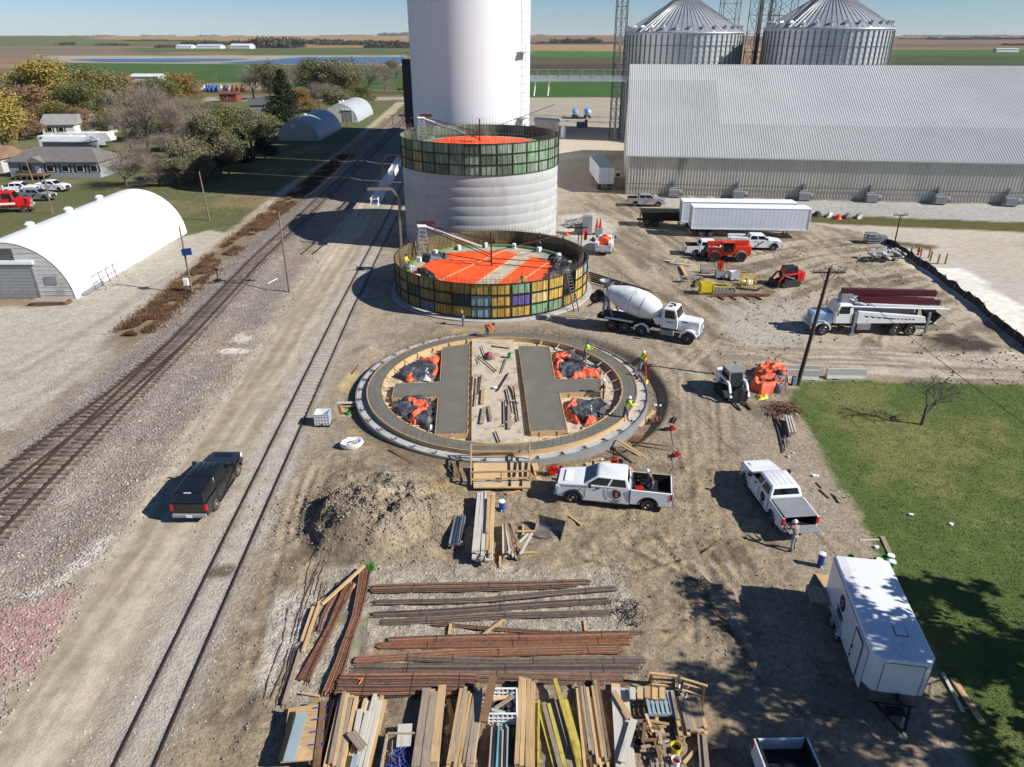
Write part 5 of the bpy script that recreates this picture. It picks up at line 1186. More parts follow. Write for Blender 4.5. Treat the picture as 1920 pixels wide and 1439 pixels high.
for s in (-1, 1): m.box(-3.9, -1.2, s*1.1-.14, s*1.1+.14, 1.16, 1.24); m.prism(arch(-.35, .72, 10, .5)+arch(-.35, .62, 10, .5)[::-1], min(s*.95, s*1.25), max(s*.95, s*1.25))
m.build('rear_fenders', M['white'], t_)
m = MB(); m.box(-5.0, -4.4, -.5, .5, 2.3, 2.5); m.build('booster_arm', M['grey'], t_)
truck_wheels(t_, [(3.9, .34), (-.35, .34), (-1.95, .5), (-3.2, .5)], rim='grey')
for s in (-.55, .55): wheel(t_, (-5.15, s, 2.7), .5, .34, M['grey'], nm='booster_wheel')
m = MB(); [m.cb((1.9+.13*k, -1.135, 1.75), (.08, .008, .12)) for k in range(5)]; [m.cb((3.2+.13*k, -.79, 1.85), (.07, .02, .14)) for k in range(4)]; m.build('door_lettering', M['dred'], t_)
# ---- concrete pump truck
pa, pb = G(1512, 628), G(1720, 640)
pc = Vector((32.9, 61.4, 0))
t_ = thing('concrete_pump_truck', 'blue nosed concrete pump truck with folded maroon boom', 'concrete pump', Z(pc.x, pc.y), math.pi+R(-1.5)*1)
M['bluew'] = pm('pale_blue_paint', '#8fb0cf', .25, 0, .05, 1, coat=.5)
m = MB(); m.box(-5.3, 4.2, -.45, .45, .7, 1.05); m.build('chassis', M['blackm'], t_)
cabbox(t_, 2.1, 3.7, 1.1, 2.85, 1.12, 'white', (5.5, 1.95))
m = MB(); sideloft(m, [(3.72, 1.2), (3.72, 2.0), (5.42, 1.99), (5.52, 1.78), (5.52, 1.3)], .83, .1, lambda x, z: 1-.16*max(0, (x-3.7)/1.8)); m.build('blue_hood', M['bluew'], t_, smooth=30)
for s in (-1, 1):
    m = MB(); q = [(1.7, 1.15), (1.7, 2.3), (-.9, 2.1), (-4.3, 1.85), (-4.5, 1.25)] ; y = s*1.05; m.prism(q, min(y-.16, y+.16), max(y-.16, y+.16)); m.build('side_panel', M['white'], t_, bevel=.03)
    m = MB(); yy = s*1.216
    for k in range(5):
        m.add([(1.2-k*.55, yy, 1.95-.05*k), (.6-k*.6, yy, 1.82-.05*k), (.9-k*.55, yy, 1.72-.04*k)], [(0, 1, 2)])
    for k in range(7): m.cb((-1.3-k*.33, yy, 1.66-.012*k), (.2, .006, .1), ry=.2)
    m.build('side_graphics', M['dred'], t_)
    MB().cb((1.0, s*1.1, .85), (1.2, .35, .6)).build('tool_box', M['grey'], t_, bevel=.03)
    for x in (1.85, -4.7):
        m = MB(); m.bar((x, s*1.1, .25), (x, s*1.1, 2.2), .2); m.cb((x, s*1.1, .1), (.5, .4, .1)); m.build('outrigger', M['grey'], t_)
truck_wheels(t_, [(4.5, .34), (-1.9, .5), (-3.25, .5)])
def beamz(nm, mat, a, b, w_, h0, h1):
    m = MB(); a, b = Vector(a), Vector(b); m.add([a+Vector((0, -w_/2, -h0/2)), a+Vector((0, w_/2, -h0/2)), a+Vector((0, w_/2, h0/2)), a+Vector((0, -w_/2, h0/2)), b+Vector((0, -w_/2, -h1/2)), b+Vector((0, w_/2, -h1/2)), b+Vector((0, w_/2, h1/2)), b+Vector((0, -w_/2, h1/2))], [(0, 1, 2, 3), (7, 6, 5, 4), (0, 4, 5, 1), (1, 5, 6, 2), (2, 6, 7, 3), (3, 7, 4, 0)]); m.build(nm, mat, t_)
beamz('boom_section', M['dred'], (3.0, -.1, 3.75), (-5.4, -.1, 3.65), .5, .62, .5)
beamz('boom_section', M['dred'], (1.6, .5, 3.2), (-5.6, .5, 3.0), .4, .5, .42)
beamz('boom_section', M['dred'], (1.2, -.55, 3.05), (-5.7, -.55, 2.85), .35, .45, .3)
beamz('boom_section', M['whitem'], (2.0, -1.0, 3.0), (-6.2, -1.0, 2.75), .16, .18, .16)
beamz('boom_section', M['whitem'], (0.8, .95, 2.9), (-5.9, .95, 2.65), .14, .16, .14)
m = MB()
for s in (-1.02, 1.0): m.cyl((2.4, s, 2.7), (-6.4, s, 2.5), .085, n=8)
m.cyl((2.6, .3, 3.3), (.8, .9, 2.7), .08, n=8); m.cyl((2.8, -.3, 3.2), (1.2, -.9, 2.6), .08, n=8); m.build('delivery_pipe', M['white'], t_)
m = MB(); m.cyl((2.2, 0, 1.1), (2.2, 0, 3.1), .5, n=14); m.cb((2.6, 0, 3.2), (1.0, .9, .8)); m.build('turret', M['grey'], t_)
m = MB()
for k in range(5): x = 1.2-k*1.6; m.bar((x, -1.05, 2.65), (x, -.6, 3.05), .08); m.bar((x, 1.0, 2.6), (x, .5, 3.0), .08)
m.cb((-4.9, 0, 2.25), (.9, 1.6, .3)); m.build('boom_clamps', M['steel'], t_)
m = MB(); m.loft([[(-5.9, -.9, 1.9), (-4.9, -.9, 1.9), (-4.9, .9, 1.9), (-5.9, .9, 1.9)], [(-5.6, -.35, .8), (-5.1, -.35, .8), (-5.1, .35, .8), (-5.6, .35, .8)]], caps=False); m.build('pump_hopper', M['blackm'], t_)
m = MB(); m.cyl((-5.0, .6, 1.1), (-6.0, .2, 1.4), .12, n=8); m.cyl((-5.6, -.5, .8), (-6.4, -.5, .5), .14, n=8); m.cyl((-5, -.8, 2.2), (-5.7, -.8, 1.0), .1, n=8); m.build('hopper_pipes', M['steell'], t_)
MB().cb((-6.2, -.9, 1.2), (.3, .3, .5)).build('green_bucket_hook', M['green'], t_)
# ---- telehandler
c = G(1362, 492)
t_ = thing('telehandler', 'orange red telehandler forklift parked in front of the white pickups', 'telehandler', Z(c.x+.1, c.y+1.1), math.pi+R(-3))
M['org'] = pm('orange_red_paint', '#c8371c', .4, 0, .15, 2)
m = MB(); sideloft(m, [(-2.7, .7), (-1.6, .75), (2.0, .75), (2.3, 1.0), (1.9, 1.35), (-.6, 1.35), (-1.0, 1.9), (-2.8, 1.9), (-2.85, 1.0)], .8, .06); m.build('body', M['org'], t_, smooth=30)
MB().cb((-.1, 0, 2.15), (4.9, .42, .5), ry=.04).build('boom', M['org'], t_, bevel=.03)
MB().cb((-2.0, -.62, 1.75), (1.6, .5, 1.0)).build('engine_cover', M['org'], t_, bevel=.04)
m = MB(); m.box(-.7, .7, .42, 1.05, 1.3, 2.3); m.build('cab', M['glass'], t_); m = MB()
for x in (-.7, .7):
    for y in (.42, 1.05): m.bar((x, y, 1.3), (x, y, 2.38), .07)
m.box(-.75, .75, .38, 1.1, 2.36, 2.43); m.build('cab_frame', M['org'], t_)
m = MB(); m.bar((2.3, -.3, 2.0), (2.75, -.3, .7), .18); m.bar((2.3, .3, 2.), (2.75, .3, .7), .18); m.box(2.7, 2.85, -.65, .65, .3, 1.1); m.build('carriage', M['blackm'], t_)
for s in (-.4, .4): MB().box(2.8, 4.1, s-.07, s+.07, .22, .3).build('fork', M['blackm'], t_)
for x in (1.55, -1.6):
    for s in (-1, 1): wheel(t_, (x, s*.98, .62), .62, .42, M['blackm'], rr=.5); m = MB(); m.prism(arch(x, .78, 8, .62)+arch(x, .7, 8, .62)[::-1], min(s*.75, s*1.2), max(s*.75, s*1.2)); m.build('fender', M['steell'] if x < 0 else M['org'], t_)
m = MB(); [m.cb((-2.3+.2*k, -.875, 1.95), (.13, .008, .16)) for k in range(5)]; m.build('lettering', M['whitem'], t_)
# ---- compact track loaders
def loader(lb, c, rz, col, forks=False, bucket=True):
    t_ = thing('track_loader', lb, 'track loader', c, rz, 'compact track loaders')
    for s in (-1, 1):
        m = MB(); m.prism([(-1.1, .0), (.9, .0), (1.15, .3), (.6, .62), (-.75, .75), (-1.35, .4)], min(s*.58, s*.95), max(s*.58, s*.95)); m.build('track', M['rubber'], t_, bevel=.05)
        m = MB()
        for x in np.linspace(-1.1, .9, 14): m.box(x-.03, x+.03, min(s*.56, s*.97), max(s*.56, s*.97), -.02, .03)
        m.build('track_lugs', M['rubber'], t_)
        m = MB(); m.bar((-1.45, s*.68, 1.45), (.9, s*.68, 1.35), .16, .2); m.bar((.9, s*.68, 1.35), (1.5, s*.68, .5), .16, .18); m.bar((-1.45, s*.68, 1.5), (-1.3, s*.68, .8), .16, .3); m.build('lift_arm', M[col], t_, bevel=.02)
        m = MB(); m.cyl((-.6, s*.62, .8), (.6, s*.62, 1.2), .06, n=8); m.build('cylinder', M['chrome'], t_)
    m = MB(); m.box(-1.5, .55, -.55, .55, .45, 1.15); m.build('body', M['blackm'], t_)
    m = MB(); m.box(-1.75, -.85, -.72, .72, .55, 1.55); m.build('engine_hood', M[col], t_, bevel=.05)
    m = MB()
    for k in range(4): m.box(-1.77, -1.745, -.5, .5, .75+k*.17, .86+k*.17)
    m.build('engine_grille', M['blackm'] if col == 'red' else M['grey'], t_)
    m = MB(); m.loft([[(-.85, -.52, 1.1), (.65, -.52, 1.0), (.65, .52, 1.0), (-.85, .52, 1.1)], [(-.8, -.5, 2.05), (.4, -.5, 2.05), (.4, .5, 2.05), (-.8, .5, 2.05)]]); m.build('cab', M['glass'], t_)
    m = MB()
    for s in (-1, 1): m.bar((-.85, s*.53, 1.1), (-.8, s*.51, 2.05), .08); m.bar((.65, s*.53, 1.0), (.4, s*.51, 2.05), .08)
    m.box(-.86, .46, -.55, .55, 2.04, 2.13); m.build('cab_frame', M['blackm'] if col == 'red' else M['grey'], t_)
    if bucket: m = MB(); m.prism([(1.4, .1), (2.15, .02), (2.2, .08), (1.6, .2), (1.5, .75), (1.4, .75)], -.95, .95); m.build('bucket', M['blackm'], t_)
    if forks:
        m = MB(); m.box(1.42, 1.5, -.6, .6, .15, .95); 
        for k in (-.55, 0, .55): m.bar((1.5, k, .15), (1.5, k, 1.05), .06)
        m.build('fork_carriage', M['blackm'], t_)
        for s in (-.38, .38): MB().box(1.5, 2.7, s-.06, s+.06, .08, .15).build('fork', M['blackm'], t_)
    return t_
c = G(1483, 540); loader('red compact track loader seen from its rear by the yellow frames', Z(c.x-.3, c.y+.9), math.pi-R(15)*-1, 'red')
c = G(1378, 752); loader('white compact track loader with pallet forks near the lawn corner', Z(c.x, c.y+1.1), -math.pi/2+.12, 'white', forks=True, bucket=False)
# ---- red semi tractor at the left edge
c = G(22, 402)
t_ = thing('semi_tractor', 'red and white semi tractor parked on grass at the left edge of the photo', 'semi truck', Z(c.x-1.2, c.y+1.5), .25)
m = MB(); m.box(-4.2, 3.2, -.45, .45, .75, 1.05); m.build('chassis', M['steel'], t_)
cabbox(t_, -.6, 1.5, 1.1, 3.2, 1.15, 'red', (3.4, 2.1)); m = MB(); m.box(-2.0, -.6, -1.15, 1.15, 1.1, 3.3); m.build('sleeper_cab', M['red'], t_, bevel=.06); m = MB(); m.box(-2.01, 1.45, -1.165, 1.165, 1.35, 1.65); m.build('stripe', M['white'], t_)
for s in (-1, 1): MB().cyl((-.7, s*1.25, 1.0), (-.7, s*1.25, 3.9), .1, n=8).build('exhaust_stack', M['chrome'], t_)
truck_wheels(t_, [(2.5, .34), (-2.6, .5), (-3.8, .5)])
# ---- camper trailers
def camper(lb, c, rz, L, nose=True):
    t_ = thing('camper_trailer', lb, 'camper', c, rz, 'camper trailers in the village')
    m = MB(); q = [(-L/2, .6), (L/2-1.8, .6), (L/2-1.5, 1.4), (L/2, 1.6), (L/2+.1, 2.2), (L/2-.7, 3.5), (-L/2, 3.4)] if nose else [(-L/2, .6), (L/2-.3, .6), (L/2, 1.2), (L/2-.5, 2.9), (-L/2, 3.0)]
    sideloft(m, q, 1.25, .08); m.build('body', M['whitem'], t_, smooth=30); 
    for s in (-1, 1):
        m = MB(); y = s*1.262
        for k in range(6): m.add([(-L/2+1+k*1.4, y, 1.1+.1*k), (-L/2+2.6+k*1.3, y, 1.5+.12*k), (-L/2+2.4+k*1.3, y, 1.65+.12*k), (-L/2+1.1+k*1.4, y, 1.2+.1*k)], [(0, 1, 2, 3)])
        m.build('side_swoosh', M['steel'], t_)
        for x in (-L/2+.9, -L/2+3.2, 1.0): MB().cb((x, s*1.26, 2.3), (.7, .03, .7)).build('window', M['glass'], t_)
    for s in (-1, 1):
        for x in (-.9, .1): wheel(t_, (x-1.0, s*1.05, .4), .4, .25, M['grey'])
    m = MB(); [m.cb((x, 0, 3.5 if nose else 3.05), (.7, .7, .25)) for x in (-L/4, L/6)]; m.build('roof_units', M['whitem'], t_); return t_
c = G(172, 277); camper('long white fifth wheel camper with dark swooshes behind the grey house', Z(c.x-.5, c.y+1.4), -.05, 11.5)
c = G(62, 300); camper('grey white trailer parked end to end left of the fifth wheel camper', Z(c.x-3, c.y+18), -.05, 11, False)
# ================================================================ STOCK YARD
def plank(name, a, b, w_, h_, mat, parent=None, z=None, label=None, cat=None, group=None, z2=None):
    """board from pixel a to pixel b of the ground survey, underside at height z"""
    pa, pb = G(*a, z or 0), G(*b, z2 if z2 is not None else (z or 0)); c = (pa+pb)/2; d = pb-pa; gz = H(c.x, c.y)+(z or 0)+h_/2+.02
    m = MB(); m.box(-d.xy.length/2, d.xy.length/2, -w_/2, w_/2, -h_/2, h_/2); o = m.build(name, mat, parent)
    o.location = (c.x, c.y, gz) if parent is None else (c.x-parent.location.x, c.y-parent.location.y, gz-parent.location.z); o.rotation_euler = (0, -math.atan2((z2 if z2 is not None else (z or 0))-(z or 0), d.xy.length), math.atan2(d.y, d.x))
    if label: tag(o, label, cat or 'plank', group)
    return o
def stack(lb, a, b, w_, n, layers, mats, seed=0, h0=.05, name='lumber_stack', cat='lumber stack', group='lumber stacks in the stock yard', bw=None, bh=.09, fan=.0, gap=.01, jag=.35, bearers=True, lenvar=0., part='board'):
    rg = random.Random(seed); pa, pb = G(*a), G(*b); c = (pa+pb)/2; d = pb-pa; L = d.xy.length; ang = math.atan2(d.y, d.x)
    t = thing(name, lb, cat, (c.x, c.y, H(c.x, c.y)), ang, group)
    if bearers:
        for q in (-.35, .35): m = MB(); m.box(-.06+q*L, .06+q*L, -w_/2-.08, w_/2+.08, 0, h0+.06); m.build('bearer', M['woodg'], t)
    for l in range(layers):
        for i in range(n):
            if l == layers-1 and rg.random() < .22: continue
            bw_ = (bw or (w_/n-gap)); y = -w_/2+(i+.5)*w_/n; o1 = rg.uniform(-jag, jag)*.5; LL = L*(1-rg.uniform(0, lenvar)); off = rg.uniform(-1, 1)*(L-LL)/2+o1
            m = MB(); m.box(-LL/2, LL/2, -bw_/2, bw_/2, 0, bh); o = m.build(part, rg.choice(mats), t)
            o.location = (off, y+rg.uniform(-.01, .01), h0+.06+l*(bh+.004)); o.rotation_euler = (0, 0, rg.uniform(-.02, .02)+fan*(i/(n-1)-.5 if n > 1 else 0))
    return t
W1, W2, W3 = M['wood'], M['woodg'], M['ply']
M['yelw'] = pm('yellow_form_beam', '#b5a44a', .7, 0, .15, 2, c2='#8f7f35', c2f=.4, objrand=.1)
M['wpale'] = pm('pale_grey_board', '#bdb8ac', .8, 0, .12, 2, streak=(.5, 5, 5), c2='#a39c8e', c2f=.4)
M['sheetb'] = pm('blue_grey_panel', '#8ea0a6', .6, 0, .1, 1)
# bottom row, left to right
t = thing('form_table', 'plywood table top with blue grey sheet and dark bars, leftmost in the front row', 'form table', (*G(558, 1380)[:2], 0), 0)
def lp(t, P, z0, z1, mat, nm): m = MB(); m.prism([(G(x, y, z1).x-t.location.x, G(x, y, z1).y-t.location.y) for x, y in P], z0, z1, 'z'); return m.build(nm, mat, t)
lp(t, [(541, 1328), (597, 1320), (587, 1425), (526, 1430)], .55, .6, M['wood'], 'top'); lp(t, [(556, 1338), (576, 1337), (551, 1428), (530, 1428)], .605, .63, M['sheetb'], 'sheet'); lp(t, [(545, 1390), (586, 1408), (585, 1425), (540, 1428)], .605, .62, W3, 'panel')
m = MB()
for x, y in ((540, 1345), (590, 1340), (540, 1420), (580, 1420)): p = G(x, y); m.bar((p.x-t.location.x, p.y-t.location.y, 0), (p.x-t.location.x, p.y-t.location.y, .55), .1)
m.build('trestle', W2, t)
m = MB(); [m.bar((G(548+k*3, 1335, .65).x-t.location.x, G(0, 1335, .65).y-t.location.y, .66), (G(522+k*3, 1428, .65).x-t.location.x, G(0, 1428, .65).y-t.location.y, .66), .035) for k in range(3)]; m.build('bars', M['steeld'], t)
t = stack('ochre form panels held by blue straps beside the plywood table', (604, 1330), (592, 1450), .42, 2, 5, [M['paint']['ochre'], M['woodb']], 1, name='panel_stack', bh=.1)
m = MB(); [m.box(-1.0+k*.55, -.96+k*.55, -.26, .3, .5, .62) for k in range(4)]; m.build('blue_strap', M['blue'], t)
t = stack('black and silver steel pipes lying between ochre panels and light lumber', (636, 1325), (606, 1455), .5, 5, 2, [M['blackm'], M['steeld'], M['chrome']], 2, name='pipe_stack', cat='pipe stack', bw=.07, bh=.08, part='pipe')
stack('light lumber stack right of the black pipes', (655, 1318), (628, 1455), .8, 5, 4, [W1, W1, W2], 3)
t = stack('light lumber stack with white trough boards on top', (705, 1318), (672, 1455), .95, 6, 3, [W1, W1, M['wpale']], 4)
for k, (a, b, mt) in enumerate((((676, 1332), (665, 1390), M['wpale']), ((690, 1335), (676, 1392), M['wpale']), ((655, 1380), (680, 1412), W2), ((662, 1376), (684, 1404), W2), ((668, 1418), (660, 1450), M['sheetb']))):
    plank('loose_board', a, b, .22, .06, mt, None, .45, ('pale trough board lying on the second stack, left one', 'pale trough board lying on the second stack, right one', 'short grey cross board on the second stack, lower left', 'short grey cross board on the second stack, upper right', 'blue grey strip at the foot of the second stack')[k], 'board', 'loose boards on the stacks')
t = thing('parts_box', 'open wooden box filled with blue and silver form hardware', 'crate', (*G(752, 1425)[:2], 0), 0)
m = MB(); w_, d_ = .65, .8
m.box(-w_, w_, d_-.06, d_, 0, .5); m.box(-w_, -w_+.06, -d_, d_, 0, .5); m.box(w_-.06, w_, -d_, d_, 0, .5); m.box(-w_, w_, -d_, d_, 0, .05); m.build('box', W2, t)
m = MB(); rg = random.Random(9); [m.cyl((rg.uniform(-.5, .5), rg.uniform(-.6, .6), rg.uniform(.1, .35)), (rg.uniform(-.5, .5), rg.uniform(-.6, .6), rg.uniform(.1, .4)), .02, n=5, m=rg.choice((0, 0, 1, 2))) for _ in range(60)]; tag(m.build('hardware', [M['blue'], M['steell'], M['rust']], t), kind='stuff')
plank('plywood_offcut', (760, 1360), (757, 1402), .55, .05, M['wpale'], None, .35, 'square pale plywood offcut leaning on the hardware box', 'board')
stack('wide light boards in the front row between the hardware box and the narrow lumber', (815, 1308), (798, 1455), .95, 3, 4, [W1, W1, W2], 5, fan=.0)
stack('long narrow lumber half in shade left of the leaning brown plank', (885, 1312), (862, 1455), 1.0, 7, 4, [W1, W1, W2], 6, jag=.5)
for k, (a, b) in enumerate((((840, 1312), (848, 1352)), ((836, 1372), (855, 1357)), ((837, 1380), (857, 1368)), ((852, 1340), (846, 1374)))): plank('offcut', a, b, .2, .09, M['wood'], None, .02+.05*k, ('upright offcut above the offcut heap', 'upper slanting offcut in the small heap', 'lower slanting offcut in the small heap', 'right hand offcut in the small heap')[k], 'offcut', 'offcuts between the stacks')
plank('leaning_plank', (926, 1278), (906, 1365), .33, .05, M['woodb'], None, .75, 'wide brown plank leaning across the white crate', 'plank', z2=.35)
t = thing('plastic_crate', 'white slatted plastic crate with scrap wood inside', 'crate', (*G(943, 1335)[:2], 0), 0)
m = MB(); w_, d_, h_ = .56, .6, .62
for s in (-1, 1):
    for k in range(7): m.box(-w_+k*2*w_/6-.035, -w_+k*2*w_/6+.035, s*d_-.02, s*d_+.02, 0, h_); m.box(s*w_-.02, s*w_+.02, -d_+k*2*d_/6-.035, -d_+k*2*d_/6+.035, 0, h_)
    for z in (.03, .2, .38, h_): m.box(-w_, w_, s*d_-.03, s*d_+.03, z-.02, z+.03); m.box(s*w_-.03, s*w_+.03, -d_, d_, z-.02, z+.03)
m.box(-w_, w_, -d_, d_, 0, .04); m.build('crate', M['whitem'], t)
for k, (a, b, mt) in enumerate((((-.4, .1, .6), (.4, .35, .5), W1), ((-.3, -.2, .45), (.45, .25, .62), W2), ((-.45, -.3, .5), (.1, -.4, .4), M['sheetb']))): m = MB(); m.bar(a, b, .14, .06); m.build('scrap_piece', mt, t)
m = MB(); [m.cb((rg.uniform(-.4, .4), rg.uniform(-.4, .4), .25), (.3, .12, .1), rz=rg.uniform(0, 3)) for _ in range(14)]; tag(m.build('scrap_fill', M['rustd'], t), kind='stuff')
stack('bundle of teal, pink and dark pipes below the white crate', (940, 1372), (936, 1455), .8, 9, 2, [M['sheetb'], M['steeld'], pm('pink_sleeve', '#b79c96', .7), pm('teal_sleeve', '#6fa0a3', .6), M['blackm']], 8, name='pipe_bundle', cat='pipe stack', bw=.06, bh=.08, part='pipe')
stack('tidy light lumber stack right of the white crate', (987, 1290), (984, 1455), .72, 4, 4, [W1, W1, W3], 10)
stack('single yellow form beams beside the tidy light stack', (1008, 1325), (1006, 1455), .2, 2, 2, [M['yelw']], 11, name='beam_stack', cat='beam stack', part='beam')
stack('row of yellow form beams in the middle of the front row', (1035, 1322), (1070, 1455), 1.25, 7, 2, [M['yelw'], M['yelw'], W2], 12, name='beam_stack', cat='beam stack', part='beam', jag=.3)
plank('yellow_beam', (1040, 1278), (1083, 1425), .16, .14, M['yelw'], None, .38, 'long pale yellow beam lying diagonally over the yellow beam row', 'beam')
stack('ragged narrow lumber stack right of the yellow beams', (1100, 1296), (1122, 1455), 1.05, 9, 3, [W1, W2, W1, M['woodb']], 13, jag=.9, lenvar=.3)
stack('flat boards under two crossed white boards', (1162, 1295), (1172, 1455), .75, 2, 2, [W3, M['wpale']], 14)
plank('white_board', (1150, 1297), (1182, 1350), .22, .05, W1, None, .38, 'upper crossed board slanting right on the flat boards', 'board', 'crossed boards'); plank('white_board', (1188, 1352), (1165, 1432), .28, .05, M['wpale'], None, .38, 'lower crossed white board slanting left on the flat boards', 'board', 'crossed boards')
for k in range(5): plank('short_board', (1186+k*14, 1290), (1186+k*14, 1312), .24, .07, M['wpale'] if k == 0 else (W3 if k == 1 else W1), None, .5, 'short board number %s from the left in the row above the pallet' % ('one', 'two', 'three', 'four', 'five')[k], 'board', 'short boards in a row above the grey pallet')
def pallet(lb, a, w_=1.1, d_=1.0, mat=None, rz=0., z=.0, n=7):
    p = G(*a); t = thing('pallet', lb, 'pallet', (p.x, p.y, H(p.x, p.y)+z), rz, 'pallets in the stock yard'); mat = mat or M['sheetb']
    for k in range(n): m = MB(); x = -w_/2+(k+.5)*w_/n; m.box(x-w_/n*.32, x+w_/n*.32, -d_/2, d_/2, .11, .135); m.build('slat', mat, t)
    for y in (-d_/2+.05, 0, d_/2-.05): m = MB(); m.box(-w_/2, w_/2, y-.05, y+.05, 0, .11); m.build('runner', mat, t)
    return t
pallet('blue grey pallet below the row of short boards', (1238, 1330), 1.25, 1.15, z=.35)
pallet('grey pallet at the bottom edge below the offcut heap', (1240, 1436), .9, .7, M['woodg'], n=5)
stack('heap of short light planks at the right end of the front row', (1282, 1318), (1298, 1385), 1.15, 8, 4, [W1, W1, W2], 15, jag=.4, lenvar=.25)
t = thing('offcut_pile', 'jumbled pile of short brown offcuts on a pallet beside the yellow bucket', 'wood pile', (*G(1222, 1392)[:2], 0), 0)
rg = random.Random(3)
for k in range(34): m = MB(); L_ = rg.uniform(.35, .9); m.box(-L_/2, L_/2, -.06, .06, 0, .05); o = m.build('offcut', rg.choice([W1, M['woodb'], W2]), t); o.location = (rg.uniform(-.45, .45), rg.uniform(-.65, .6), .06+k*.013); o.rotation_euler = (rg.uniform(-.2, .2), rg.uniform(-.2, .2), rg.choice([rg.uniform(-.3, .3), rg.uniform(1.2, 1.9)]))
def sawhorse(lb, a, b):
    pa, pb = G(*a), G(*b); c = (pa+pb)/2; d = pb-pa; L = d.xy.length; t = thing('sawhorse', lb, 'sawhorse', (c.x, c.y, H(c.x, c.y)), math.atan2(d.y, d.x), 'wooden sawhorses'); MB().box(-L/2, L/2, -.05, .05, .82, .9).build('beam', M['wood'], t)
    for s in (-1, 1):
        for q in (-1, 1): MB().bar((s*(L/2-.08), q*.3, 0), (s*(L/2-.12), q*.03, .84), .08).build('leg', M['woodb'], t)
        MB().bar((-L/2+.1, s*.16, .42), (L/2-.1, s*.16, .42), .08).build('brace', M['wood'], t)
sawhorse('brown wooden sawhorse above the grey pallet, left of two', (1214, 1288), (1266, 1294)); sawhorse('brown wooden sawhorse with a red tag, right of two', (1272, 1300), (1322, 1315))
def bucket(lb, a, col, r=.15, h_=.36, fill=None, z=0, lid=False, nm='bucket', cat='bucket', grp='buckets'):
    p = G(*a, z); t = thing(nm, lb, cat, (p.x, p.y, (H(p.x, p.y) if z == 0 else 0)+z), 0, grp)
    MB().lathe([(.01, 0), (r*.88, 0), (r, h_), (r*1.06, h_), (r*1.06, h_-.03), (r*1.02, h_-.03)], 20).build('pail', M[col], t, smooth=30) if not lid else MB().lathe([(.01, 0), (r*.88, 0), (r, h_), (.01, h_)], 20).build('pail', M[col], t, smooth=30)
    if lid: MB().lathe([(r*1.07, h_-.04), (r*1.07, h_+.01), (.01, h_+.01)], 20).build('lid', M['whitem'], t)
    else: MB().cyl((0, 0, h_*.5), (0, 0, h_*.55), r*.93, n=18).build('contents', M[fill or 'blackm'], t)
    m = MB(); pts = [(r*1.05*math.cos(q), -.03-r*.6*math.sin(q), h_-.03-.1*math.sin(q)) for q in np.linspace(0, math.pi, 9)]; m.tube(pts, .008, 4); m.build('handle', M['steell'], t)
    return t
bucket('white bucket standing below the right sawhorse', (1280, 1303), 'whitem', .2, .45, 'grey'); bucket('yellow bucket beside the brown offcut pile', (1266, 1412), 'yellow', .2, .4); bucket('white bucket full of red caps at the bottom edge', (1266, 1436), 'whitem', .17, .4, 'red')
bucket('black bucket left of the offcut pile', (1196, 1405), 'blackm', .17, .35)
plank('loose_plank', (1282, 1433), (1306, 1405), .12, .06, W1, None, 0, 'short plank lying right of the white bucket with red caps', 'plank', 'loose planks on the ground')
plank('loose_plank', (1332, 1404), (1362, 1399), .12, .05, W2, None, 0, 'grey plank on shaded soil right of the front row', 'plank', 'loose planks on the ground')
for k, a in enumerate((1311, 1320)): plank('long_board', (a, 1380), (a+6, 1450), .18, .1, W2, None, .1+.1*k, ('dark weathered board at the bottom right of the front row, left one', 'dark weathered board at the bottom right of the front row, right one')[k], 'board', 'long boards at the row end')
# middle lumber and props
stack('tall stack of pale planks south of the round foundation', (911, 945), (905, 1058), 1.05, 5, 6, [M['wpale'], M['wpale'], W1, W2], 21, jag=.5, bh=.1)
plank('odd_plank', (917, 935), (914, 1000), .2, .06, W1, None, .8, 'longer plank sticking out of the top of the pale plank stack', 'plank')
t = stack('bundle of galvanized shoring props left of the pale plank stack', (863, 980), (853, 1033), .62, 8, 3, [M['chrome'], M['steell']], 22, name='prop_bundle', cat='prop bundle', bw=.05, bh=.07, part='prop', jag=.2, h0=.2)
stack('untidy pile of grey and white boards right of the pale plank stack', (950, 990), (962, 1048), .8, 7, 3, [W2, M['wpale'], M['woodb']], 23, fan=.25, jag=.4, lenvar=.3)
for k, (a, b, mt, lb) in enumerate((((990, 1000), (952, 1036), M['wpale'], 'white board crossing the untidy board pile'), ((946, 992), (978, 1030), W1, 'thin batten crossing the untidy board pile'), ((998, 1000), (975, 1040), M['wpale'], 'pale board at the right of the untidy pile'), ((970, 999), (1004, 999), W1, 'short batten above the untidy pile, horizontal'), ((981, 986), (981, 1010), W1, 'short batten above the untidy pile, upright'), ((975, 1037), (1008, 1036), W1, 'batten below the untidy pile'), ((938, 1042), (938, 1064), W1, 'short block below the untidy pile'))): plank('batten', a, b, .12, .06, mt, None, .3 if k < 3 else .03, lb, 'batten', 'battens at the untidy pile')
plank('loose_plank', (1068, 968), (1090, 985), .1, .06, W1, None, 0, 'short stick lying below the white pickup', 'plank', 'loose planks on the ground')
plank('loose_plank', (950, 928), (975, 922), .12, .06, W1, None, 0, 'short plank on soil above the blue barrel', 'plank', 'loose planks on the ground')
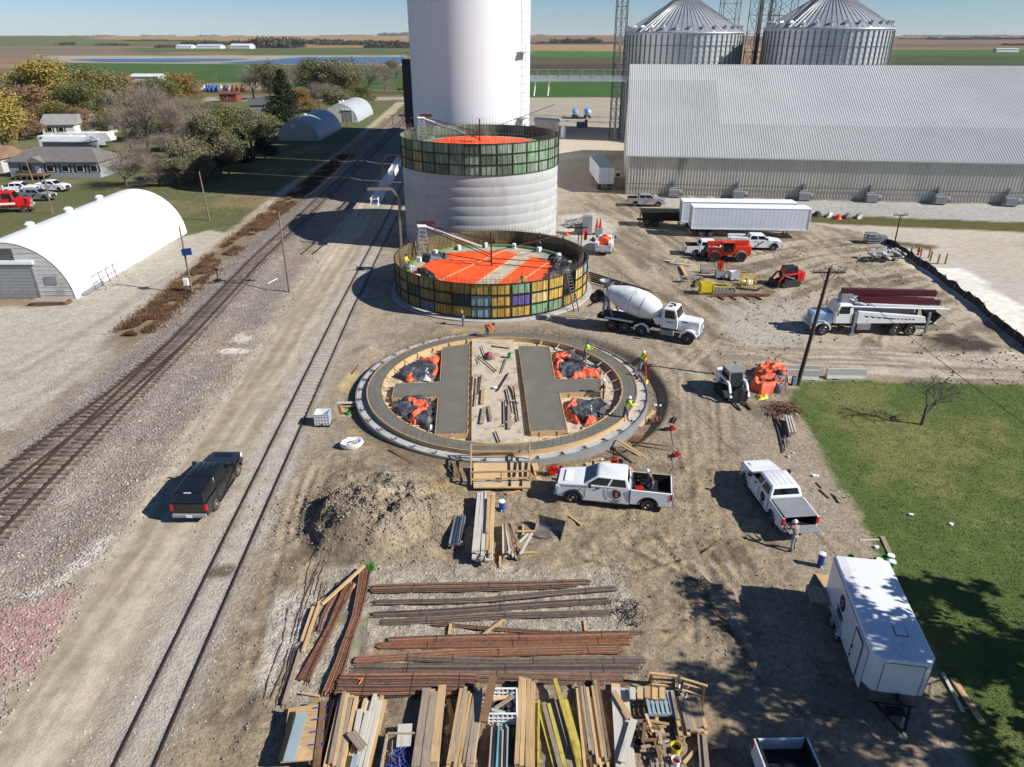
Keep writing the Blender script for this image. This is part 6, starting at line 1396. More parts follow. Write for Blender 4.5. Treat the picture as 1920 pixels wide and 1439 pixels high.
# excavator bucket
c = G(1030, 1000); t = thing('loader_bucket', 'dirty steel loader bucket lying on the soil below the white pickup', 'bucket attachment', (c.x, c.y, H(c.x, c.y)), R(68))
m = MB(); m.prism([(-.5, 0), (.35, 0), (.6, .35), (.5, .75), (.44, .75), (.52, .36), (.3, .06), (-.5, .05)], -.75, .75); m.prism([(-.5, 0), (.35, 0), (.6, .35), (.5, .75)], -.8, -.75); m.prism([(-.5, 0), (.35, 0), (.6, .35), (.5, .75)], .75, .8); m.build('shell', pm('muddy_steel', '#6d6a66', .6, .3, .3, 2, c2='#8c8478', c2f=.5), t); MB().box(-.62, -.48, -.8, .8, 0, .05).build('cutting_edge', M['steel'], t)
def barrel(lb, a, col, r=.17, h_=.6, grp='blue water coolers'):
    p = G(*a); t = thing('water_cooler', lb, 'cooler', (p.x, p.y, H(p.x, p.y)), 0, grp); MB().lathe([(.01, 0), (r, 0), (r*1.02, h_*.5), (r, h_), (.01, h_)], 18).build('body', M[col], t, smooth=30); MB().lathe([(r*1.1, h_), (r*1.1, h_+.06), (.01, h_+.1)], 18).build('lid', M['whitem'], t); MB().cb((0, -r-.03, .1), (.05, .08, .05)).build('tap', M['whitem'], t)
barrel('blue cooler behind the pale plank stack', (941, 957), 'blue'); barrel('blue cooler standing on soil near the trailer', (1537, 1062), 'blue', .16, .75); barrel('blue cooler on the sand strip inside the round foundation', (928, 734), 'blue', .17, .6)
# rebar bundles
M['rustl'] = pm('pale_rust_steel', '#8a6a52', .85, 0, .3, 5); M['rustg'] = pm('grey_bar_steel', '#75695f', .8, 0, .3, 5); M['rustk'] = pm('black_rust_steel', '#37302c', .85, 0, .3, 5)
def bundle(lb, pts, w_, h_, mat, nb=14, seed=0, tie=3, grp='rebar bundles in the stock yard', wav=.03, br=.022, z0=0.02, flare=0.):
    rg = random.Random(seed); P = [G(*p) for p in pts]; c = P[len(P)//2]; t = thing('rebar_bundle', lb, 'rebar bundle', (c.x, c.y, H(c.x, c.y)), 0, grp)
    w_ *= 1.3; hz = [H(p.x, p.y) for p in P]; gz = max(hz)-.02; Hb = lambda x, y: gz
    m = MB(); rows = max(1, int(h_/(br*1.9))); per = max(2, int(w_/(br*1.9)))
    k = 14
    seg = [0]
    for a, b in zip(P[:-1], P[1:]): seg.append(seg[-1]+(b-a).length)
    def at(q): s = q*seg[-1]; return Vector((np.interp(s, seg, [p.x for p in P]), np.interp(s, seg, [p.y for p in P]), 0))
    d = (P[-1]-P[0]).normalized(); nrm = Vector((-d.y, d.x, 0))
    for r_ in range(rows):
        for i in range(per):
            y = -w_/2+(i+.5)*w_/per+rg.uniform(-.006, .006); jz = rg.uniform(-.3, .5)*br*1.6; s0, s1 = rg.uniform(0, .02), 1-rg.uniform(0, .03); ph = rg.uniform(0, 6)
            pp = []
            for j in range(k+1):
                q = s0+(s1-s0)*j/k; p = at(q)+nrm*(y*(1+flare*abs(q-.5)*2)+wav*math.sin(q*7+seed)+rg.uniform(-.002, .002)); pp.append((p.x-c.x, p.y-c.y, Hb(0, 0)-t.location.z+z0+br+r_*br*1.8+jz))
            m.tube(pp, br, 4, m=rg.choice((0, 0, 1, 2)))
    tag(m.build('bars', [mat, M['rustl'] if mat != M['rustd'] else M['rustg'], M['rustk']], t), kind='stuff')
    for j in range(tie):
        q = (j+.6)/tie; p = at(min(q, .97)); m = MB(); a = p-nrm*(w_/2+.03)-c; b = p+nrm*(w_/2+.03)-c; zt = z0+rows*br*1.8+.02+gz-t.location.z; m.bar((a.x, a.y, zt), (b.x, b.y, zt), .012, .01); m.build('tie_wire', M['blackm'], t)
    return t
RD, RR = M['rustd'], M['rust']
M['rbar'] = pm('mixed_bar_steel', '#6f5242', .85, 0, .3, 5, c2='#594a42', c2f=.6)
bl = [(((693, 1104), (900, 1098), (1110, 1093)), .30, .12, 'rbar', 'topmost brown rebar bundle of the stock yard'), (((694, 1112), (1020, 1104), (1085, 1101)), .22, .1, 'rbar', 'second rebar bundle from the top, touching the topmost'),
      (((697, 1134), (900, 1128), (1158, 1106)), .28, .12, 'rustd', 'dark rebar bundle rising to the right, third from the top'), (((697, 1156), (880, 1146), (1145, 1128)), .28, .14, 'rustd', 'dark rebar bundle, fourth from the top'),
      (((712, 1169), (900, 1160), (1148, 1150)), .28, .12, 'rustd', 'dark rebar bundle, fifth from the top'), (((805, 1168), (930, 1181), (1050, 1189), (1262, 1184)), .2, .07, 'rust', 'long bowed orange rust bundle reaching farthest right'),
      (((725, 1204), (950, 1197), (1190, 1192)), .3, .14, 'rust', 'rusty rebar bundle just below the bowed one'), (((706, 1214), (950, 1210), (1185, 1206)), .28, .14, 'rust', 'rusty rebar bundle with a blunt left end below the bowed one'),
      (((662, 1242), (870, 1226), (1170, 1222)), .34, .14, 'rust', 'orange brown rebar bundle sloping to the lower left'), (((760, 1236), (960, 1243), (1212, 1241)), .3, .12, 'rustd', 'dark rebar bundle under the sloping one'),
      (((655, 1254), (900, 1256), (1205, 1252)), .45, .08, 'rustd', 'broad loose dark rebar layer below the sloping bundle'), (((650, 1268), (900, 1272), (1180, 1276)), .5, .05, 'rbar', 'loose spread of thin bars above the lumber row')]
for i, (p, w_, h_, mt, lb) in enumerate(bl): bundle(lb, p, w_, h_, M[mt], seed=i, tie=3)
t = bundle('wide rusty rebar stack with an orange paint mark, lowest of the bundles', ((632, 1292), (760, 1291), (897, 1293)), .85, .2, M['rust'], seed=40, tie=3, br=.026)
m = MB(); q = G(672, 1278, .25)-t.location; q.z = .27; m.bar(q, q+Vector((.2, .02, 0)), .03); m.bar(q+Vector((.2, .02, 0)), q+Vector((.08, -.26, 0)), .03); m.build('paint_mark', pm('marking_orange', '#f0863a', .7), t)
for i, (p, w_, h_, mt, lb) in enumerate(((((686, 1072), (668, 1160), (640, 1250), (615, 1310)), .3, .18, 'rust', 'rusty rebar bundle fanning down the left side, rightmost of the slanting ones'), (((657, 1095), (620, 1185), (590, 1240), (568, 1282)), .28, .14, 'rust', 'slanting rebar bundle left of the rightmost slanting one'),
                                         (((640, 1090), (606, 1160), (578, 1262)), .2, .08, 'rbar', 'thin slanting rebar bundle beside the long timber'), (((612, 1090), (590, 1170), (575, 1290)), .12, .04, 'rbar', 'few slanting bars near the left timber'))):
    bundle(lb, p, w_, h_, M[mt], seed=50+i, tie=1, flare=.6)
for i, pts in enumerate((((604, 1035), (570, 1120), (548, 1230), (518, 1320), (512, 1400)), ((600, 1050), (560, 1150), (530, 1260), (500, 1330)), ((596, 1070), (566, 1130), (552, 1220), (530, 1300)), ((590, 1085), (555, 1190), (540, 1250), (528, 1330)), ((541, 1142), (530, 1210), (505, 1270), (496, 1312)), ((606, 1060), (575, 1160), (545, 1250), (535, 1340)))):
    P = [G(*p) for p in pts]; m = MB(); m.tube([(p.x, p.y, H(p.x, p.y)+.03) for p in P], .02, 5); o = m.build('loose_bar', M['rustd']); tag(o, 'thin dark bar curving along the left edge of the stock yard, one of several', 'steel bar', 'loose curved bars left of the stock yard')
plank('long_timber', (683, 1063), (604, 1135), .14, .1, W1, None, .22, 'long pale timber slanting from the green weed', 'timber', 'long timbers at the left of the stock yard'); plank('long_timber', (600, 1132), (568, 1225), .14, .1, W1, None, .15, 'long pale timber continuing down left', 'timber', 'long timbers at the left of the stock yard')
plank('long_timber', (564, 1222), (532, 1325), .15, .08, W2, None, .03, 'long brown timber ending at the plywood table', 'timber', 'long timbers at the left of the stock yard'); plank('long_timber', (588, 1140), (566, 1205), .14, .12, W1, None, .1, 'short timber parallel to the left timbers', 'timber', 'long timbers at the left of the stock yard')
plank('long_timber', (590, 1136), (612, 1122), .12, .1, W1, None, .1, 'short timber crossing between the slanting timbers', 'timber', 'long timbers at the left of the stock yard'); plank('long_timber', (666, 1098), (643, 1128), .12, .1, W1, None, .05, 'short timber left of the slanting rebar', 'timber', 'long timbers at the left of the stock yard')
plank('long_timber', (566, 1302), (600, 1308), .1, .06, W1, None, .03, 'small timber bearer under the bar ends', 'timber', 'long timbers at the left of the stock yard')
for k, (a, b) in enumerate((((945, 1162), (905, 1192)), ((845, 1172), (842, 1192)), ((1096, 1165), (1098, 1184)))): plank('bearer', a, b, .12, .08, W1, None, .0, ('pale bearer block crossing under the bowed rust bundle', 'small bearer block left under the bowed bundle', 'dark bearer block right under the bowed bundle')[k], 'timber', 'bearers under the bowed bundle')
# wire tangle
c = G(1185, 1152); m = MB(); rg = random.Random(12)
for k in range(26):
    r_ = rg.uniform(.2, .6); cx, cy = rg.uniform(-.5, .5), rg.uniform(-.6, .6); a0 = rg.uniform(0, 6); m.tube([(cx+r_*math.cos(a0+q)*1.0, cy+r_*math.sin(a0+q), .05+.15*math.sin(q*2+k)+.15) for q in np.linspace(0, rg.uniform(2, 4.5), 10)], .014, 4)
o = m.build('wire_tangle', M['blackm']); o.location = (c.x, c.y, H(c.x, c.y)); tag(o, 'tangle of black tie wire at the right end of the rebar', 'wire', kind=None)
# ================================================================ AROUND THE RING FOUNDATION
t = thing('timber_ramp', 'plywood and timber ramp platform with guard rails at the front of the round foundation', 'ramp', (*G(942, 890)[:2], 0), 0)
def L3(x, y, z): p = G(x, y, z); return (p.x-t.location.x, p.y-t.location.y, z)
m = MB(); P = [L3(888, 868, .45), L3(992, 868, .45), L3(994, 914, .35), L3(888, 914, .35)]; m.add(P+[(x, y, z-.08) for x, y, z in P], [(0, 1, 2, 3), (7, 6, 5, 4), (0, 4, 5, 1), (1, 5, 6, 2), (2, 6, 7, 3), (3, 7, 4, 0)]); m.build('deck', M['ply'], t)
m = MB(); a, b = L3(888, 914, .0), L3(995, 914, .0); m.bar((a[0], a[1]-.05, .2), (b[0], b[1]-.05, .2), .14, .4); m.build('front_sill', M['concl'], t)
m = MB()
for x in (955, 976): a, b = L3(x, 868, .46), L3(x+2, 912, .38); m.bar((a[0], a[1], .5), (b[0], b[1], .41), .1, .04)
m.build('dark_strip', M['steeld'], t)
def rl(a, b, z0, z1, w_=.09): m = MB(); pa, pb = L3(*a, z0), L3(*b, z1); m.bar(pa, pb, w_); m.build('rail', M['wood'], t)
for x, y in ((884, 915), (940, 915), (993, 912), (884, 862), (993, 862)):
    p = L3(x, y, 0); m = MB(); m.bar((p[0], p[1], 0), (p[0], p[1], 1.15), .09); m.build('post', M['wood'], t)
def rail_(a, b, z): pa, pb = L3(*a, 0), L3(*b, 0); m = MB(); m.bar((pa[0], pa[1], z), (pb[0], pb[1], z), .05, .12); m.build('rail', M['wood'], t)
for z in (.6, 1.1): rail_((884, 915), (993, 912), z); rail_((884, 862), (993, 862), z); rail_((884, 862), (884, 915), z); rail_((993, 862), (993, 912), z)
def PL(a, b, w_, mt, lb, z=0, h_=.05, nm='loose_plank', grp='loose planks round the foundation'): return plank(nm, a, b, w_, h_, mt, None, z, lb, 'plank', grp)
PL((732, 842), (774, 868), .25, M['woodb'], 'brown plank slanting beside the lower left of the round foundation'); PL((843, 868), (858, 905), .2, M['woodb'], 'brown plank left of the timber ramp, left one', .1); PL((852, 870), (862, 898), .14, M['woodb'], 'brown plank left of the timber ramp, right one', .1)
PL((1002, 868), (1012, 905), .35, W1, 'short pale board right of the timber ramp')
PL((608, 752), (674, 750), .28, M['wpale'], 'grey white planks laid over the left trench, upper one', .1, .06); PL((622, 757), (674, 754), .2, W1, 'grey white planks laid over the left trench, lower one', .1, .05)
PL((634, 758), (640, 775), .2, M['woodb'], 'brown offcut below the grey white planks'); PL((652, 775), (672, 760), .07, W1, 'thin stick propped at the left trench'); PL((632, 788), (645, 788), .08, W1, 'tiny stick right of the water tote')
PL((660, 700), (672, 683), .16, M['woodb'], 'brown board beside the siding left of the foundation')
PL((1200, 788), (1228, 758), .3, W1, 'pale board slanting at the right trench'); PL((1158, 824), (1214, 860), .26, W1, 'wide pale board slanting below the right trench'); PL((1163, 835), (1200, 856), .12, W1, 'narrow pale board beside the wide slanting one')
PL((1153, 822), (1156, 852), .14, M['woodb'], 'upright brown board below the right trench'); PL((1160, 850), (1185, 868), .12, M['steeld'], 'dark angle iron slanting above the white pickup')
PL((1183, 828), (1255, 838), .07, M['woodb'], 'thin dark board right of the foundation, upper'); PL((1185, 834), (1256, 846), .07, M['woodb'], 'thin brown board right of the foundation, lower')
for k, (a, b, w_) in enumerate((((1098, 873), (1145, 868), .3), ((1095, 880), (1170, 876), .35), ((1105, 887), (1185, 880), .4), ((1110, 858), (1130, 852), .15))): PL(a, b, w_, W1 if k % 2 else W3, ('pale board behind the white pickup, top one', 'pale board behind the white pickup, middle one', 'pale board behind the white pickup, nearest one', 'small board end above the boards behind the pickup')[k], .02+.05*k)
def shortpile(lb, a, L, n, rz, mt=None):
    p = G(*a); t = thing('stake_pile', lb, 'stake pile', (p.x, p.y, H(p.x, p.y)), rz, 'piles of rusty stakes'); rg = random.Random(int(a[0]))
    for k in range(n): m = MB(); m.box(-L/2, L/2, -.035, .035, 0, .03); o = m.build('stake', mt or M['rust'], t); o.location = (rg.uniform(-.1, .1), (k-n/2)*.09, .04+.04*(k % 3)); o.rotation_euler = (0, 0, rg.uniform(-.15, .15))
shortpile('rusty stakes stacked by the pale board at the right trench', (1236, 780), .9, 12, 1.4); shortpile('slanting rusty stakes above the thin boards', (1200, 813), 1.0, 11, .9); shortpile('few dark stakes right of the stacked ones', (1262, 790), .8, 4, 1.2, M['steeld'])
def gen(lb, a, col='red', s=1.): 
    p = G(*a); t = thing('generator', lb, 'generator', (p.x, p.y, H(p.x, p.y)), .2, 'red site tools'); MB().cb((0, 0, .32*s), (.6*s, .42*s, .38*s)).build('body', M[col], t, bevel=.04); m = MB()
    for x in (-.34, .34):
        for y in (-.25, .25): m.bar((x*s, y*s, 0), (x*s, y*s, .55*s), .03)
    for y in (-.25, .25): m.bar((-.34*s, y*s, .55*s), (.34*s, y*s, .55*s), .03)
    m.build('frame', M['blackm'], t); MB().cb((.1*s, 0, .54*s), (.3*s, .3*s, .08*s)).build('tank', M['whitem'] if col != 'red' else M['red'], t, bevel=.02)
gen('red generator right of the timber ramp', (1036, 890)); gen('small red compressor in the yard right of the foundation', (1268, 857), s=.6)
bucket('red fuel can next to the red generator', (1051, 880), 'red', .13, .3, 'red', lid=False); bucket('green bucket at the left trench', (652, 770), 'green', .16, .3); bucket('green bucket on the sand strip inside the foundation', (955, 670), 'green', .16, .36, z=.3)
bucket('white bucket beside the upper right blanket heap', (1045, 661), 'whitem', .15, .36, z=.01)
p = G(1253, 808); t = thing('rebar_cutter', 'dark red rebar cutter lying right of the rusty stakes', 'tool', (p.x, p.y, H(p.x, p.y)), .1); MB().cb((0, 0, .15), (.55, .2, .22)).build('body', M['dred'], t, bevel=.03); MB().cyl((.3, -.12, .2), (.3, .12, .2), .16, n=14).build('disc', M['red'], t); MB().bar((-.25, 0, .15), (-.75, .1, .1), .06).build('handle', M['blackm'], t)
p = G(1152, 866); t = thing('cutoff_saw', 'orange cutoff saw above the boards behind the pickup', 'tool', (p.x, p.y, H(p.x, p.y)), -.3); MB().cb((0, 0, .15), (.45, .22, .22)).build('body', M['org'], t, bevel=.03); MB().cyl((.4, -.02, .16), (.4, .02, .16), .17, n=16).build('blade', M['steel'], t); MB().bar((-.2, .0, .3), (.2, 0, .34), .04).build('handle', M['blackm'], t)
# small white bits and cords
P = [(p.x, p.y, H(p.x, p.y)+.02) for p in (G(x, y) for x, y in ((1245, 785), (1258, 800), (1262, 835), (1260, 860), (1263, 880), (1250, 900), (1240, 925)))]; m = MB(); m.tube(P, .015, 5); tag(m.build('power_cord', M['steell']), 'thin grey power cord running from the rebar cutter to the white pickup', 'cord')
for k, (x, y) in enumerate(((1102, 862), (1128, 850), (1112, 866), (1230, 748), (1526, 893), (1240, 752), (1482, 855), (1488, 852), (1478, 858), (1708, 967), (1783, 985), (1643, 1028), (1530, 893))):
    p = G(x, y); m = MB(); m.cb((0, 0, .05), (.22, .16, .1), rz=k); m.cb((.1, .05, .03), (.12, .12, .07), rz=k*2); o = m.build('litter_piece', M['whitem'] if k < 6 or k > 8 else M['concl']); o.location = (p.x, p.y, H(p.x, p.y)); tag(o, 'small pale scrap lying loose on the ground', 'litter', 'small pale scraps on the ground')
# IBC tote and big bag
def tote(lb, a, rz=0., s=1., open_=True, grp='caged liquid totes'):
    p = G(*a); t = thing('liquid_tote', lb, 'tote', (p.x, p.y, H(p.x, p.y)), rz, grp); m = MB(); q = [(-.5, -.45), (.5, -.45), (.5, .45), (-.5, .45)]
    m.loft([[(x*s, y*s, .14) for x, y in q], [(x*s, y*s, 1.0*s) for x, y in q], [(x*.93*s, y*.93*s, 1.0*s) for x, y in q], [(x*.93*s, y*.93*s, .3) for x, y in q]]); m.build('tank', M['whitem'], t, bevel=.03)
    m = MB()
    for z in (.3, .55, .8, 1.0): pts = [(x*1.04*s, y*1.05*s, z*s) for x, y in q]; m.tube(pts+[pts[0]], .014, 4)
    for u in np.linspace(-1, 1, 6):
        for s2 in (-1, 1): m.cyl((u*.5*s, s2*.475*s, .12), (u*.5*s, s2*.475*s, s), .012, n=4); m.cyl((s2*.52*s, u*.45*s, .12), (s2*.52*s, u*.45*s, s), .012, n=4)
    m.build('cage', M['steell'], t); m = MB(); m.box(-.52*s, .52*s, -.48*s, .48*s, .09, .13)
    for x in (-.45, 0, .45): m.box((x-.06)*s, (x+.06)*s, -.48*s, .48*s, 0, .09)
    m.build('pallet_base', M['blackm'], t); MB().cyl((0, -.5*s, .22), (0, -.6*s, .22), .06, n=10).build('valve', M['blackm'], t)
tote('open white liquid tote beside the siding track', (607, 795), .03)
p = G(660, 838); t = thing('bulk_bag', 'open white bulk bag with scraps inside, left of the foundation', 'bag', (p.x, p.y, H(p.x, p.y)), .3)
m = MB(); rg = random.Random(4); n = 18; ring = lambda r, z, j: [((r+rg.uniform(-j, j))*math.cos(2*math.pi*i/n), (r*.72+rg.uniform(-j, j))*math.sin(2*math.pi*i/n), z+rg.uniform(-j, j)) for i in range(n)]
m.loft([ring(.6, 0, .02), ring(.78, .2, .04), ring(.74, .42, .06), ring(.62, .4, .04), ring(.5, .2, .03)], caps=True); m.build('bag', M['whitem'], t, smooth=50)
m = MB(); [m.bar((rg.uniform(-.4, .4), rg.uniform(-.25, .25), .25), (rg.uniform(-.4, .4), rg.uniform(-.25, .25), .3), .035) for _ in range(9)]; m.build('scraps', M['steel'], t)
# tools and steel on the sand strip
def ST(a, b, w_, mt, lb, h_=.05, z=.31, nm='steel_bar', cat='steel bar', grp='bars and boards on the sand strip'):
    pa, pb = G(*a, z), G(*b, z); m = MB(); m.bar((0, 0, 0), tuple(pb-pa), w_, h_); o = m.build(nm, mt); o.location = (pa.x, pa.y, z+h_/2+.01); tag(o, lb, cat, grp)
rows = [((903, 650), (911, 672), .06, 'poled', 'upper left thin bar on the sand strip'), ((897, 668), (931, 697), .07, 'redsteel', 'long red brown bar slanting on the upper sand strip'), ((950, 672), (940, 700), .05, 'steeld', 'thin bar below the green bucket on the sand strip'), ((954, 700), (933, 734), .08, 'redsteel', 'brown bar slanting beside the blue cooler'), ((925, 648), (957, 652), .4, 'ply', 'flat plywood piece at the top of the sand strip'),
        ((889, 705), (888, 730), .06, 'woodg', 'leftmost upright board on the sand strip'), ((895, 708), (891, 762), .08, 'woodg', 'second upright board on the sand strip'), ((902, 705), (897, 740), .1, 'poled', 'third dark upright bar on the sand strip'), ((906, 730), (904, 758), .25, 'wood', 'pale plank on the left of the sand strip'), ((950, 730), (960, 775), .09, 'steeld', 'dark channel on the right of the sand strip, first'), ((957, 722), (967, 748), .1, 'wood', 'pale batten on the right of the sand strip'), ((962, 725), (972, 790), .1, 'steeld', 'dark channel on the right of the sand strip, second'),
        ((946, 752), (947, 800), .09, 'poled', 'dark upright bar low on the sand strip'), ((955, 760), (955, 805), .25, 'woodg', 'grey board low right on the sand strip'), ((908, 765), (903, 795), .28, 'woodg', 'grey board low left on the sand strip'), ((916, 762), (921, 790), .2, 'woodg', 'small grey board low middle on the sand strip'), ((929, 810), (937, 830), .08, 'steeld', 'dark bar near the bottom of the sand strip'), ((960, 752), (975, 756), .16, 'concl', 'white block on the right of the sand strip'), ((895, 672), (899, 682), .05, 'steeld', 'short dark rod on the upper left sand strip'), ((940, 800), (965, 780), .03, 'yellow', 'yellow cord on the lower sand strip')]
for a, b, w_, mt, lb in rows: ST(a, b, w_, M[mt], lb)
o = crumple('tool_bag', [(G(x, y, .3).x, G(x, y, .3).y) for x, y in ((912, 660), (925, 662), (927, 673), (910, 675))], .3, .35, M['tarp_mix'], .07, 66); tag(o, 'orange and dark tool bag on the upper sand strip', 'bag')
# heap, straps and steel at the lawn corner
o = crumple('tarp_heap', Gp((1404, 728), (1412, 695), (1440, 688), (1474, 694), (1480, 718), (1462, 738), (1425, 742)), .0, .8, M['salmon'], .1, 71, None, .8, .45); tag(o, 'large heap of orange and black blankets beside the concrete barriers', 'blanket heap')
crumple('grey_blanket', Gp((1442, 715), (1458, 700), (1482, 714), (1470, 740), (1448, 738)), .0, 1.05, M['greytarp'], .09, 72, o, .8, .5); crumple('black_blanket', Gp((1408, 722), (1425, 712), (1440, 722), (1428, 736)), .0, .85, M['blackp'], .09, 74, o, .8, .5)
o = crumple('strap_pile', Gp((1415, 742), (1440, 738), (1446, 750), (1420, 752)), .0, .25, M['yellow'], .06, 73, None, 2.5, .2); tag(o, 'small pile of yellow straps in front of the orange heap', 'straps')
t = thing('rebar_offcut_pile', 'bristly pile of rusty rebar offcuts at the lawn edge', 'rebar pile', (*G(1466, 772)[:2], 0)); m = MB(); rg = random.Random(6)
for k in range(150): a = rg.gauss(-1.4, .9); L_ = rg.uniform(.5, 1.4); x, y = rg.uniform(-.8, .8), rg.uniform(-.5, .9); m.cyl((x, y, .1+rg.uniform(0, .4)), (x+L_*math.cos(a), y+L_*math.sin(a), rg.uniform(.05, .6)), .016, n=4)
tag(m.build('bars', M['rust'], t), kind='stuff')
for k, (a, b) in enumerate((((1450, 775), (1470, 850)), ((1460, 780), (1472, 846)), ((1456, 785), (1478, 832)), ((1466, 790), (1476, 840)))): ST(a, b, .07, M['rustd'], ('long dark bar hanging out of the bristly pile, one of four', 'long dark bar hanging out of the bristly pile, one of four', 'long dark bar hanging out of the bristly pile, one of four', 'long dark bar hanging out of the bristly pile, one of four')[k], z=.06+.05*k, grp='long bars below the bristly pile')
for k in range(3): PL((1472+5*k, 786+k), (1480+5*k, 820-k), .1, M['wpale'], ('pale stick leaning below the bristly pile, left', 'pale stick leaning below the bristly pile, middle', 'pale stick leaning below the bristly pile, right')[k], .15, .3)
def jersey(lb, a, b):
    pa, pb = G(*a), G(*b); c = (pa+pb)/2; d = pb-pa; L = d.xy.length; t = thing('concrete_barrier', lb, 'barrier', (c.x, c.y, H(c.x, c.y)), math.atan2(d.y, d.x), 'concrete barriers at the lawn edge'); m = MB(); m.prism([(-.3, 0), (.3, 0), (.3, .08), (.14, .3), (.09, .82), (-.09, .82), (-.14, .3), (-.3, .08)], -L/2, L/2, 'x'); m.build('barrier', M['concl'], t); m = MB(); [m.box(q*L-.2, q*L+.2, -.31, .31, -.01, .07) for q in (-.3, .3)]; m.build('slot', M['blackm'], t)
jersey('pale concrete barrier behind, left of the tall pole', (1468, 700), (1536, 702)); jersey('pale concrete barrier in front, crossing behind the tall pole', (1472, 709), (1534, 711)); jersey('pale concrete barrier right of the tall pole', (1548, 709), (1622, 710))
for k, (a, b, w_) in enumerate((((1532, 905), (1556, 930), .12), ((1540, 918), (1558, 935), .22), ((1558, 928), (1586, 934), .1), ((1570, 938), (1578, 938), .5), ((1560, 925), (1580, 938), .2))): PL(a, b, w_, W2, ('thin board at the lawn edge by the covered pickup', 'flat board at the lawn edge, left', 'thin cross board at the lawn edge, right', 'square board at the lawn edge', 'flat board under the cross board')[k], .02*k)
PL((1612, 1014), (1648, 1013), .1, M['wpale'], 'pale stick at the lawn edge above the trailer'); PL((1652, 1008), (1672, 1052), .12, W2, 'long grey plank beside the green buckets, left'); PL((1656, 1008), (1680, 1062), .12, W2, 'long grey plank beside the green buckets, right')
PL((1766, 1265), (1804, 1338), .14, M['wpale'], 'thin pale board on the lawn right of the trailer tongue'); PL((1786, 1276), (1843, 1362), .26, W1, 'wide pale board on the lawn right of the trailer tongue'); PL((1800, 1330), (1828, 1334), .06, W2, 'short stick between the two lawn boards')
for k, (x, y, cl, ld, lb) in enumerate(((1588, 1050, 'green', 0, 'green bucket at the far left corner of the cargo trailer'), (1643, 1056, 'whitem', 1, 'white lidded bucket at the far right corner of the cargo trailer'), (1652, 1050, 'green', 0, 'open green bucket between the lidded ones'), (1664, 1048, 'green', 1, 'green bucket with white lid, upper right'), (1666, 1060, 'green', 1, 'green bucket with white lid, lower right'))): bucket(lb, (x+4, y+5), cl, .17, .4, None, lid=bool(ld))
# cargo in the crew cab bed
bx0 = Vector((7.2, 34.5)); 
o = crumple('yellow_hose', [(6.45, 34.3), (7.0, 34.3), (7.0, 34.85), (6.4, 34.8)], .82, .35, M['yellow'], .05, 81, None, 2.5, .3); tag(o, 'heap of yellow hose in the open bed of the white crew cab pickup', 'hose')
p = (7.35, 34.35, .8); t = thing('tool_case', 'red tool case in the open bed of the white crew cab pickup', 'tool case', p, .3); MB().cb((0, 0, .15), (.5, .35, .3)).build('case', M['red'], t, bevel=.03); MB().bar((-.1, 0, .33), (.1, 0, .33), .04).build('handle', M['blackm'], t)
# ================================================================ YARD ITEMS TO THE RIGHT
def Zp(x, y, dz=0): p = G(x, y); return (p.x, p.y, H(p.x, p.y)+dz)
t = thing('form_crate', 'bright yellow panel crate standing on the soil of the yard', 'crate', Zp(1325, 550)); m = MB(); m.box(-.75, .55, -.5, -.42, .1, 1.05); m.box(-.75, .55, .42, .5, .1, 1.25); m.box(-.75, -.68, -.5, .5, .1, 1.2); m.build('panel', M['yellow'], t)
m = MB(); [m.bar((x, -.5, 0), (x, -.5, 1.3), .08) for x in (-.75, .55)]; [m.bar((x, .5, 0), (x, .5, 1.35), .08) for x in (-.75, .55)]; m.build('frame', M['yellow'], t)
t = thing('form_crate', 'long grey and yellow form crate right of the bright yellow one', 'crate', Zp(1353, 552)); m = MB(); m.box(-1.1, 1.2, -.5, -.44, 0, .62); m.box(-1.1, 1.2, .44, .5, 0, .7); m.box(1.14, 1.2, -.5, .5, 0, .66); m.build('panel', M['grey'], t)
m = MB(); m.bar((-1.1, -.5, .98), (1.2, -.5, .9), .07); [m.bar((-1.1+k*.38, -.5, .6), (-1.1+k*.38, -.5, .96), .05) for k in range(7)]; m.bar((-1.1, .5, 1.0), (1.2, .5, .95), .07); m.build('frame', M['yellow'], t)
t = thing('yellow_cage', 'yellow tubular steel cage with white sacks inside', 'cage', Zp(1400, 536)); m = MB()
for x in (-.75, -.25, .25, .75):
    for y in (-.6, .6): m.cyl((x, y, 0), (x, y, 1.15), .04, n=6)
for z in (.1, .6, 1.15):
    for s in (-1, 1): m.cyl((-.75, s*.6, z), (.75, s*.6, z), .035, n=6); m.cyl((s*.75, -.6, z), (s*.75, .6, z), .035, n=6)
m.build('frame', M['yellow'], t); m = MB(); [m.cb((x, y, .35), (.5, .4, .5), rz=x) for x, y in ((-.4, .1), (.2, -.1), (.4, .2))]; m.build('sacks', M['whitem'], t, bevel=.1)
tote('wire caged white tote beside the yellow cage', (1375, 525), .1, 1.0, grp='caged liquid totes in the yard'); tote('wire caged tote full of orange stakes', (1349, 522), -.05, .95, grp='caged liquid totes in the yard')
t = thing('orange_stakes', 'orange marker stakes standing in the caged tote', 'stakes', Zp(1349, 520, .25)); m = MB(); rg = random.Random(2); [m.cyl((rg.uniform(-.3, .3), rg.uniform(-.3, .3), 0), (rg.uniform(-.4, .4), rg.uniform(-.35, .35), rg.uniform(1.2, 1.7)), .035, n=5) for _ in range(26)]; tag(m.build('stakes', M['org'], t), kind='stuff')
t = thing('steel_tray', 'grey steel tray with posts behind the yellow crates', 'tray', Zp(1324, 512)); m = MB(); m.box(-.6, .6, -.4, .4, .15, .25); [m.bar((x, y, 0), (x, y, .85), .07) for x in (-.6, .6) for y in (-.4, .4)]; [m.bar((-.5+k*.2, 0, .2), (-.5+k*.2, .1, 1.0), .08) for k in range(5)]; m.build('tray', M['grey'], t)
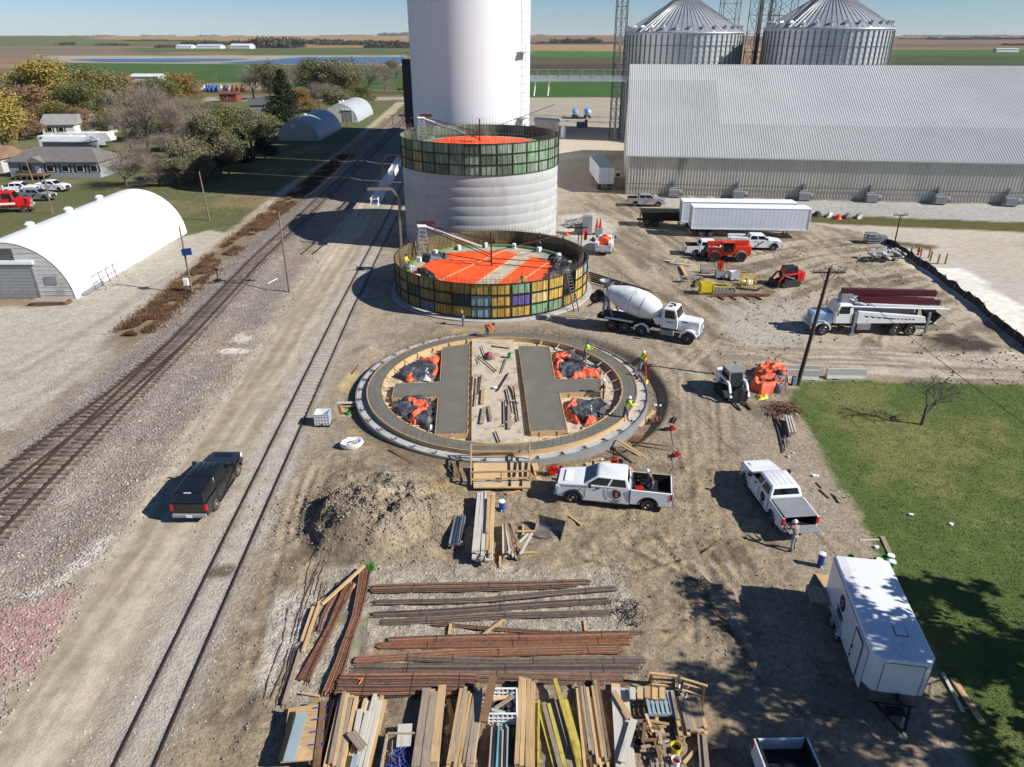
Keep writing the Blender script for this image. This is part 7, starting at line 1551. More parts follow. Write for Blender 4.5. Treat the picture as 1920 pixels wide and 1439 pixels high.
t = thing('steel_bench', 'small grey steel bench at the left of the yard items', 'bench', Zp(1288, 530)); m = MB(); m.box(-.65, .65, -.25, .25, .6, .68); [m.bar((x, y, 0), (x, y, .6), .08) for x in (-.6, .6) for y in (-.2, .2)]; m.build('bench', M['steell'], t)
PL((1248, 491), (1262, 493), .4, M['wpale'], 'pale board end at the far left of the yard items', .1, .12); PL((1255, 494), (1295, 499), .25, M['wpale'], 'pale board pointing right at the yard items', .1, .08); PL((1277, 499), (1290, 523), .4, W1, 'wide brown plank leading to the steel bench', .15, .08); PL((1330, 508), (1400, 513), .2, W1, 'long pale beam behind the totes', .15, .15)
t = thing('rusty_beam', 'long rusty steel beam with dark cross legs in front of the yellow crates', 'beam', Zp(1386, 557)); m = MB(); m.box(-3.0, .2, -.1, .1, .1, .35); m.box(.2, 3.2, -.1, .1, .08, .32); m.build('beam', M['rust'], t, bevel=.01)
for k in range(4): MB().bar((-2.2+k*1.3, -.1, .06), (-1.9+k*1.3, -1.1, .04), .12).build('cross_leg', M['rustd'], t)
t = thing('tubular_stand', 'small black tubular frames left of the bright yellow crate', 'frames', Zp(1290, 553)); m = MB(); [m.tube([(x, -.3, 0), (x+.1, -.2, .4), (x+.45, 0, .45), (x+.5, .1, 0)], .03, 5) for x in (-1.2, -.3, .4)]; m.build('frame', M['blackm'], t)
PL((1372, 540), (1422, 546), .25, M['steel'], 'grey steel channel right of the long crate', .05, .12, 'steel_channel'); PL((1340, 534), (1366, 538), .2, M['steel'], 'dark channel behind the long crate', .05, .1, 'steel_channel')
o = crumple('scrap_heap', Gp((1296, 530), (1318, 520), (1320, 535), (1300, 540)), 0, .4, pm('dry_weeds_green', '#4c4a30', .9, 0, .3, 3), .12, 91, None, 2, .2); tag(o, 'low weedy scrap heap between bench and yellow crate', 'scrap heap')
o = crumple('plastic_scrap', Gp((1418, 540), (1432, 537), (1436, 545), (1420, 547)), 0, .25, M['tarp_mix2'], .1, 93, None, 2, .2); tag(o, 'scrap of plastic between the yellow cage and the red loader', 'plastic')
# gear beside the grey silo
t = thing('site_heater', 'tall grey machine cabinet beside the foot of the grey silo', 'machine', Zp(1100, 440)); MB().cb((0, 0, 1.3), (1.3, 1.1, 2.3)).build('cabinet', M['grey'], t, bevel=.03); m = MB(); m.cb((-1.2, 0, .8), (1.0, .9, 1.1)); m.bar((-1.9, -.3, 0), (-.7, .2, 1.6), .12); m.build('intake', M['steel'], t); m = MB(); [m.box(-.45+k*.3, -.3+k*.3, -.57, -.55, .5, 2.2) for k in range(3)]; m.box(-.65, .65, -.55, .55, 2.45, 2.55); m.build('door_louvres', M['steell'], t)
t = thing('cone_stack', 'stack of orange traffic cones in a grey bin by the machine cabinet', 'traffic cones', Zp(1122, 440)); MB().cb((0, 0, .45), (1.0, .9, .9)).build('bin', M['grey'], t, bevel=.03)
for x in (-.25, .2): m = MB(); m.cyl((x, 0, .9), (x, 0, 2.2), .22, .05, n=12); m.build('cone', M['org'], t)
t = thing('form_rack', 'jumbled grey steel rack at the right foot of the grey silo', 'rack', Zp(1075, 425)); m = MB(); rg = random.Random(5); [m.bar((rg.uniform(-1.4, 1.4), rg.uniform(-1, 1), rg.uniform(0, .9)), (rg.uniform(-1.4, 1.4), rg.uniform(-1, 1), rg.uniform(.2, 1.4)), .09) for _ in range(26)]; m.build('bars', M['steell'], t)
for k, (x, y, mt, lb) in enumerate(((1062, 441, 'orange', 'small orange cloth by the silo foot, left'), (1092, 440, 'orange', 'small orange cloth by the silo foot, right'), (1112, 452, 'blackm', 'dark tool heap by the orange drum pickup'))): o = crumple('cloth', Gp((x-8, y), (x, y-5), (x+8, y-1), (x+3, y+4)), 0, .35, M[mt], .12, 95+k, None, 1.8, .2); tag(o, lb, 'cloth', 'cloths at the foot of the grey silo')
bucket('green bucket at the foot of the grey silo', (1056, 450), 'green', .2, .5)
# stacked long steel beams between low silo and mixer
for k in range(5): a, b = (1104+k*1, 512+k*4), (1222, 548+k*3); ST(a, b, .16, M['poled'] if k != 3 else M['blackm'], 'long dark timber behind the mixer truck, number %s counted from the far side' % ('one', 'two', 'three', 'four', 'five')[k], .14, .1+.02*k, 'long_timber', 'timber', 'long dark timbers behind the mixer')
ST((1185, 545), (1236, 550), .12, M['wood'], 'short pale pole end sticking out of the dark timbers', .1, .3, 'pale_pole', 'timber')
for k in range(2): ST((660+k*7, 1000), (650, 1000), .01, M['steel'], 'x') if False else None
# ladder against low silo
pA = G(1076, 583); t = thing('ladder', 'dark aluminium ladder leaning against the right front of the low silo', 'ladder', (pA.x+.25, pA.y-.2, H(pA.x, pA.y)), 0); bx3, by3 = S3[0]+(RS+.15)*math.cos(R(-42.5)), S3[1]+(RS+.15)*math.sin(R(-42.5))
d = Vector((bx3-pA.x-.35, by3-pA.y+.2, 4.4)); sd_ = Vector((.24, .18, 0))
for s in (-1, 1): MB().bar(tuple(sd_*s), tuple(sd_*s+d), .05, .09).build('rail', M['steel'], t)
for k in range(1, 15): q = d*(k/15); MB().bar(tuple(q-sd_), tuple(q+sd_), .035).build('rung', M['steell'], t)
# bollards, hydrant, fence, rubble
for k, (x, y) in enumerate(((1707, 480), (1725, 484), (1741, 484), (1744, 490), (1758, 495), (1772, 495))):
    t = thing('bollard', ('wooden post first from the left beside the concrete apron', 'wooden post second from the left, next to the red hydrant', 'wooden post third from the left on the concrete apron', 'wooden post fourth from the left, slightly nearer', 'wooden post fifth from the left, tall one', 'wooden post at the right end of the row')[k], 'bollard', Zp(x, y), 0, 'wooden posts guarding the hydrant'); MB().cyl((0, 0, 0), (0, 0, 1.25), .11, n=10).build('post', pm('yellow_wood_post', '#b08d55', .8, 0, .1, 2) if k == 0 else bpy.data.materials['yellow_wood_post'], t); MB().cyl((0, 0, 1.25), (0, 0, 1.29), .12, .06, n=10).build('cap', M['woodg'], t)
t = thing('fire_hydrant', 'red fire hydrant among the wooden posts', 'hydrant', Zp(1721, 478)); MB().lathe([(.16, 0), (.16, .1), (.12, .12), (.12, .7), (.17, .74), (.14, .88), (.01, .98)], 14).build('barrel', M['red'], t, smooth=40); m = MB(); m.cyl((-.24, 0, .55), (.24, 0, .55), .07, n=8); m.cyl((0, -.22, .5), (0, 0, .5), .09, n=8); m.build('outlets', M['red'], t)
def fence_(lb, pts, h_, mat, nm='silt_fence'):
    P = [G(*p) for p in pts]; t = thing(nm, lb, 'silt fence', (P[0].x, P[0].y, 0)); m = MB(); rg = random.Random(3); A = []; B = []
    for a, b in zip(P[:-1], P[1:]):
        n = max(2, int((b-a).length/.7))
        for i in range(n): p = a.lerp(b, i/n); q = Vector((rg.uniform(-.12, .12), rg.uniform(-.12, .12), 0)); A.append(tuple(p-P[0]+Vector((0, 0, H(p.x, p.y)-.05)))); B.append(tuple(p-P[0]+q+Vector((0, 0, H(p.x, p.y)+h_*rg.uniform(.7, 1.05)))))
    m.loft([A, B], caps=False, closed=False); B2 = [(x+.03, y+.03, z) for x, y, z in B]; A2 = [(x+.03, y+.03, z) for x, y, z in A]; m.loft([A2, B2], caps=False, closed=False); m.loft([B, B2], caps=False, closed=False); m.build('fabric', mat, t)
    for k in range(0, len(A), 3): MB().bar(A[k], (B[k][0], B[k][1], B[k][2]+.15), .06).build('stake', M['woodg'], t)
fence_('sagging black silt fence running along the concrete apron', [(1645, 452), (1672, 462), (1720, 495), (1760, 522), (1800, 552), (1830, 575), (1870, 612), (1925, 655), (1980, 700)], .85, M['blackm'])
c = G(1655, 490); t = thing('rubble_pile', 'pile of broken concrete slabs near the silt fence', 'rubble', (c.x, c.y, H(c.x, c.y))); rg = random.Random(8); m = MB(); [m.cb((rg.uniform(-1.6, 2.0), rg.uniform(-1.2, 1.2), rg.uniform(.1, .7)), (rg.uniform(.3, 1.1), rg.uniform(.3, .9), .16), rz=rg.uniform(0, 3), rx=rg.uniform(-.5, .5), ry=rg.uniform(-.5, .5)) for _ in range(46)]; tag(m.build('slabs', M['concl'], t), kind='stuff')
t = thing('pallet_stack', 'white framed racks at the top end of the silt fence', 'rack', Zp(1635, 456)); m = MB(); [m.box(-.9, .5, -.8, .8, z, z+.12) for z in (.1, .45, .8, 1.15)]; [m.bar((x, y, 0), (x, y, 1.3), .08) for x in (-.85, .45) for y in (-.7, .7)]; m.box(.7, 1.6, -.6, .4, 0, 1.0); m.build('rack', M['steell'], t)
for k, (x, y, mm, lb) in enumerate(((1532, 403, 'blackm', 'dark object at the warehouse gravel edge'), (1556, 405, 'wpale', 'pale boards at the warehouse gravel edge'), (1572, 409, 'org', 'orange scrap at the warehouse gravel edge'), (1588, 407, 'steel', 'grey scrap at the warehouse gravel edge'), (1612, 407, 'grey', 'grey flat box at the warehouse gravel edge'))): o = crumple('scrap', Gp((x-9, y), (x, y-4), (x+9, y), (x+4, y+4), (x-6, y+4)), 0, .5, M[mm], .15, 105+k, None, 1.6, .5); tag(o, lb, 'scrap', 'scrap along the warehouse gravel')
# ================================================================ POLES
def toppos(b, tpx):
    """height and sideways lean of a pole whose foot is b and whose top is seen at tpx"""
    v = -(tpx[1]-719.5)/FPX; u = (tpx[0]-960)/FPX
    a = (v*b.y*cP-b.y*sP)/(cP+v*sP); D = b.y*cP-a*sP; return Vector((u*D, b.y, a+CAMH))
def pole(lb, base, top, r=.14, mat='pole', arm=None, extra=None, grp='utility poles', cat='utility pole', nm='utility_pole'):
    b = G(*base); tp_ = toppos(b, top); z0 = H(b.x, b.y); t = thing(nm, lb, cat, (b.x, b.y, z0), 0, grp); d = tp_-b
    MB().cyl((0, 0, -.2), tuple(d), r, r*.65, n=10).build('pole', M[mat], t, smooth=True)
    if arm:
        for (q, L, az) in arm:
            c = d*q; m = MB(); v = Vector((math.cos(az), math.sin(az), 0))*L/2; m.bar(tuple(c-v), tuple(c+v), .11); m.build('crossarm', M[mat], t)
            for s in (-1, -.6, .6, 1): MB().cyl(tuple(c+v*s*.95), tuple(c+v*s*.95+Vector((0, 0, .25))), .05, n=6).build('insulator', M['grey'], t)
            m = MB(); [m.bar(tuple(c+v*s*.55), tuple(d*(q-.09)), .04) for s in (-1, 1)]; m.build('arm_brace', M['steel'], t)
    return t, d, b
t, d, b = pole('tall dark leaning power pole with crossarm at the lawn corner', (1495, 722), (1557, 502), .17, 'poled', arm=[(.965, 2.4, 0.02)])
m = MB(); m.box(-.45, -.15, -.2, .2, 0, .7); m.build('meter_box', M['grey'], t)
pA_ = b+d
pole('plain wooden pole between the lane and the haul road', (543, 548), (522, 398), .13)
t, d, b = pole('wooden pole carrying a small solar panel and white box beside the track', (361, 550), (336, 425), .12)
c = d*.64+Vector((.35, -.25, 0)); MB().cb(tuple(c), (.95, .05, .75), rx=-.7, rz=.5).build('solar_panel', pm('solar_cells', '#1c2e5e', .2, .2, .1, 4), t); MB().cb((-.35, -.2, 1.3), (.5, .35, .75)).build('cabinet', M['whitem'], t, bevel=.04); m = MB(); m.cyl(tuple(d*.7+Vector((-.3, 0, 0))), tuple(d*1.02+Vector((-.45, 0, 0))), .03, n=5); m.build('antenna', M['steell'], t)
pole('wooden pole on the grass right of the white round roofed shed', (393, 414), (373, 322), .13); pole('leaning wooden pole behind the white shed, left of the ridge', (98, 402), (79, 318), .13); pole('wooden pole in front of the grey house', (63, 344), (42, 282), .12)
pole('thin pole beside the main track in the silo shadow', (684, 360), (674, 268), .11); pole('thin dark pole at the near shadowed shed', (594, 262), (588, 226), .1, 'poled'); pole('dark pole between the two far round roofed sheds', (652, 238), (645, 202), .1, 'poled')
pole('short pole with crossarm beside the track near the elevator', (737, 236), (735, 217), .12, 'poled', arm=[(.95, 2.6, 0)]); pole('pale pole in the village trees at left', (129, 252), (123, 218), .12); pole('pole standing beyond the pond road', (310, 150), (305, 118), .16); pole('distribution pole at the far village road, left', (402, 172), (400, 145), .16, arm=[(.93, 2.4, .5)]); pole('distribution pole at the far village road, right', (409, 176), (405, 138), .16)
pole('slim light pole near the silt fence corner', (1677, 458), (1689, 403), .1, 'poled', arm=[(.98, 1.8, 0.0)]); pole('white post beside the conveyor at the far yard', (1032, 182), (1032, 150), .12, 'whitem' if False else 'pole')
# wires
def wire(lb, A, B, sag=.6, r=.02):
    A, B = Vector(A), Vector(B); m = MB(); pts = [tuple(A.lerp(B, q)-Vector((0, 0, sag*4*q*(1-q)))) for q in np.linspace(0, 1, 14)]; m.tube(pts, r, 4); tag(m.build('overhead_wire', M['steel']), lb, 'wire', 'overhead wires')
wire('overhead wire falling from the tall leaning pole to the lower right', pA_, (28, 15, 6.8), 1.0)
wire('overhead wire from the shed grass pole toward the trees', G(393, 414)+Vector((-1.2, 0, 7)), (-70, 120, 6.5), .8); wire('overhead wire crossing left over the white shed', G(361, 550)+Vector((-1.0, 0, 6.3)), (-62, 60, 6.4), .6)
wire('overhead wire between the two wooden poles beside the track', toppos(G(361, 550), (336, 425)), toppos(G(543, 548), (522, 398)), .5, .015); wire('overhead wire from the haul road pole back along the track', toppos(G(543, 548), (522, 398)), toppos(G(684, 360), (674, 268)), 1.2, .015)
# steel bents over the siding
def bent(lb, base, corner, elbow, tip):
    b = G(*base); c1 = toppos(b, corner); t = thing('steel_bent', lb, 'steel frame', (b.x, b.y, 0), 0, 'bent steel frames over the siding'); e = toppos(b, elbow); f = toppos(b, tip)
    for n_, p, q in (('post', b, c1), ('knee', c1, e), ('arm', e, f)): m = MB(); m.bar(tuple(p-b), tuple(q-b), .28); m.build(n_, M['woodg'] if False else M['pipe'], t)
    return b, e, f
M['pipe'] = pm('pale_brown_pipe', '#87796b', .7, .1, .1, 1)
bent('brown steel frame post nearest the low silo with its arm reaching left', (753, 466), (748, 370), (735, 355), (689, 355)); bent('brown steel frame post beyond, arm reaching right to the grey silo', (722, 378), (717, 305), (726, 291), (757, 291))
t = thing('box_truss', 'white lattice box truss hanging between the brown steel frames', 'truss', (0, 0, 0)); A = G(702, 386, 5.6); B = G(751, 303, 5.6); u = (B-A).normalized(); sdv = Vector((-u.y, u.x, 0)); L = (B-A).length; m = MB(); n = int(L/1.1)
for s in (-.45, .45):
    for z in (0, .8): m.bar(tuple(A+sdv*s+Vector((0, 0, z))), tuple(B+sdv*s+Vector((0, 0, z))), .1)
for i in range(n):
    p, q = A+u*(L*i/n), A+u*(L*(i+1)/n)
    for s in (-.45, .45): m.bar(tuple(p+sdv*s), tuple(q+sdv*s+Vector((0, 0, .8))), .07)
    m.bar(tuple(p-sdv*.45), tuple(q+sdv*.45), .07); m.bar(tuple(p+sdv*.45), tuple(q-sdv*.45), .07); m.bar(tuple(p-sdv*.45), tuple(p+sdv*.45), .07); m.bar(tuple(p-sdv*.45+Vector((0, 0, .8))), tuple(p+sdv*.45+Vector((0, 0, .8))), .06)
m.build('lattice', M['whitem'], t); m = MB(); m.cb(tuple((A+B)/2+Vector((0, 0, .05))), (.8, L, .04), rz=math.atan2(u.y, u.x)-math.pi/2); m.build('walk_plate', M['steell'], t)
# switch stand, scaffold panels by the shed, timber on gravel, ends of rails
t = thing('switch_stand', 'small dark switch stand beside the turnout with its rod', 'switch stand', Zp(410, 531)); m = MB(); m.cyl((0, 0, 0), (0, 0, 1.3), .06, n=8); m.cb((0, 0, .15), (.6, .4, .25)); m.cb((0, 0, 1.35), (.25, .05, .25)); m.build('stand', M['blackm'], t); MB().bar((-.6, 0, .12), (4.2, -.3, .25), .08).build('rod', M['blackm'], t)
t = thing('scaffold_stack', 'light scaffold frames leaning along the side of the white shed', 'scaffold', (-44.6, 73.0, 0), math.pi/2); m = MB()
for k in range(4): x = k*1.5; m.bar((x, 0, 0), (x, .25, 1.5), .04); m.bar((x, .25, 1.5), (x+1.4, .25, 1.6), .04); m.bar((x, .12, .8), (x+1.4, .12, .85), .04); m.bar((x+1.4, 0, 0), (x+1.4, .25, 1.6), .04); m.bar((x, -1.0, .03), (x+1.6, -.1, .03), .04); m.bar((x, -.1, .03), (x+1.6, -1.2, .03), .04)
m.build('frames', M['steel'], t); MB().cyl((-1.8, .3, .25), (2.0, .3, .25), .22, n=12).build('pipe', M['steell'], t)
t = thing('timber_pallets', 'low stack of grey timber mats at the corner of the white shed', 'timber mats', Zp(100, 570), .05); [MB().box(-1.9, 1.7-.1*k, -.6, .6, .02+.13*k, .12+.13*k).build('mat', M['woodb' if k < 3 else 'woodg'], t) for k in range(4)]
for k, (a, b) in enumerate((((598, 455), (578, 480)), ((602, 456), (584, 481)))): pass
ST((502, 533), (520, 523), .08, M['whitem'], 'white marker stick on the ballast beside the wooden pole', .06, .15, 'marker_stick', 'stick')
t = thing('rail_panel', 'short spare track panel lying in the haul road near the shadow', 'track panel', (*G(588, 468)[:2], 0), 1.5); [MB().bar((-2.6, s*.72, .1), (2.6, s*.72, .1), .09, .16).build('rail', M['rail'], t) for s in (-1, 1)]
t = thing('rail_panel', 'short spare track panel lying beyond, near the first shadow edge', 'track panel', (*G(648, 388)[:2], 0), 1.5); [MB().bar((-2.6, s*.72, .1), (2.6, s*.72, .1), .09, .16).build('rail', M['rail'], t) for s in (-1, 1)]
# far tanks, shed
for k, (x, y, s) in enumerate(((1078, 218, .95), (1101, 218, 1.1))):
    t = thing('nurse_tank', ('smaller pale blue nurse tank on wheels in the far yard, left', 'larger pale blue nurse tank on wheels in the far yard, right')[k], 'tank', Zp(x, y+4), math.pi/2, 'nurse tanks in the far yard'); m = MB(); n = 20; m.loft([[(q, r*math.cos(2*math.pi*i/n), 2.0+r*math.sin(2*math.pi*i/n)) for i in range(n)] for q, r in ((-3.0*s, .3), (-2.7*s, .85), (-2.2*s, 1.05*s), (2.2*s, 1.05*s), (2.7*s, .85), (3.0*s, .3))]); m.build('tank', M['bluew'], t, smooth=40); MB().box(-2.6, 2.6, -.6, .6, .7, .9).build('frame', M['blackm'], t)
    for xx in (-1.8, 1.8):
        for yy in (-.8, .8): wheel(t, (xx, yy, .45), .45, .3, M['grey'])
t = thing('metal_shed', 'small ribbed metal shed right of the tall white silo', 'shed', (*G(1025, 252)[:2], 0), 0); m = MB(); m.box(-3.2, 3.4, 0, 6, 0, 3.3); 
for k in range(12): m.box(-3.2+k*.56, -3.12+k*.56, -.03, 0, 0, 3.3)
m.build('wall', M['sheetw'], t); m = MB(); m.prism([(-3.6, 3.3), (3.7, 3.3), (3.7, 3.5), (-3.2, 3.9)], -.4, 6.4); m.build('roof', M['sheet2'], t); MB().box(1.2, 2.2, -.06, 0, 0, 2.2).build('door', M['whitem'], t)
t = thing('white_tank', 'small white upright tank behind the grey silo', 'tank', Zp(1056, 258)); MB().lathe([(.7, 0), (.7, 2.4), (.3, 3.0), (.01, 3.05)], 18).build('tank', M['whitem'], t, smooth=40)
t = thing('dryer_unit', 'dark equipment skid in front of the nurse tanks', 'machine', Zp(1091, 240)); m = MB(); m.cb((0, 0, .9), (3.2, 1.6, 1.4)); m.cb((1.2, 0, 1.9), (.8, .8, .8)); m.build('skid', M['steel'], t, bevel=.05)
t = thing('utility_box', 'small white utility box left of the warehouse', 'utility box', Zp(1158, 335)); MB().cb((0, 0, .7), (1.3, .8, 1.1)).build('box', M['whitem'], t, bevel=.05); MB().cb((0, -.42, .8), (.7, .03, .5)).build('grille', M['blackm'], t)
# ================================================================ VILLAGE
def house(lb, a, w_, d_, h_, rz=0., rh=1.8, wall='#8f9aa3', roof='#5a5754', wins=(), door=None, hip=0., nm='house', cat='house', grp='village houses', dy=0.):
    p = G(*a); t = thing(nm, lb, cat, (p.x, p.y+dy, H(p.x, p.y)), rz, grp); wm_ = pm('siding_'+wall[1:], wall, .7, 0, .06, 1); rm = pm('roofing_'+roof[1:], roof, .9, 0, .12, .6)
    m = MB(); m.box(0, w_, 0, d_, 0, h_)
    if not hip: m.add([(0, 0, h_), (0, d_/2, h_+rh), (0, d_, h_), (w_, 0, h_), (w_, d_/2, h_+rh), (w_, d_, h_)], [(0, 1, 2), (3, 5, 4)])
    m.build('wall', wm_, t)
    m = MB(); e = .45; A = [(-e, -e, h_-.12), (w_+e, -e, h_-.12), (w_+e, d_+e, h_-.12), (-e, d_+e, h_-.12)]; Rg = [(hip-e*(not hip), d_/2, h_+rh), (w_-hip+e*(not hip), d_/2, h_+rh)]
    B_ = [(x, y, z+.14) for x, y, z in A]; R2 = [(x, y, z+.14) for x, y, z in Rg]
    m.add(B_+R2+A, [(0, 1, 5, 4), (2, 3, 4, 5), (1, 2, 5), (3, 0, 4), (6, 7, 1, 0), (7, 8, 2, 1), (8, 9, 3, 2), (9, 6, 0, 3), (9, 8, 7, 6)]); m.build('roof', rm, t)
    for x in wins:
        f = MB().cb((x, -.02, h_*.58), (1.5, .08, 1.3)).build('window', M['whitem'], t); MB().cb((x, -.07, h_*.58), (1.2, .04, 1.05)).build('pane', M['glass'], f); [MB().cb((x+s*.95, -.03, h_*.58), (.35, .06, 1.35)).build('shutter', M['blackm'], f) for s in (-1, 1)]
    if door: MB().cb((door, -.03, 1.2), (1.0, .06, 2.0)).build('door', M['whitem'], t)
    return t
t = house('long grey single storey house with dark shuttered windows beyond the white shed', (22, 333), 17.5, 8.5, 3.0, -.02, 2.0, '#8d949b', '#6b6864', (3.2, 8.1, 11, 13.9, 16.6), 5.6, hip=3.)
MB().prism([(3.7, 2.9), (7.7, 2.9), (5.7, 3.9)], -.9, 2.5).build('porch_gable', pm('porch_roof', '#77746f', .9), t)
m = MB(); m.box(2.6, 8.2, -2.8, -.1, .7, .85); [m.bar((x, -2.8, 0), (x, -2.8, 1.7), .12) for x in np.linspace(2.6, 8.2, 6)]; m.bar((2.6, -2.8, 1.7), (8.2, -2.8, 1.7), .1); m.bar((2.6, -2.8, 1.25), (8.2, -2.8, 1.25), .08); [m.box(1.0+k*.32, 1.35+k*.32, -2.6, -1.2, .1*k, .12+.12*k) for k in range(5)]; m.build('deck', M['woodb'], t)
house('tan roofed garage cut by the left edge beside the long grey house', (-60, 325), 7.2, 7.5, 2.8, 0, 1.9, '#b7b6b2', '#8b6f57', (), 5.5)
house('white shed with grey roof behind the camper, left part of two joined', (160, 251), 7, 7, 3.2, -.05, 1.6, '#c9c4b4', '#8a8a86', (3,)); house('white annex with grey roof and bright gable right of the shed', (203, 247), 6.5, 8, 3.0, -.25, 1.6, '#d6cfbd', '#7d7d7b', (2,))
house('small house with grey roof half hidden by rust coloured trees', (82, 256), 8.5, 8, 3.0, .1, 2.2, '#dcd6cc', '#8c8c8a', (2, 5)); house('white gabled house at the far left edge behind the yellow tree', (-12, 190), 8, 9, 5.2, .2, 3, '#d8dadd', '#8d8f92', (2, 5))
house('low blue grey mobile shed behind the long house', (84, 287), 11, 4, 2.6, -.04, .7, '#7f8a90', '#b3b9bc', ()); house('long low white roofed building behind the trees', (246, 158), 16, 10, 4, 0, 1.2, '#b5b5b0', '#c4c6c6', ()); house('small brick shed near the village road', (413, 192), 7, 6, 3.2, 0, .9, '#7c4238', '#6a3a34', (2.5,), grp='village houses')
house('dark roofed cabin right of the brick shed', (470, 212), 5, 6, 2.6, .3, 1.8, '#5b6570', '#4b5157', ()); house('white farm building far beyond the lagoon, left one', (330, 91.5), 36, 26, 5, 0, 3, '#d7d9da', '#c0c4c6', (), grp='far farm buildings'); house('white farm building far beyond the lagoon, middle one', (368, 91.5), 56, 30, 5, 0, 4, '#dcdddd', '#a9b2b8', (), grp='far farm buildings'); house('white farm buildings far beyond the lagoon, right one', (431, 91.5), 48, 30, 6, -.1, 4, '#d9dadb', '#c4c8ca', (), grp='far farm buildings')
house('low white shed far off in the green field at right', (1868, 98), 40, 12, 5, 0, 1, '#cfd2d4', '#b9bec2', (), grp='far farm buildings')
for k, (x, c_) in enumerate(((385, '#d6d9db'), (392, '#2c5fae'), (397, '#2c5fae'), (403, '#2559a5'), (410, '#2b5cab'), (416, '#b0b3b5'), (424, '#383c40'), (431, '#8a8e90'), (438, '#6b3a2c'), (446, '#84512f'), (455, '#7a4a30'))):
    p = G(x, 173); t = thing('farm_machine', 'small %s farm machine in the row beyond the village road' % {'#2c5fae': 'blue', '#2559a5': 'blue', '#2b5cab': 'blue', '#d6d9db': 'white', '#b0b3b5': 'light grey', '#383c40': 'dark', '#8a8e90': 'grey'}.get(c_, 'brown'), 'machine', (p.x, p.y, H(p.x, p.y)), .3*k, 'farm machines beyond the village road'); MB().cb((0, 0, 1.3), (3.4, 2.2, 1.5)).build('body', pm('machine_%d' % k, c_, .5), t, bevel=.2); MB().cyl((-.3, 0, 1.8), (-.3, 0, 3.2), .9, .6, n=10).build('hopper', bpy.data.materials['machine_%d' % k], t); [wheel(t, (xx, yy, .5), .5, .3, M['grey']) for xx in (-1.1, 1.1) for yy in (-1.1, 1.1)]
# ================================================================ TREES
def leafmesh(name, blobs, n, size, mat, seed, parent=None, flat=.0, shell=.55):
    r = np.random.default_rng(seed); B = np.array(blobs, float); wts = B[:, 3]**2; wts /= wts.sum(); idx = r.choice(len(B), n, p=wts)
    d = r.normal(size=(n, 3)); d /= np.linalg.norm(d, axis=1)[:, None]; rad = B[idx, 3]*(shell+(1-shell)*r.random(n)**.6)*(1+.18*r.normal(size=n))
    C_ = B[idx, :3]+d*rad[:, None]*np.array([1, 1, B[0, 4] if B.shape[1] > 4 else .85])
    a = r.normal(size=(n, 3)); a /= np.linalg.norm(a, axis=1)[:, None]; b = np.cross(a, r.normal(size=(n, 3))); b /= np.linalg.norm(b, axis=1)[:, None]
    s = size*(.5+r.random(n))[:, None]; q = .35 if flat else .8
    V_ = np.stack([C_-a*s, C_+b*s*q, C_+a*s, C_-b*s*q], 1).reshape(-1, 3); F_ = np.arange(4*n).reshape(n, 4); return npmesh(name, V_, F_, mat, parent)
def leafmat(nm, cs, rough=.8):
    m = pm(nm, cs[0], rough, 0, .3, 1.2, spec=.15); nd = m.node_tree.nodes; lk = m.node_tree.links; b = nd['Principled BSDF']; nz = nd.new('ShaderNodeTexNoise'); nz.inputs['Scale'].default_value = .55; nz.inputs['Detail'].default_value = 6; nz.inputs['Roughness'].default_value = .8; g = nd.new('ShaderNodeNewGeometry'); lk.new(g.outputs['Position'], nz.inputs[0])
    cr = nd.new('ShaderNodeValToRGB'); e = cr.color_ramp.elements; e[0].position = .36; e[0].color = L4(cs[0]); e[1].position = .64; e[1].color = L4(cs[-1])
    if len(cs) > 2: q = e.new(.5); q.color = L4(cs[1])
    lk.new(nz.outputs[0], cr.inputs[0]); lk.new(cr.outputs[0], b.inputs['Base Color']); return m
bark = pm('grey_bark', '#5f564e', .9, 0, .2, 3)
LM = dict(yellow=leafmat('yellow_autumn_leaves', ('#6a6430', '#948444', '#ad9450')), rust=leafmat('rusty_autumn_leaves', ('#6b5440', '#86694f', '#8b7c52')), olive=leafmat('olive_leaves', ('#4a5230', '#676b42', '#827e4c')),
          mix=leafmat('mixed_autumn_leaves', ('#555c36', '#6f6c40', '#8e6e48')), orange=leafmat('orange_leaves', ('#63623a', '#8a7044', '#9c7446')), dark=leafmat('dark_evergreen_leaves', ('#1f2818', '#2c3622', '#3b4330')), bare=leafmat('grey_twigs', ('#71675c', '#857a6f', '#9a8f82')), gol=leafmat('grey_olive_leaves', ('#565640', '#736f55', '#8a8266')))
def limbs(seed, h, parent, levels=3, spread=.55, r0=.03, trunk=.25, name='trunk', lean=0.):
    rg = random.Random(seed); m = MB()
    def go(p, d, L, r, lv):
        q = p+d*L; m.cyl(p, q, r, r*.62, n=5 if lv else 8, caps=False)
        if lv >= levels: return
        for k in range(3 if lv < 2 else 4):
            ax = Vector((rg.gauss(0, 1), rg.gauss(0, 1), rg.gauss(0, .3))).normalized(); nd_ = (d+ax*rg.uniform(spread*.7, spread*1.5)+Vector((0, 0, .12))).normalized(); go(p.lerp(q, rg.uniform(.55, 1)), nd_, L*rg.uniform(.55, .85), r*.55, lv+1)
    go(Vector((0, 0, -.2)), Vector((lean, 0, 1)).normalized(), h*trunk, h*r0, 0); return m.build(name, bark, parent)
PROTO = {}
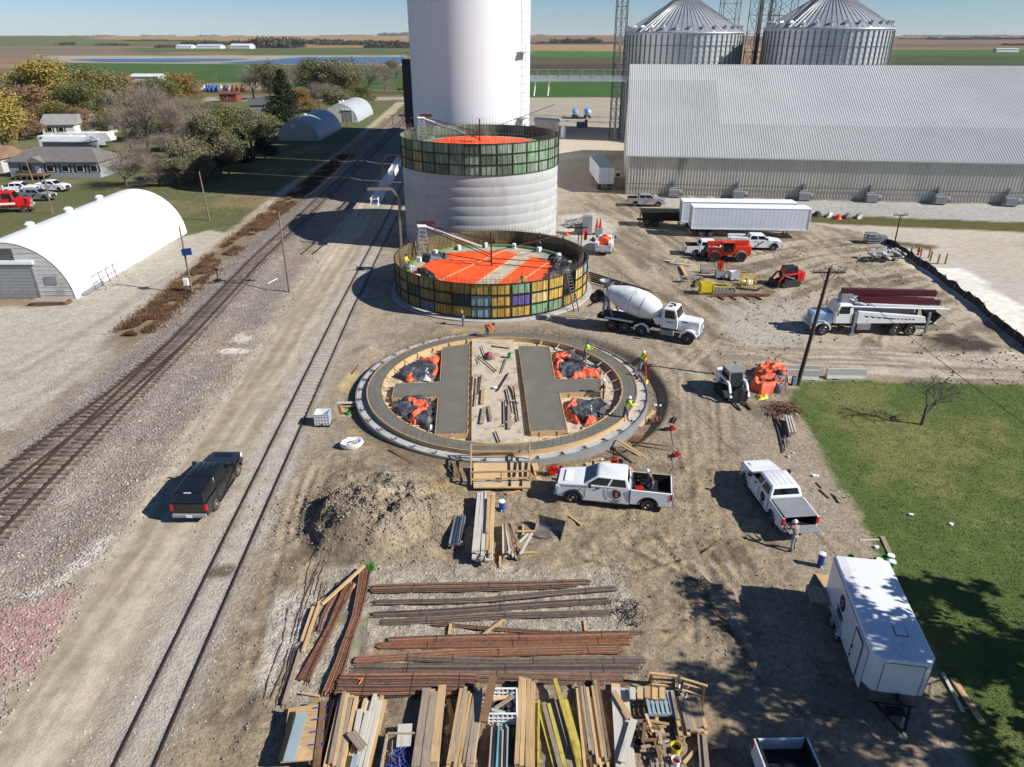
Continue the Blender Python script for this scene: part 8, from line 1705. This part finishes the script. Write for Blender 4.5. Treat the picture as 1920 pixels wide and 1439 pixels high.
def proto(kind, v):
    key = (kind, v)
    if key in PROTO: return PROTO[key]
    rg = random.Random(hash(kind) % 97 if False else sum(map(ord, kind))+v*13); t = bpy.data.objects.new('tree', None); COL.objects.link(t); h = 10.
    bare = kind == 'bare'
    if kind == 'dark': bl_ = [(rg.uniform(-1.8, 1.8)*(1-k/14), rg.uniform(-1.8, 1.8)*(1-k/14), 2.6+k*.52, rg.uniform(1.2, 2.2)*(1.1-k/18), .8) for k in range(14)]; n, sz = 8000, .15
    elif bare: bl_ = [(rg.uniform(-3, 3), rg.uniform(-3, 3), rg.uniform(3.4, 8), rg.uniform(1.3, 2.4), .9) for k in range(11)]; n, sz = 5200, .34
    else: bl_ = [(rg.uniform(-3, 3), rg.uniform(-3, 3), rg.uniform(2.6, 8.2), rg.uniform(1.2, 2.3), .8) for k in range(20)]; n, sz = 11000, .125
    bl_ = [(x*min(1, (11-z)/5), y*min(1, (11-z)/5), z, r_, q) for x, y, z, r_, q in bl_]
    limbs(v*7+len(kind), h, t, 4 if bare else 3, .6, .022 if bare else .028, .3)
    if bare:
        r = np.random.default_rng(v); B = np.array(bl_); idx = r.integers(0, len(B), n); d = r.normal(size=(n, 3)); d /= np.linalg.norm(d, axis=1)[:, None]; c = B[idx, :3]+d*(B[idx, 3]*r.random(n)**.5)[:, None]; o = c-np.array([0, 0, 3.]); o /= np.linalg.norm(o, axis=1)[:, None]; o = o+r.normal(size=(n, 3))*.45; o /= np.linalg.norm(o, axis=1)[:, None]; w2 = np.cross(o, r.normal(size=(n, 3))); w2 /= np.linalg.norm(w2, axis=1)[:, None]
        L_ = (.5+.7*r.random(n))[:, None]; V_ = np.stack([c-w2*.016, c+w2*.016, c+o*L_], 1).reshape(-1, 3); npmesh('crown', V_, np.arange(3*n).reshape(n, 3), LM['bare'], t)
    else: leafmesh('crown', bl_, n, sz, LM[kind], v+len(kind)*3, t)
    PROTO[key] = t; t['used'] = 0; return t
def tree(kind, a, topy, wpx, lb, v=0, cat='tree', grp='trees round the village'):
    b = G(*a); tp_ = toppos(b, (a[0], topy)); h = max(2., tp_.z); D = b.y*cP+(CAMH-h*.5)*sP; wm = wpx/FPX*D; p = proto(kind, v); nm = {'bare': 'bare_tree', 'dark': 'evergreen_tree'}.get(kind, 'autumn_tree' if kind in ('yellow', 'rust', 'orange', 'mix') else 'leafy_tree')
    sc_ = (wm/7.4, wm/7.4*.9, h/10.); rz_ = (a[0]*.37) % 6.28
    if p['used'] == 0: p['used'] = 1; t = p; t.location = (b.x, b.y, H(b.x, b.y)); t.rotation_euler = (0, 0, rz_); t.scale = sc_; t.name = nm
    else: t = dup(p, (b.x, b.y, H(b.x, b.y)), rz_, scale=sc_); t.name = nm
    tag(t, lb, cat, grp); return t
tree('yellow', (92, 212), 104, 125, 'big bright yellow autumn tree above the village roofs'); tree('yellow', (12, 292), 170, 115, 'yellow green tree at the left edge beside the campers', 1); tree('rust', (58, 236), 152, 115, 'rusty brown tree between the two yellow ones'); tree('mix', (190, 222), 118, 110, 'broad tree turning from green to rust right of the tall yellow one'); tree('rust', (232, 215), 130, 70, 'rusty crown leaning right behind the broad turning tree', 1)
tree('olive', (160, 232), 150, 70, 'olive tree in front of the broad turning tree'); tree('olive', (225, 240), 165, 70, 'olive tree above the white annex', 1); tree('orange', (342, 198), 130, 74, 'orange tipped tree standing alone right of the long white roof'); tree('olive', (305, 205), 142, 62, 'green tree left of the orange tipped one'); tree('rust', (158, 250), 196, 42, 'small tan tree behind the shed', 1); tree('mix', (118, 248), 185, 60, 'low rusty tree over the half hidden house', 1)
for i, (x, y, ty, w_, kd, lb) in enumerate(((282, 296, 152, 118, 'bare', 'tallest bare grey tree in the middle of the village'), (335, 300, 186, 100, 'bare', 'bare grey tree right of the tallest bare one'), (238, 352, 276, 105, 'bare', 'low bare tree hiding the right end of the long house'), (374, 250, 186, 70, 'bare', 'bare thin tree near the village road'), (352, 340, 252, 96, 'gol', 'grey green brush right of the low bare tree'), (300, 350, 282, 70, 'bare', 'bare brush touching the top of the white shed'),
        (395, 310, 205, 84, 'gol', 'grey olive tree at the shadow edge, left'), (432, 296, 195, 86, 'olive', 'olive tree at the shadow edge, middle'), (472, 280, 198, 84, 'gol', 'grey olive tree at the shadow edge, right'), (503, 264, 212, 56, 'olive', 'olive bush next to the shadowed round shed'), (415, 330, 245, 90, 'dark', 'dark tree in the silo shadow, left'), (455, 318, 240, 80, 'dark', 'dark bush in the silo shadow, right'), (372, 345, 285, 60, 'gol', 'low brush at the edge of the shadow'),
        (538, 236, 128, 88, 'dark', 'tall dark tree beside the round sheds'), (476, 186, 114, 58, 'bare', 'bare tree left in the row behind the village road'), (508, 188, 112, 62, 'gol', 'grey green tree second in the row behind the road'), (585, 184, 104, 64, 'olive', 'tall olive tree in the middle of the row behind the road'), (632, 186, 106, 84, 'gol', 'wide grey olive tree right of the middle of the row'), (690, 182, 110, 84, 'bare', 'wide bare tree near the right end of the row'), (722, 172, 116, 44, 'bare', 'slim bare tree at the right end of the row'),
        (660, 184, 122, 56, 'olive', 'olive tree between the wide olive and wide bare ones'), (600, 206, 152, 58, 'bare', 'low bare tree in front of the row'), (622, 210, 155, 60, 'gol', 'low grey olive tree behind the pale round shed'), (676, 196, 158, 58, 'olive', 'round olive bush beyond the pale round shed'), (566, 212, 160, 50, 'orange', 'low brownish tree right of the tall dark tree'), (742, 158, 112, 30, 'bare', 'thin bare tree touching the dark elevator housing'), (735, 135, 112, 28, 'gol', 'small tree by the lagoon end'),
        (40, 262, 205, 80, 'rust', 'brown tree below the yellow ones at left'), (262, 262, 196, 80, 'gol', 'grey olive tree right of the white annex'), (312, 268, 205, 84, 'bare', 'bare brush tree behind the tallest bare one'), (356, 285, 215, 80, 'gol', 'grey olive tree in the thick of the bare trees'), (385, 262, 200, 74, 'bare', 'bare tree before the brick shed'), (420, 258, 212, 70, 'gol', 'olive brush below the brick shed'), (452, 262, 216, 70, 'olive', 'olive brush at the cabin'), (318, 322, 245, 90, 'bare', 'bare tree over the grass above the white shed'), (262, 318, 255, 70, 'bare', 'bare tree right above the long house roof'), (130, 205, 140, 80, 'mix', 'turning tree behind the broad one'), (268, 205, 150, 60, 'mix', 'turning tree at the right end of the colour trees'), (20, 215, 150, 60, 'olive', 'green tree at the left edge above the roofs'), (556, 186, 118, 50, 'bare', 'bare tree in the gap of the row'), (610, 180, 110, 56, 'gol', 'olive tree in the gap of the row'), (497, 300, 232, 60, 'dark', 'dark bush at the shadowed end of the brush'), (340, 352, 292, 56, 'gol', 'small brush between white shed and shadow'), (248, 290, 205, 70, 'bare', 'bare tree behind the fifth wheel camper'), (300, 240, 175, 74, 'gol', 'grey olive tree below the orange tipped one'), (345, 250, 180, 66, 'bare', 'bare tree below the orange tipped one'), (70, 205, 125, 90, 'mix', 'turning tree just behind the tall yellow one'), (150, 200, 125, 70, 'mix', 'turning tree between the yellow and broad ones'), (400, 235, 190, 64, 'olive', 'olive brush left of the brick shed'), (368, 310, 230, 80, 'bare', 'bare tree amid the grey olive brush'), (430, 330, 250, 70, 'gol', 'pale brush at the front of the shadowed clump'), (322, 285, 222, 84, 'gol', 'grey olive tree behind the bare brush tree'), (205, 258, 205, 44, 'mix', 'low turning tree behind the white annex'))): tree(kd, (x, y), ty, w_, lb, i % 3)
# bare tree on the lawn
b = G(1728, 797); t = thing('bare_tree', 'small leafless tree alone on the lawn', 'tree', (b.x, b.y, H(b.x, b.y))); limbs(31, 7.0, t, 5, .85, .018, .25)
# big trees just right of the view, whose shade falls over the trailer
for i, (x, y, h) in enumerate(((25.4, 20.2, 10.5), (26.5, 14.5, 14.5), (26., 8.5, 14.5), (36., 18.5, 14.))):
    t = thing('shade_tree', ('half bare tree right of the cargo trailer, farther one of the near pair', 'half bare tree right of the cargo trailer, nearest one', 'tall half bare tree behind the near pair', 'tall half bare tree farthest out on the lawn')[i], 'tree', (x, y, 0), i, 'large trees shading the trailer'); rg = random.Random(60+i)
    limbs(80+i, h, t, 4, .6, .024, .3); leafmesh('crown', [(rg.uniform(-2.7, 3.6), rg.uniform(-4.5, 3.2), rg.uniform(h*.5, h*.98), rg.uniform(.4, 1.3), .45) for _ in range(44)], 7800, .14, LM['gol'], 90+i, t)
# far woods and hedgerows
wood_m = leafmat('far_wood_leaves', ('#33372a', '#4a4736', '#5b4c38'))
def wood(x0, x1, y, hpx, n=260, seed=0, lb=None):
    A, B_ = G(x0, y), G(x1, y); r = np.random.default_rng(seed); D = A.y*cP; h = hpx/FPX*D; q = r.random(n); cx = A.x+(B_.x-A.x)*q; cy = A.y+(B_.y-A.y)*q+r.normal(size=n)*h*1.2; hh = h*(.45+.55*r.random(n))*(.5+.5*vn(q*9, q*0, seed)); gz = hfun(cx, cy)
    k = 14; C_ = np.stack([np.repeat(cx, k), np.repeat(cy, k), np.repeat(gz, k)], 1); H_ = np.repeat(hh, k); d = r.normal(size=(n*k, 3)); d /= np.linalg.norm(d, axis=1)[:, None]; C_ += d*H_[:, None]*np.array([.6, .6, .42]); C_[:, 2] += H_*.5
    a = r.normal(size=C_.shape); b2 = r.normal(size=C_.shape); s = h*.12; V_ = np.stack([C_-a*s, C_+b2*s, C_+a*s], 1).reshape(-1, 3); o = npmesh('woodland', V_, np.arange(len(V_)).reshape(-1, 3), wood_m); tag(o, kind='stuff')
for i, w_ in enumerate(((295, 345, 90, 7), (345, 470, 86, 10), (465, 560, 90, 20), (540, 640, 85, 13), (600, 740, 86, 11), (690, 768, 90, 14), (115, 135, 86.5, 7), (185, 240, 87, 5), (235, 345, 82, 4), (135, 220, 66.6, 4), (30, 90, 66.8, 3), (265, 330, 69.6, 4), (370, 410, 69.6, 4), (600, 700, 71.6, 4), (710, 768, 73, 8), (1005, 1020, 70, 5), (1035, 1125, 84, 11), (995, 1035, 84, 4), (1100, 1165, 84, 4), (1690, 1780, 72, 3.5), (1780, 1930, 71.2, 4), (1740, 1930, 80.5, 6), (1680, 1750, 80, 3), (1880, 1930, 87, 4), (1120, 1165, 69.4, 3), (430, 460, 71, 3))): 
    wood(*w_, n=int(60+abs(w_[1]-w_[0])*1.8), seed=i) if w_[2] > 70.5 else wood(w_[0], w_[1], 71.0, w_[3], n=90, seed=i)
# ================================================================ GROUND COVER
def tufts(nm, X, Y, h, wd, mat, seed=0, lean=.5):
    r = np.random.default_rng(seed); n = len(X); Z_ = hfun(X, Y); C_ = np.stack([X, Y, Z_-.01], 1); a = r.random(n)*6.28; dx = np.stack([np.cos(a), np.sin(a), a*0], 1)*(wd*(.6+r.random(n)))[:, None]; tp_ = np.stack([r.normal(size=n)*lean, r.normal(size=n)*lean, np.ones(n)], 1)*(h*(.5+r.random(n)))[:, None]
    V_ = np.stack([C_-dx, C_+dx, C_+tp_], 1).reshape(-1, 3); o = npmesh(nm, V_, np.arange(3*n).reshape(n, 3), mat); tag(o, kind='stuff'); return o
rn = np.random.default_rng(5)
X = rn.uniform(14, 46, 150000); Y = 15+rn.random(150000)**1.4*36; k = sdpoly(X, Y, LAWN) < .1*rn.normal(size=len(X))+.05; k &= X < .75*(Y*.9+12); X, Y = X[k], Y[k]; k = (fbm(X*1.5, Y*1.5, 5, 3) > .25); tufts('grass', X[k], Y[k], .055, .025, leafmat('lawn_blades', ('#57673a', '#667642', '#757f4a')), 1, .7)
n = 110000; Y = 60+rn.random(n)**1.3*110; X = track_x(TRACK, Y)+rn.normal(-5.4, .75, n)-np.where((Y > 66) & (Y < 74), 0, 0); k = fbm(X*.55, Y*.35, 7, 3) > .43; tufts('dry_weeds', X[k], Y[k], .26, .045, leafmat('dry_weeds_brown', ('#4a3a2c', '#6b523d', '#8a7053')), 2, .5)
X = rn.uniform(-70, -38, 20000); Y = rn.uniform(100, 150, 20000); k = fbm(X*.3, Y*.3, 9, 3) > .55; tufts('tall_grass', X[k], Y[k], .14, .05, LM['gol'], 4)
c = G(694, 1066); tufts('green_weed', c.x+rn.normal(0, .09, 300), c.y+rn.normal(0, .09, 300), .14, .02, pm('fresh_weed_green', '#3f8a2a', .7), 6, .9)
def stones(nm, X, Y, s0, s1, mat, seed=0):
    r = np.random.default_rng(seed); n = len(X); s = s0+(s1-s0)*r.random(n)**3; Z_ = hfun(X, Y)+s*.15; C_ = np.stack([X, Y, Z_], 1); O = np.array([(1, 0, 0), (0, 1, 0), (-1, 0, 0), (0, -1, 0), (0, 0, .8), (0, 0, -.8)]); F0 = np.array([(0, 1, 4), (1, 2, 4), (2, 3, 4), (3, 0, 4), (1, 0, 5), (2, 1, 5), (3, 2, 5), (0, 3, 5)])
    j = 1+.35*r.normal(size=(n, 6, 1)); a = r.random(n)*6.28; c_, s_q = np.cos(a), np.sin(a); Rm = np.stack([np.stack([c_, -s_q, a*0], 1), np.stack([s_q, c_, a*0], 1), np.stack([a*0, a*0, a*0+1], 1)], 1); V_ = np.einsum('nij,nkj->nki', Rm, O[None]*j*s[:, None, None])+C_[:, None]; F_ = (F0[None]+6*np.arange(n)[:, None, None]).reshape(-1, 3); o = npmesh(nm, V_.reshape(-1, 3), F_, mat); tag(o, kind='stuff')
n = 26000; Y = 18+rn.random(n)**1.5*70; X = track_x(TRACK, Y)+rn.uniform(-4.2, 7.6, n); stones('ballast_stones', X, Y, .03, .1, pm('ballast_stone', '#8a817b', .9, 0, .45, 3, c2='#b9b0a8', c2f=.4), 1)
n = 9000; c = G(690, 965); X = c.x+rn.normal(.2, 2.6, n); Y = c.y+rn.normal(0, 1.6, n); stones('soil_clods', X, Y, .012, .1, pm('soil_clod', '#7d7263', .95, 0, .3, 2, c2='#968b7a', c2f=.5), 2)
n = 16000; X = rn.uniform(-13.5, 14, n); Y = rn.uniform(17, 44, n); k = (np.hypot(X-RING[0], Y-RING[1]) > 11.6) & (fbm(X*.6, Y*.6, 11, 3) > .47); stones('soil_crumbs', X[k], Y[k], .015, .07, bpy.data.materials['soil_clod'], 3)
n = 3500; Y = rn.uniform(16, 60, n); X = track_x(SIDING, Y)+rn.uniform(-3, 2, n); stones('pale_stones', X, Y, .015, .05, pm('pale_stone', '#bdb7ac', .9, 0, .3, 3), 4)
n = 5000; X = rn.uniform(16, 48, n); Y = rn.uniform(50, 95, n); k = fbm(X*.25, Y*.25, 13, 3) > .52; stones('yard_crumbs', X[k], Y[k], .04, .16, bpy.data.materials['soil_clod'], 5)
# ================================================================ PEOPLE
skin_m = pm('skin', '#9c6e55', .6, 0, .05, 4)
def skinmesh(nm, pts, edges, mat, parent, sub=1, root=0):
    me = bpy.data.meshes.new(nm); me.from_pydata([p[:3] for p in pts], edges, []); o = bpy.data.objects.new(nm, me); COL.objects.link(o); o.parent = parent; me.materials.append(mat)
    md = o.modifiers.new('skin', 'SKIN'); md.use_smooth_shade = True
    for i, p in enumerate(pts): v = me.skin_vertices[0].data[i]; r = p[3]; v.radius = (r, p[4] if len(p) > 4 else r); v.use_root = (i == root)
    s = o.modifiers.new('sub', 'SUBSURF'); s.levels = sub; s.render_levels = sub; return o
def person(lb, loc, rz, pose, top, pants, hat, grp='construction workers'):
    t = thing('person', lb, 'person', loc, rz, grp); bend = {'stand': .08, 'walk': .12, 'bend': 1.45, 'reach': .35, 'kneel': .5}[pose]; drop = .38 if pose == 'kneel' else (.06 if pose == 'bend' else 0)
    pel = Vector((-.12 if pose == 'bend' else 0, 0, .95-drop)); up_ = Vector((math.sin(bend), 0, math.cos(bend))); spn = pel+up_*.26; ch = pel+up_*.44; nk = pel+up_*.58; hd = nk+Vector((up_.x*.9+.05, 0, up_.z*.9+.1)).normalized()*.14
    P = [(*pel, .125, .1), (*spn, .12, .1), (*ch, .145, .11), (*nk, .055, .055), (*hd, .085, .085), (*(hd+Vector((.02, 0, .07))), .08, .075)]; E = [(0, 1), (1, 2), (2, 3), (3, 4), (4, 5)]; J = {}
    sw = {'stand': (.03, -.03), 'walk': (.26, -.24), 'bend': (.12, -.1), 'reach': (.08, -.1), 'kneel': (.3, -.1)}[pose]
    for s, f in ((-1, sw[0]), (1, sw[1])):
        hp = pel+Vector((0, s*.1, -.06)); kn = Vector((f*.75+.05, s*.12, .5)); an = Vector((f-.02, s*.13, .09)); to = an+Vector((.19, s*.02, -.05))
        if pose == 'kneel': kn = Vector((.36, s*.14, .42)) if s < 0 else Vector((.12, s*.14, .08)); an = Vector((.3, s*.14, .08)) if s < 0 else Vector((-.32, s*.14, .08)); to = an+Vector((.18, 0, -.04)) if s < 0 else an+Vector((-.1, 0, -.02))
        b0 = len(P); P += [(*hp, .095), (*kn, .062), (*an, .045), (*to, .035)]; E += [(0, b0), (b0, b0+1), (b0+1, b0+2), (b0+2, b0+3)]; J['leg', s] = (hp, kn, an, to)
        sh = ch+up_*.06+Vector((0, s*.19, 0)); av = {'stand': (.12, .02), 'walk': (.1*s, .05), 'bend': (.12, 0), 'reach': (.3, .3), 'kneel': (.28, .12)}[pose]
        el = sh+Vector((av[0]*.5+.02, s*.05, -.27)); wr_ = el+Vector((av[0]+.08, -s*.02, -.2+av[1])); b1 = len(P); P += [(*sh, .06), (*el, .043), (*wr_, .028)]; E += [(2, b1), (b1, b1+1), (b1+1, b1+2)]; J['arm', s] = (sh, el, wr_)
        dd = (wr_-el).normalized(); pm_ = wr_+dd*.07; P.append((*pm_, .036, .02)); E.append((b1+2, b1+3)); pi_ = len(P)-1
        for q, (oy, L_) in enumerate(((-.03, .07), (-.01, .085), (.01, .08), (.03, .062))): a1 = pm_+dd*L_*.55+Vector((0, oy, 0)); a2 = a1+(dd+Vector((.2, 0, -.6))).normalized()*L_*.5; P += [(*a1, .009), (*a2, .008)]; E += [(pi_, len(P)-2), (len(P)-2, len(P)-1)]
        th = wr_+dd*.03+Vector((.03, -s*.035, 0)); P += [(*th, .011), (*(th+dd*.035), .009)]; E += [(b1+2, len(P)-2), (len(P)-2, len(P)-1)]
    skinmesh('body', P, E, skin_m, t)
    Q = [(*pel, .155, .125), (*spn, .155, .13), (*ch, .175, .135), (*(nk-up_*.02), .075, .075)]; E2 = [(0, 1), (1, 2), (2, 3)]
    for s in (-1, 1): sh, el, wr_ = J['arm', s]; b0 = len(Q); Q += [(*sh, .085), (*el, .065), (*(el.lerp(wr_, .92)), .048)]; E2 += [(2, b0), (b0, b0+1), (b0+1, b0+2)]
    skinmesh('jacket', Q, E2, M[top], t)
    Q = [(*(pel+up_*.06), .14, .115), (*pel, .145, .12)]; E2 = [(0, 1)]
    for s in (-1, 1): hp, kn, an, to = J['leg', s]; b0 = len(Q); Q += [(*hp, .112), (*kn, .08), (*an.lerp(kn, .08), .066)]; E2 += [(1, b0), (b0, b0+1), (b0+1, b0+2)]
    skinmesh('trousers', Q, E2, M[pants], t, root=1)
    for s in (-1, 1): hp, kn, an, to = J['leg', s]; skinmesh('boot', [(*(an+Vector((0, 0, .03))), .06), (*(an+Vector((.02, 0, -.03))), .06), (*to, .048)], [(0, 1), (1, 2)], M['blackm'], t)
    hc = hd+Vector((.01, 0, .05)); o = MB().lathe([(.15, 0), (.125, .015), (.12, .06), (.085, .11), (.01, .13)], 16).build('helmet' if hat != 'knit' else 'cap', M[hat if hat != 'knit' else 'blackm'], t, smooth=60); o.location = hc; o.rotation_euler = (0, min(bend, 1.0)*.8, 0)
    m = MB(); f = Vector((math.cos(bend*.7), 0, -math.sin(bend*.7))); m.cb(hd+f*.1, (.04, .025, .04)); m.build('nose', skin_m, t); m = MB(); [m.cb(hd+f*.088+Vector((0, s*.032, .03)), (.012, .022, .012)) for s in (-1, 1)]; m.build('eyes', M['blackm'], t)
    return t
M['hivis'] = pm('high_visibility_fabric', '#c3e62a', .7, 0, .08, 5); M['hiorg'] = pm('orange_shirt', '#ee5a1c', .7, 0, .08, 5); M['jean'] = pm('denim', '#4a5a70', .85, 0, .15, 6); M['greyw'] = pm('grey_workwear', '#8d8780', .85, 0, .12, 5); M['darkw'] = pm('dark_workwear', '#33332f', .85, 0, .15, 5); M['camo'] = pm('pale_trousers', '#8b9496', .85, 0, .15, 6)
def at(x, y, z=0): p = G(x, y, z); return (p.x, p.y, z if z else H(p.x, p.y))
person('person in bright yellow green shirt standing at the left of the low silo deck', at(762, 508, 2.12), -.4, 'stand', 'hivis', 'jean', 'knit'); person('person in dark jacket and pale trousers walking at the far right silo deck', at(1010, 466, 2.12), .3, 'walk', 'darkw', 'camo', 'knit')
person('person in yellow green shirt on the low silo deck behind the front rim', at(980, 546, 2.12), 1.2, 'stand', 'hivis', 'darkw', 'hiorg'); person('person in orange shirt bending over the far rim of the round foundation', at(913, 628, .5), -.1, 'bend', 'hiorg', 'darkw', 'knit'); person('person in dark clothing beside the coloured panels between silo and foundation', at(869, 612), 2.5, 'reach', 'darkw', 'jean', 'knit')
person('person in yellow green vest and blue helmet on the upper right of the ring wall', at(1096, 677, .45), -.2, 'reach', 'hivis', 'jean', 'blue'); person('person in dark clothing and white helmet at the end of the right slab arm', at(1132, 745, .0), 2.8, 'stand', 'darkw', 'darkw', 'whitem'); person('person in yellow green vest and white helmet on the lower right of the ring wall', at(1172, 787, .15), .5, 'reach', 'hivis', 'jean', 'whitem')
person('person in yellow green jacket and white helmet standing outside the trench at right', at(1206, 686), -2.2, 'walk', 'hivis', 'camo', 'whitem'); person('person in dark clothing and blue helmet crouching at the trench edge', at(1197, 712), 2.6, 'kneel', 'darkw', 'jean', 'blue'); person('person in dark shirt and white helmet kneeling in the open pickup bed', (8.15, 34.45, .8), math.pi-.3, 'kneel', 'darkw', 'jean', 'whitem'); person('person in grey clothing and white helmet standing at the lowered tailgate', at(1486, 1032), 1.75, 'reach', 'greyw', 'camo', 'whitem')
P = [Vector(at(*q)) for q in ((1213, 672), (1211, 690), (1213, 705), (1210, 718))]; m = MB(); m.tube([tuple(p+Vector((0, 0, h))) for p, h in zip(P, (.45, .3, .15, .03))], .05, 8); tag(m.build('orange_hose', M['org']), 'orange hose held down into the trench beside the crouching worker', 'hose')
o = crumple('yellow_tool_bag', Gp((1206, 716), (1214, 713), (1218, 720), (1209, 724)), 0, .3, M['yellow'], .06, 121, None, 2.5, .4); tag(o, 'small yellow bag at the right trench', 'bag')
# ================================================================ HAZE
hz = MB(); hz.box(-9600, 9600, -60, 12600, -3, 120); hz = hz.build('haze', bpy.data.materials.new('thin_air')); tag(hz, kind='stuff')
hm = hz.data.materials[0]; hm.use_nodes = True; hn = hm.node_tree; hn.nodes.clear(); ho = hn.nodes.new('ShaderNodeOutputMaterial'); hv = hn.nodes.new('ShaderNodeVolumePrincipled')
hv.inputs['Density'].default_value = .000032; hv.inputs['Color'].default_value = (.86, .93, 1, 1); hn.links.new(hv.outputs[0], ho.inputs['Volume'])
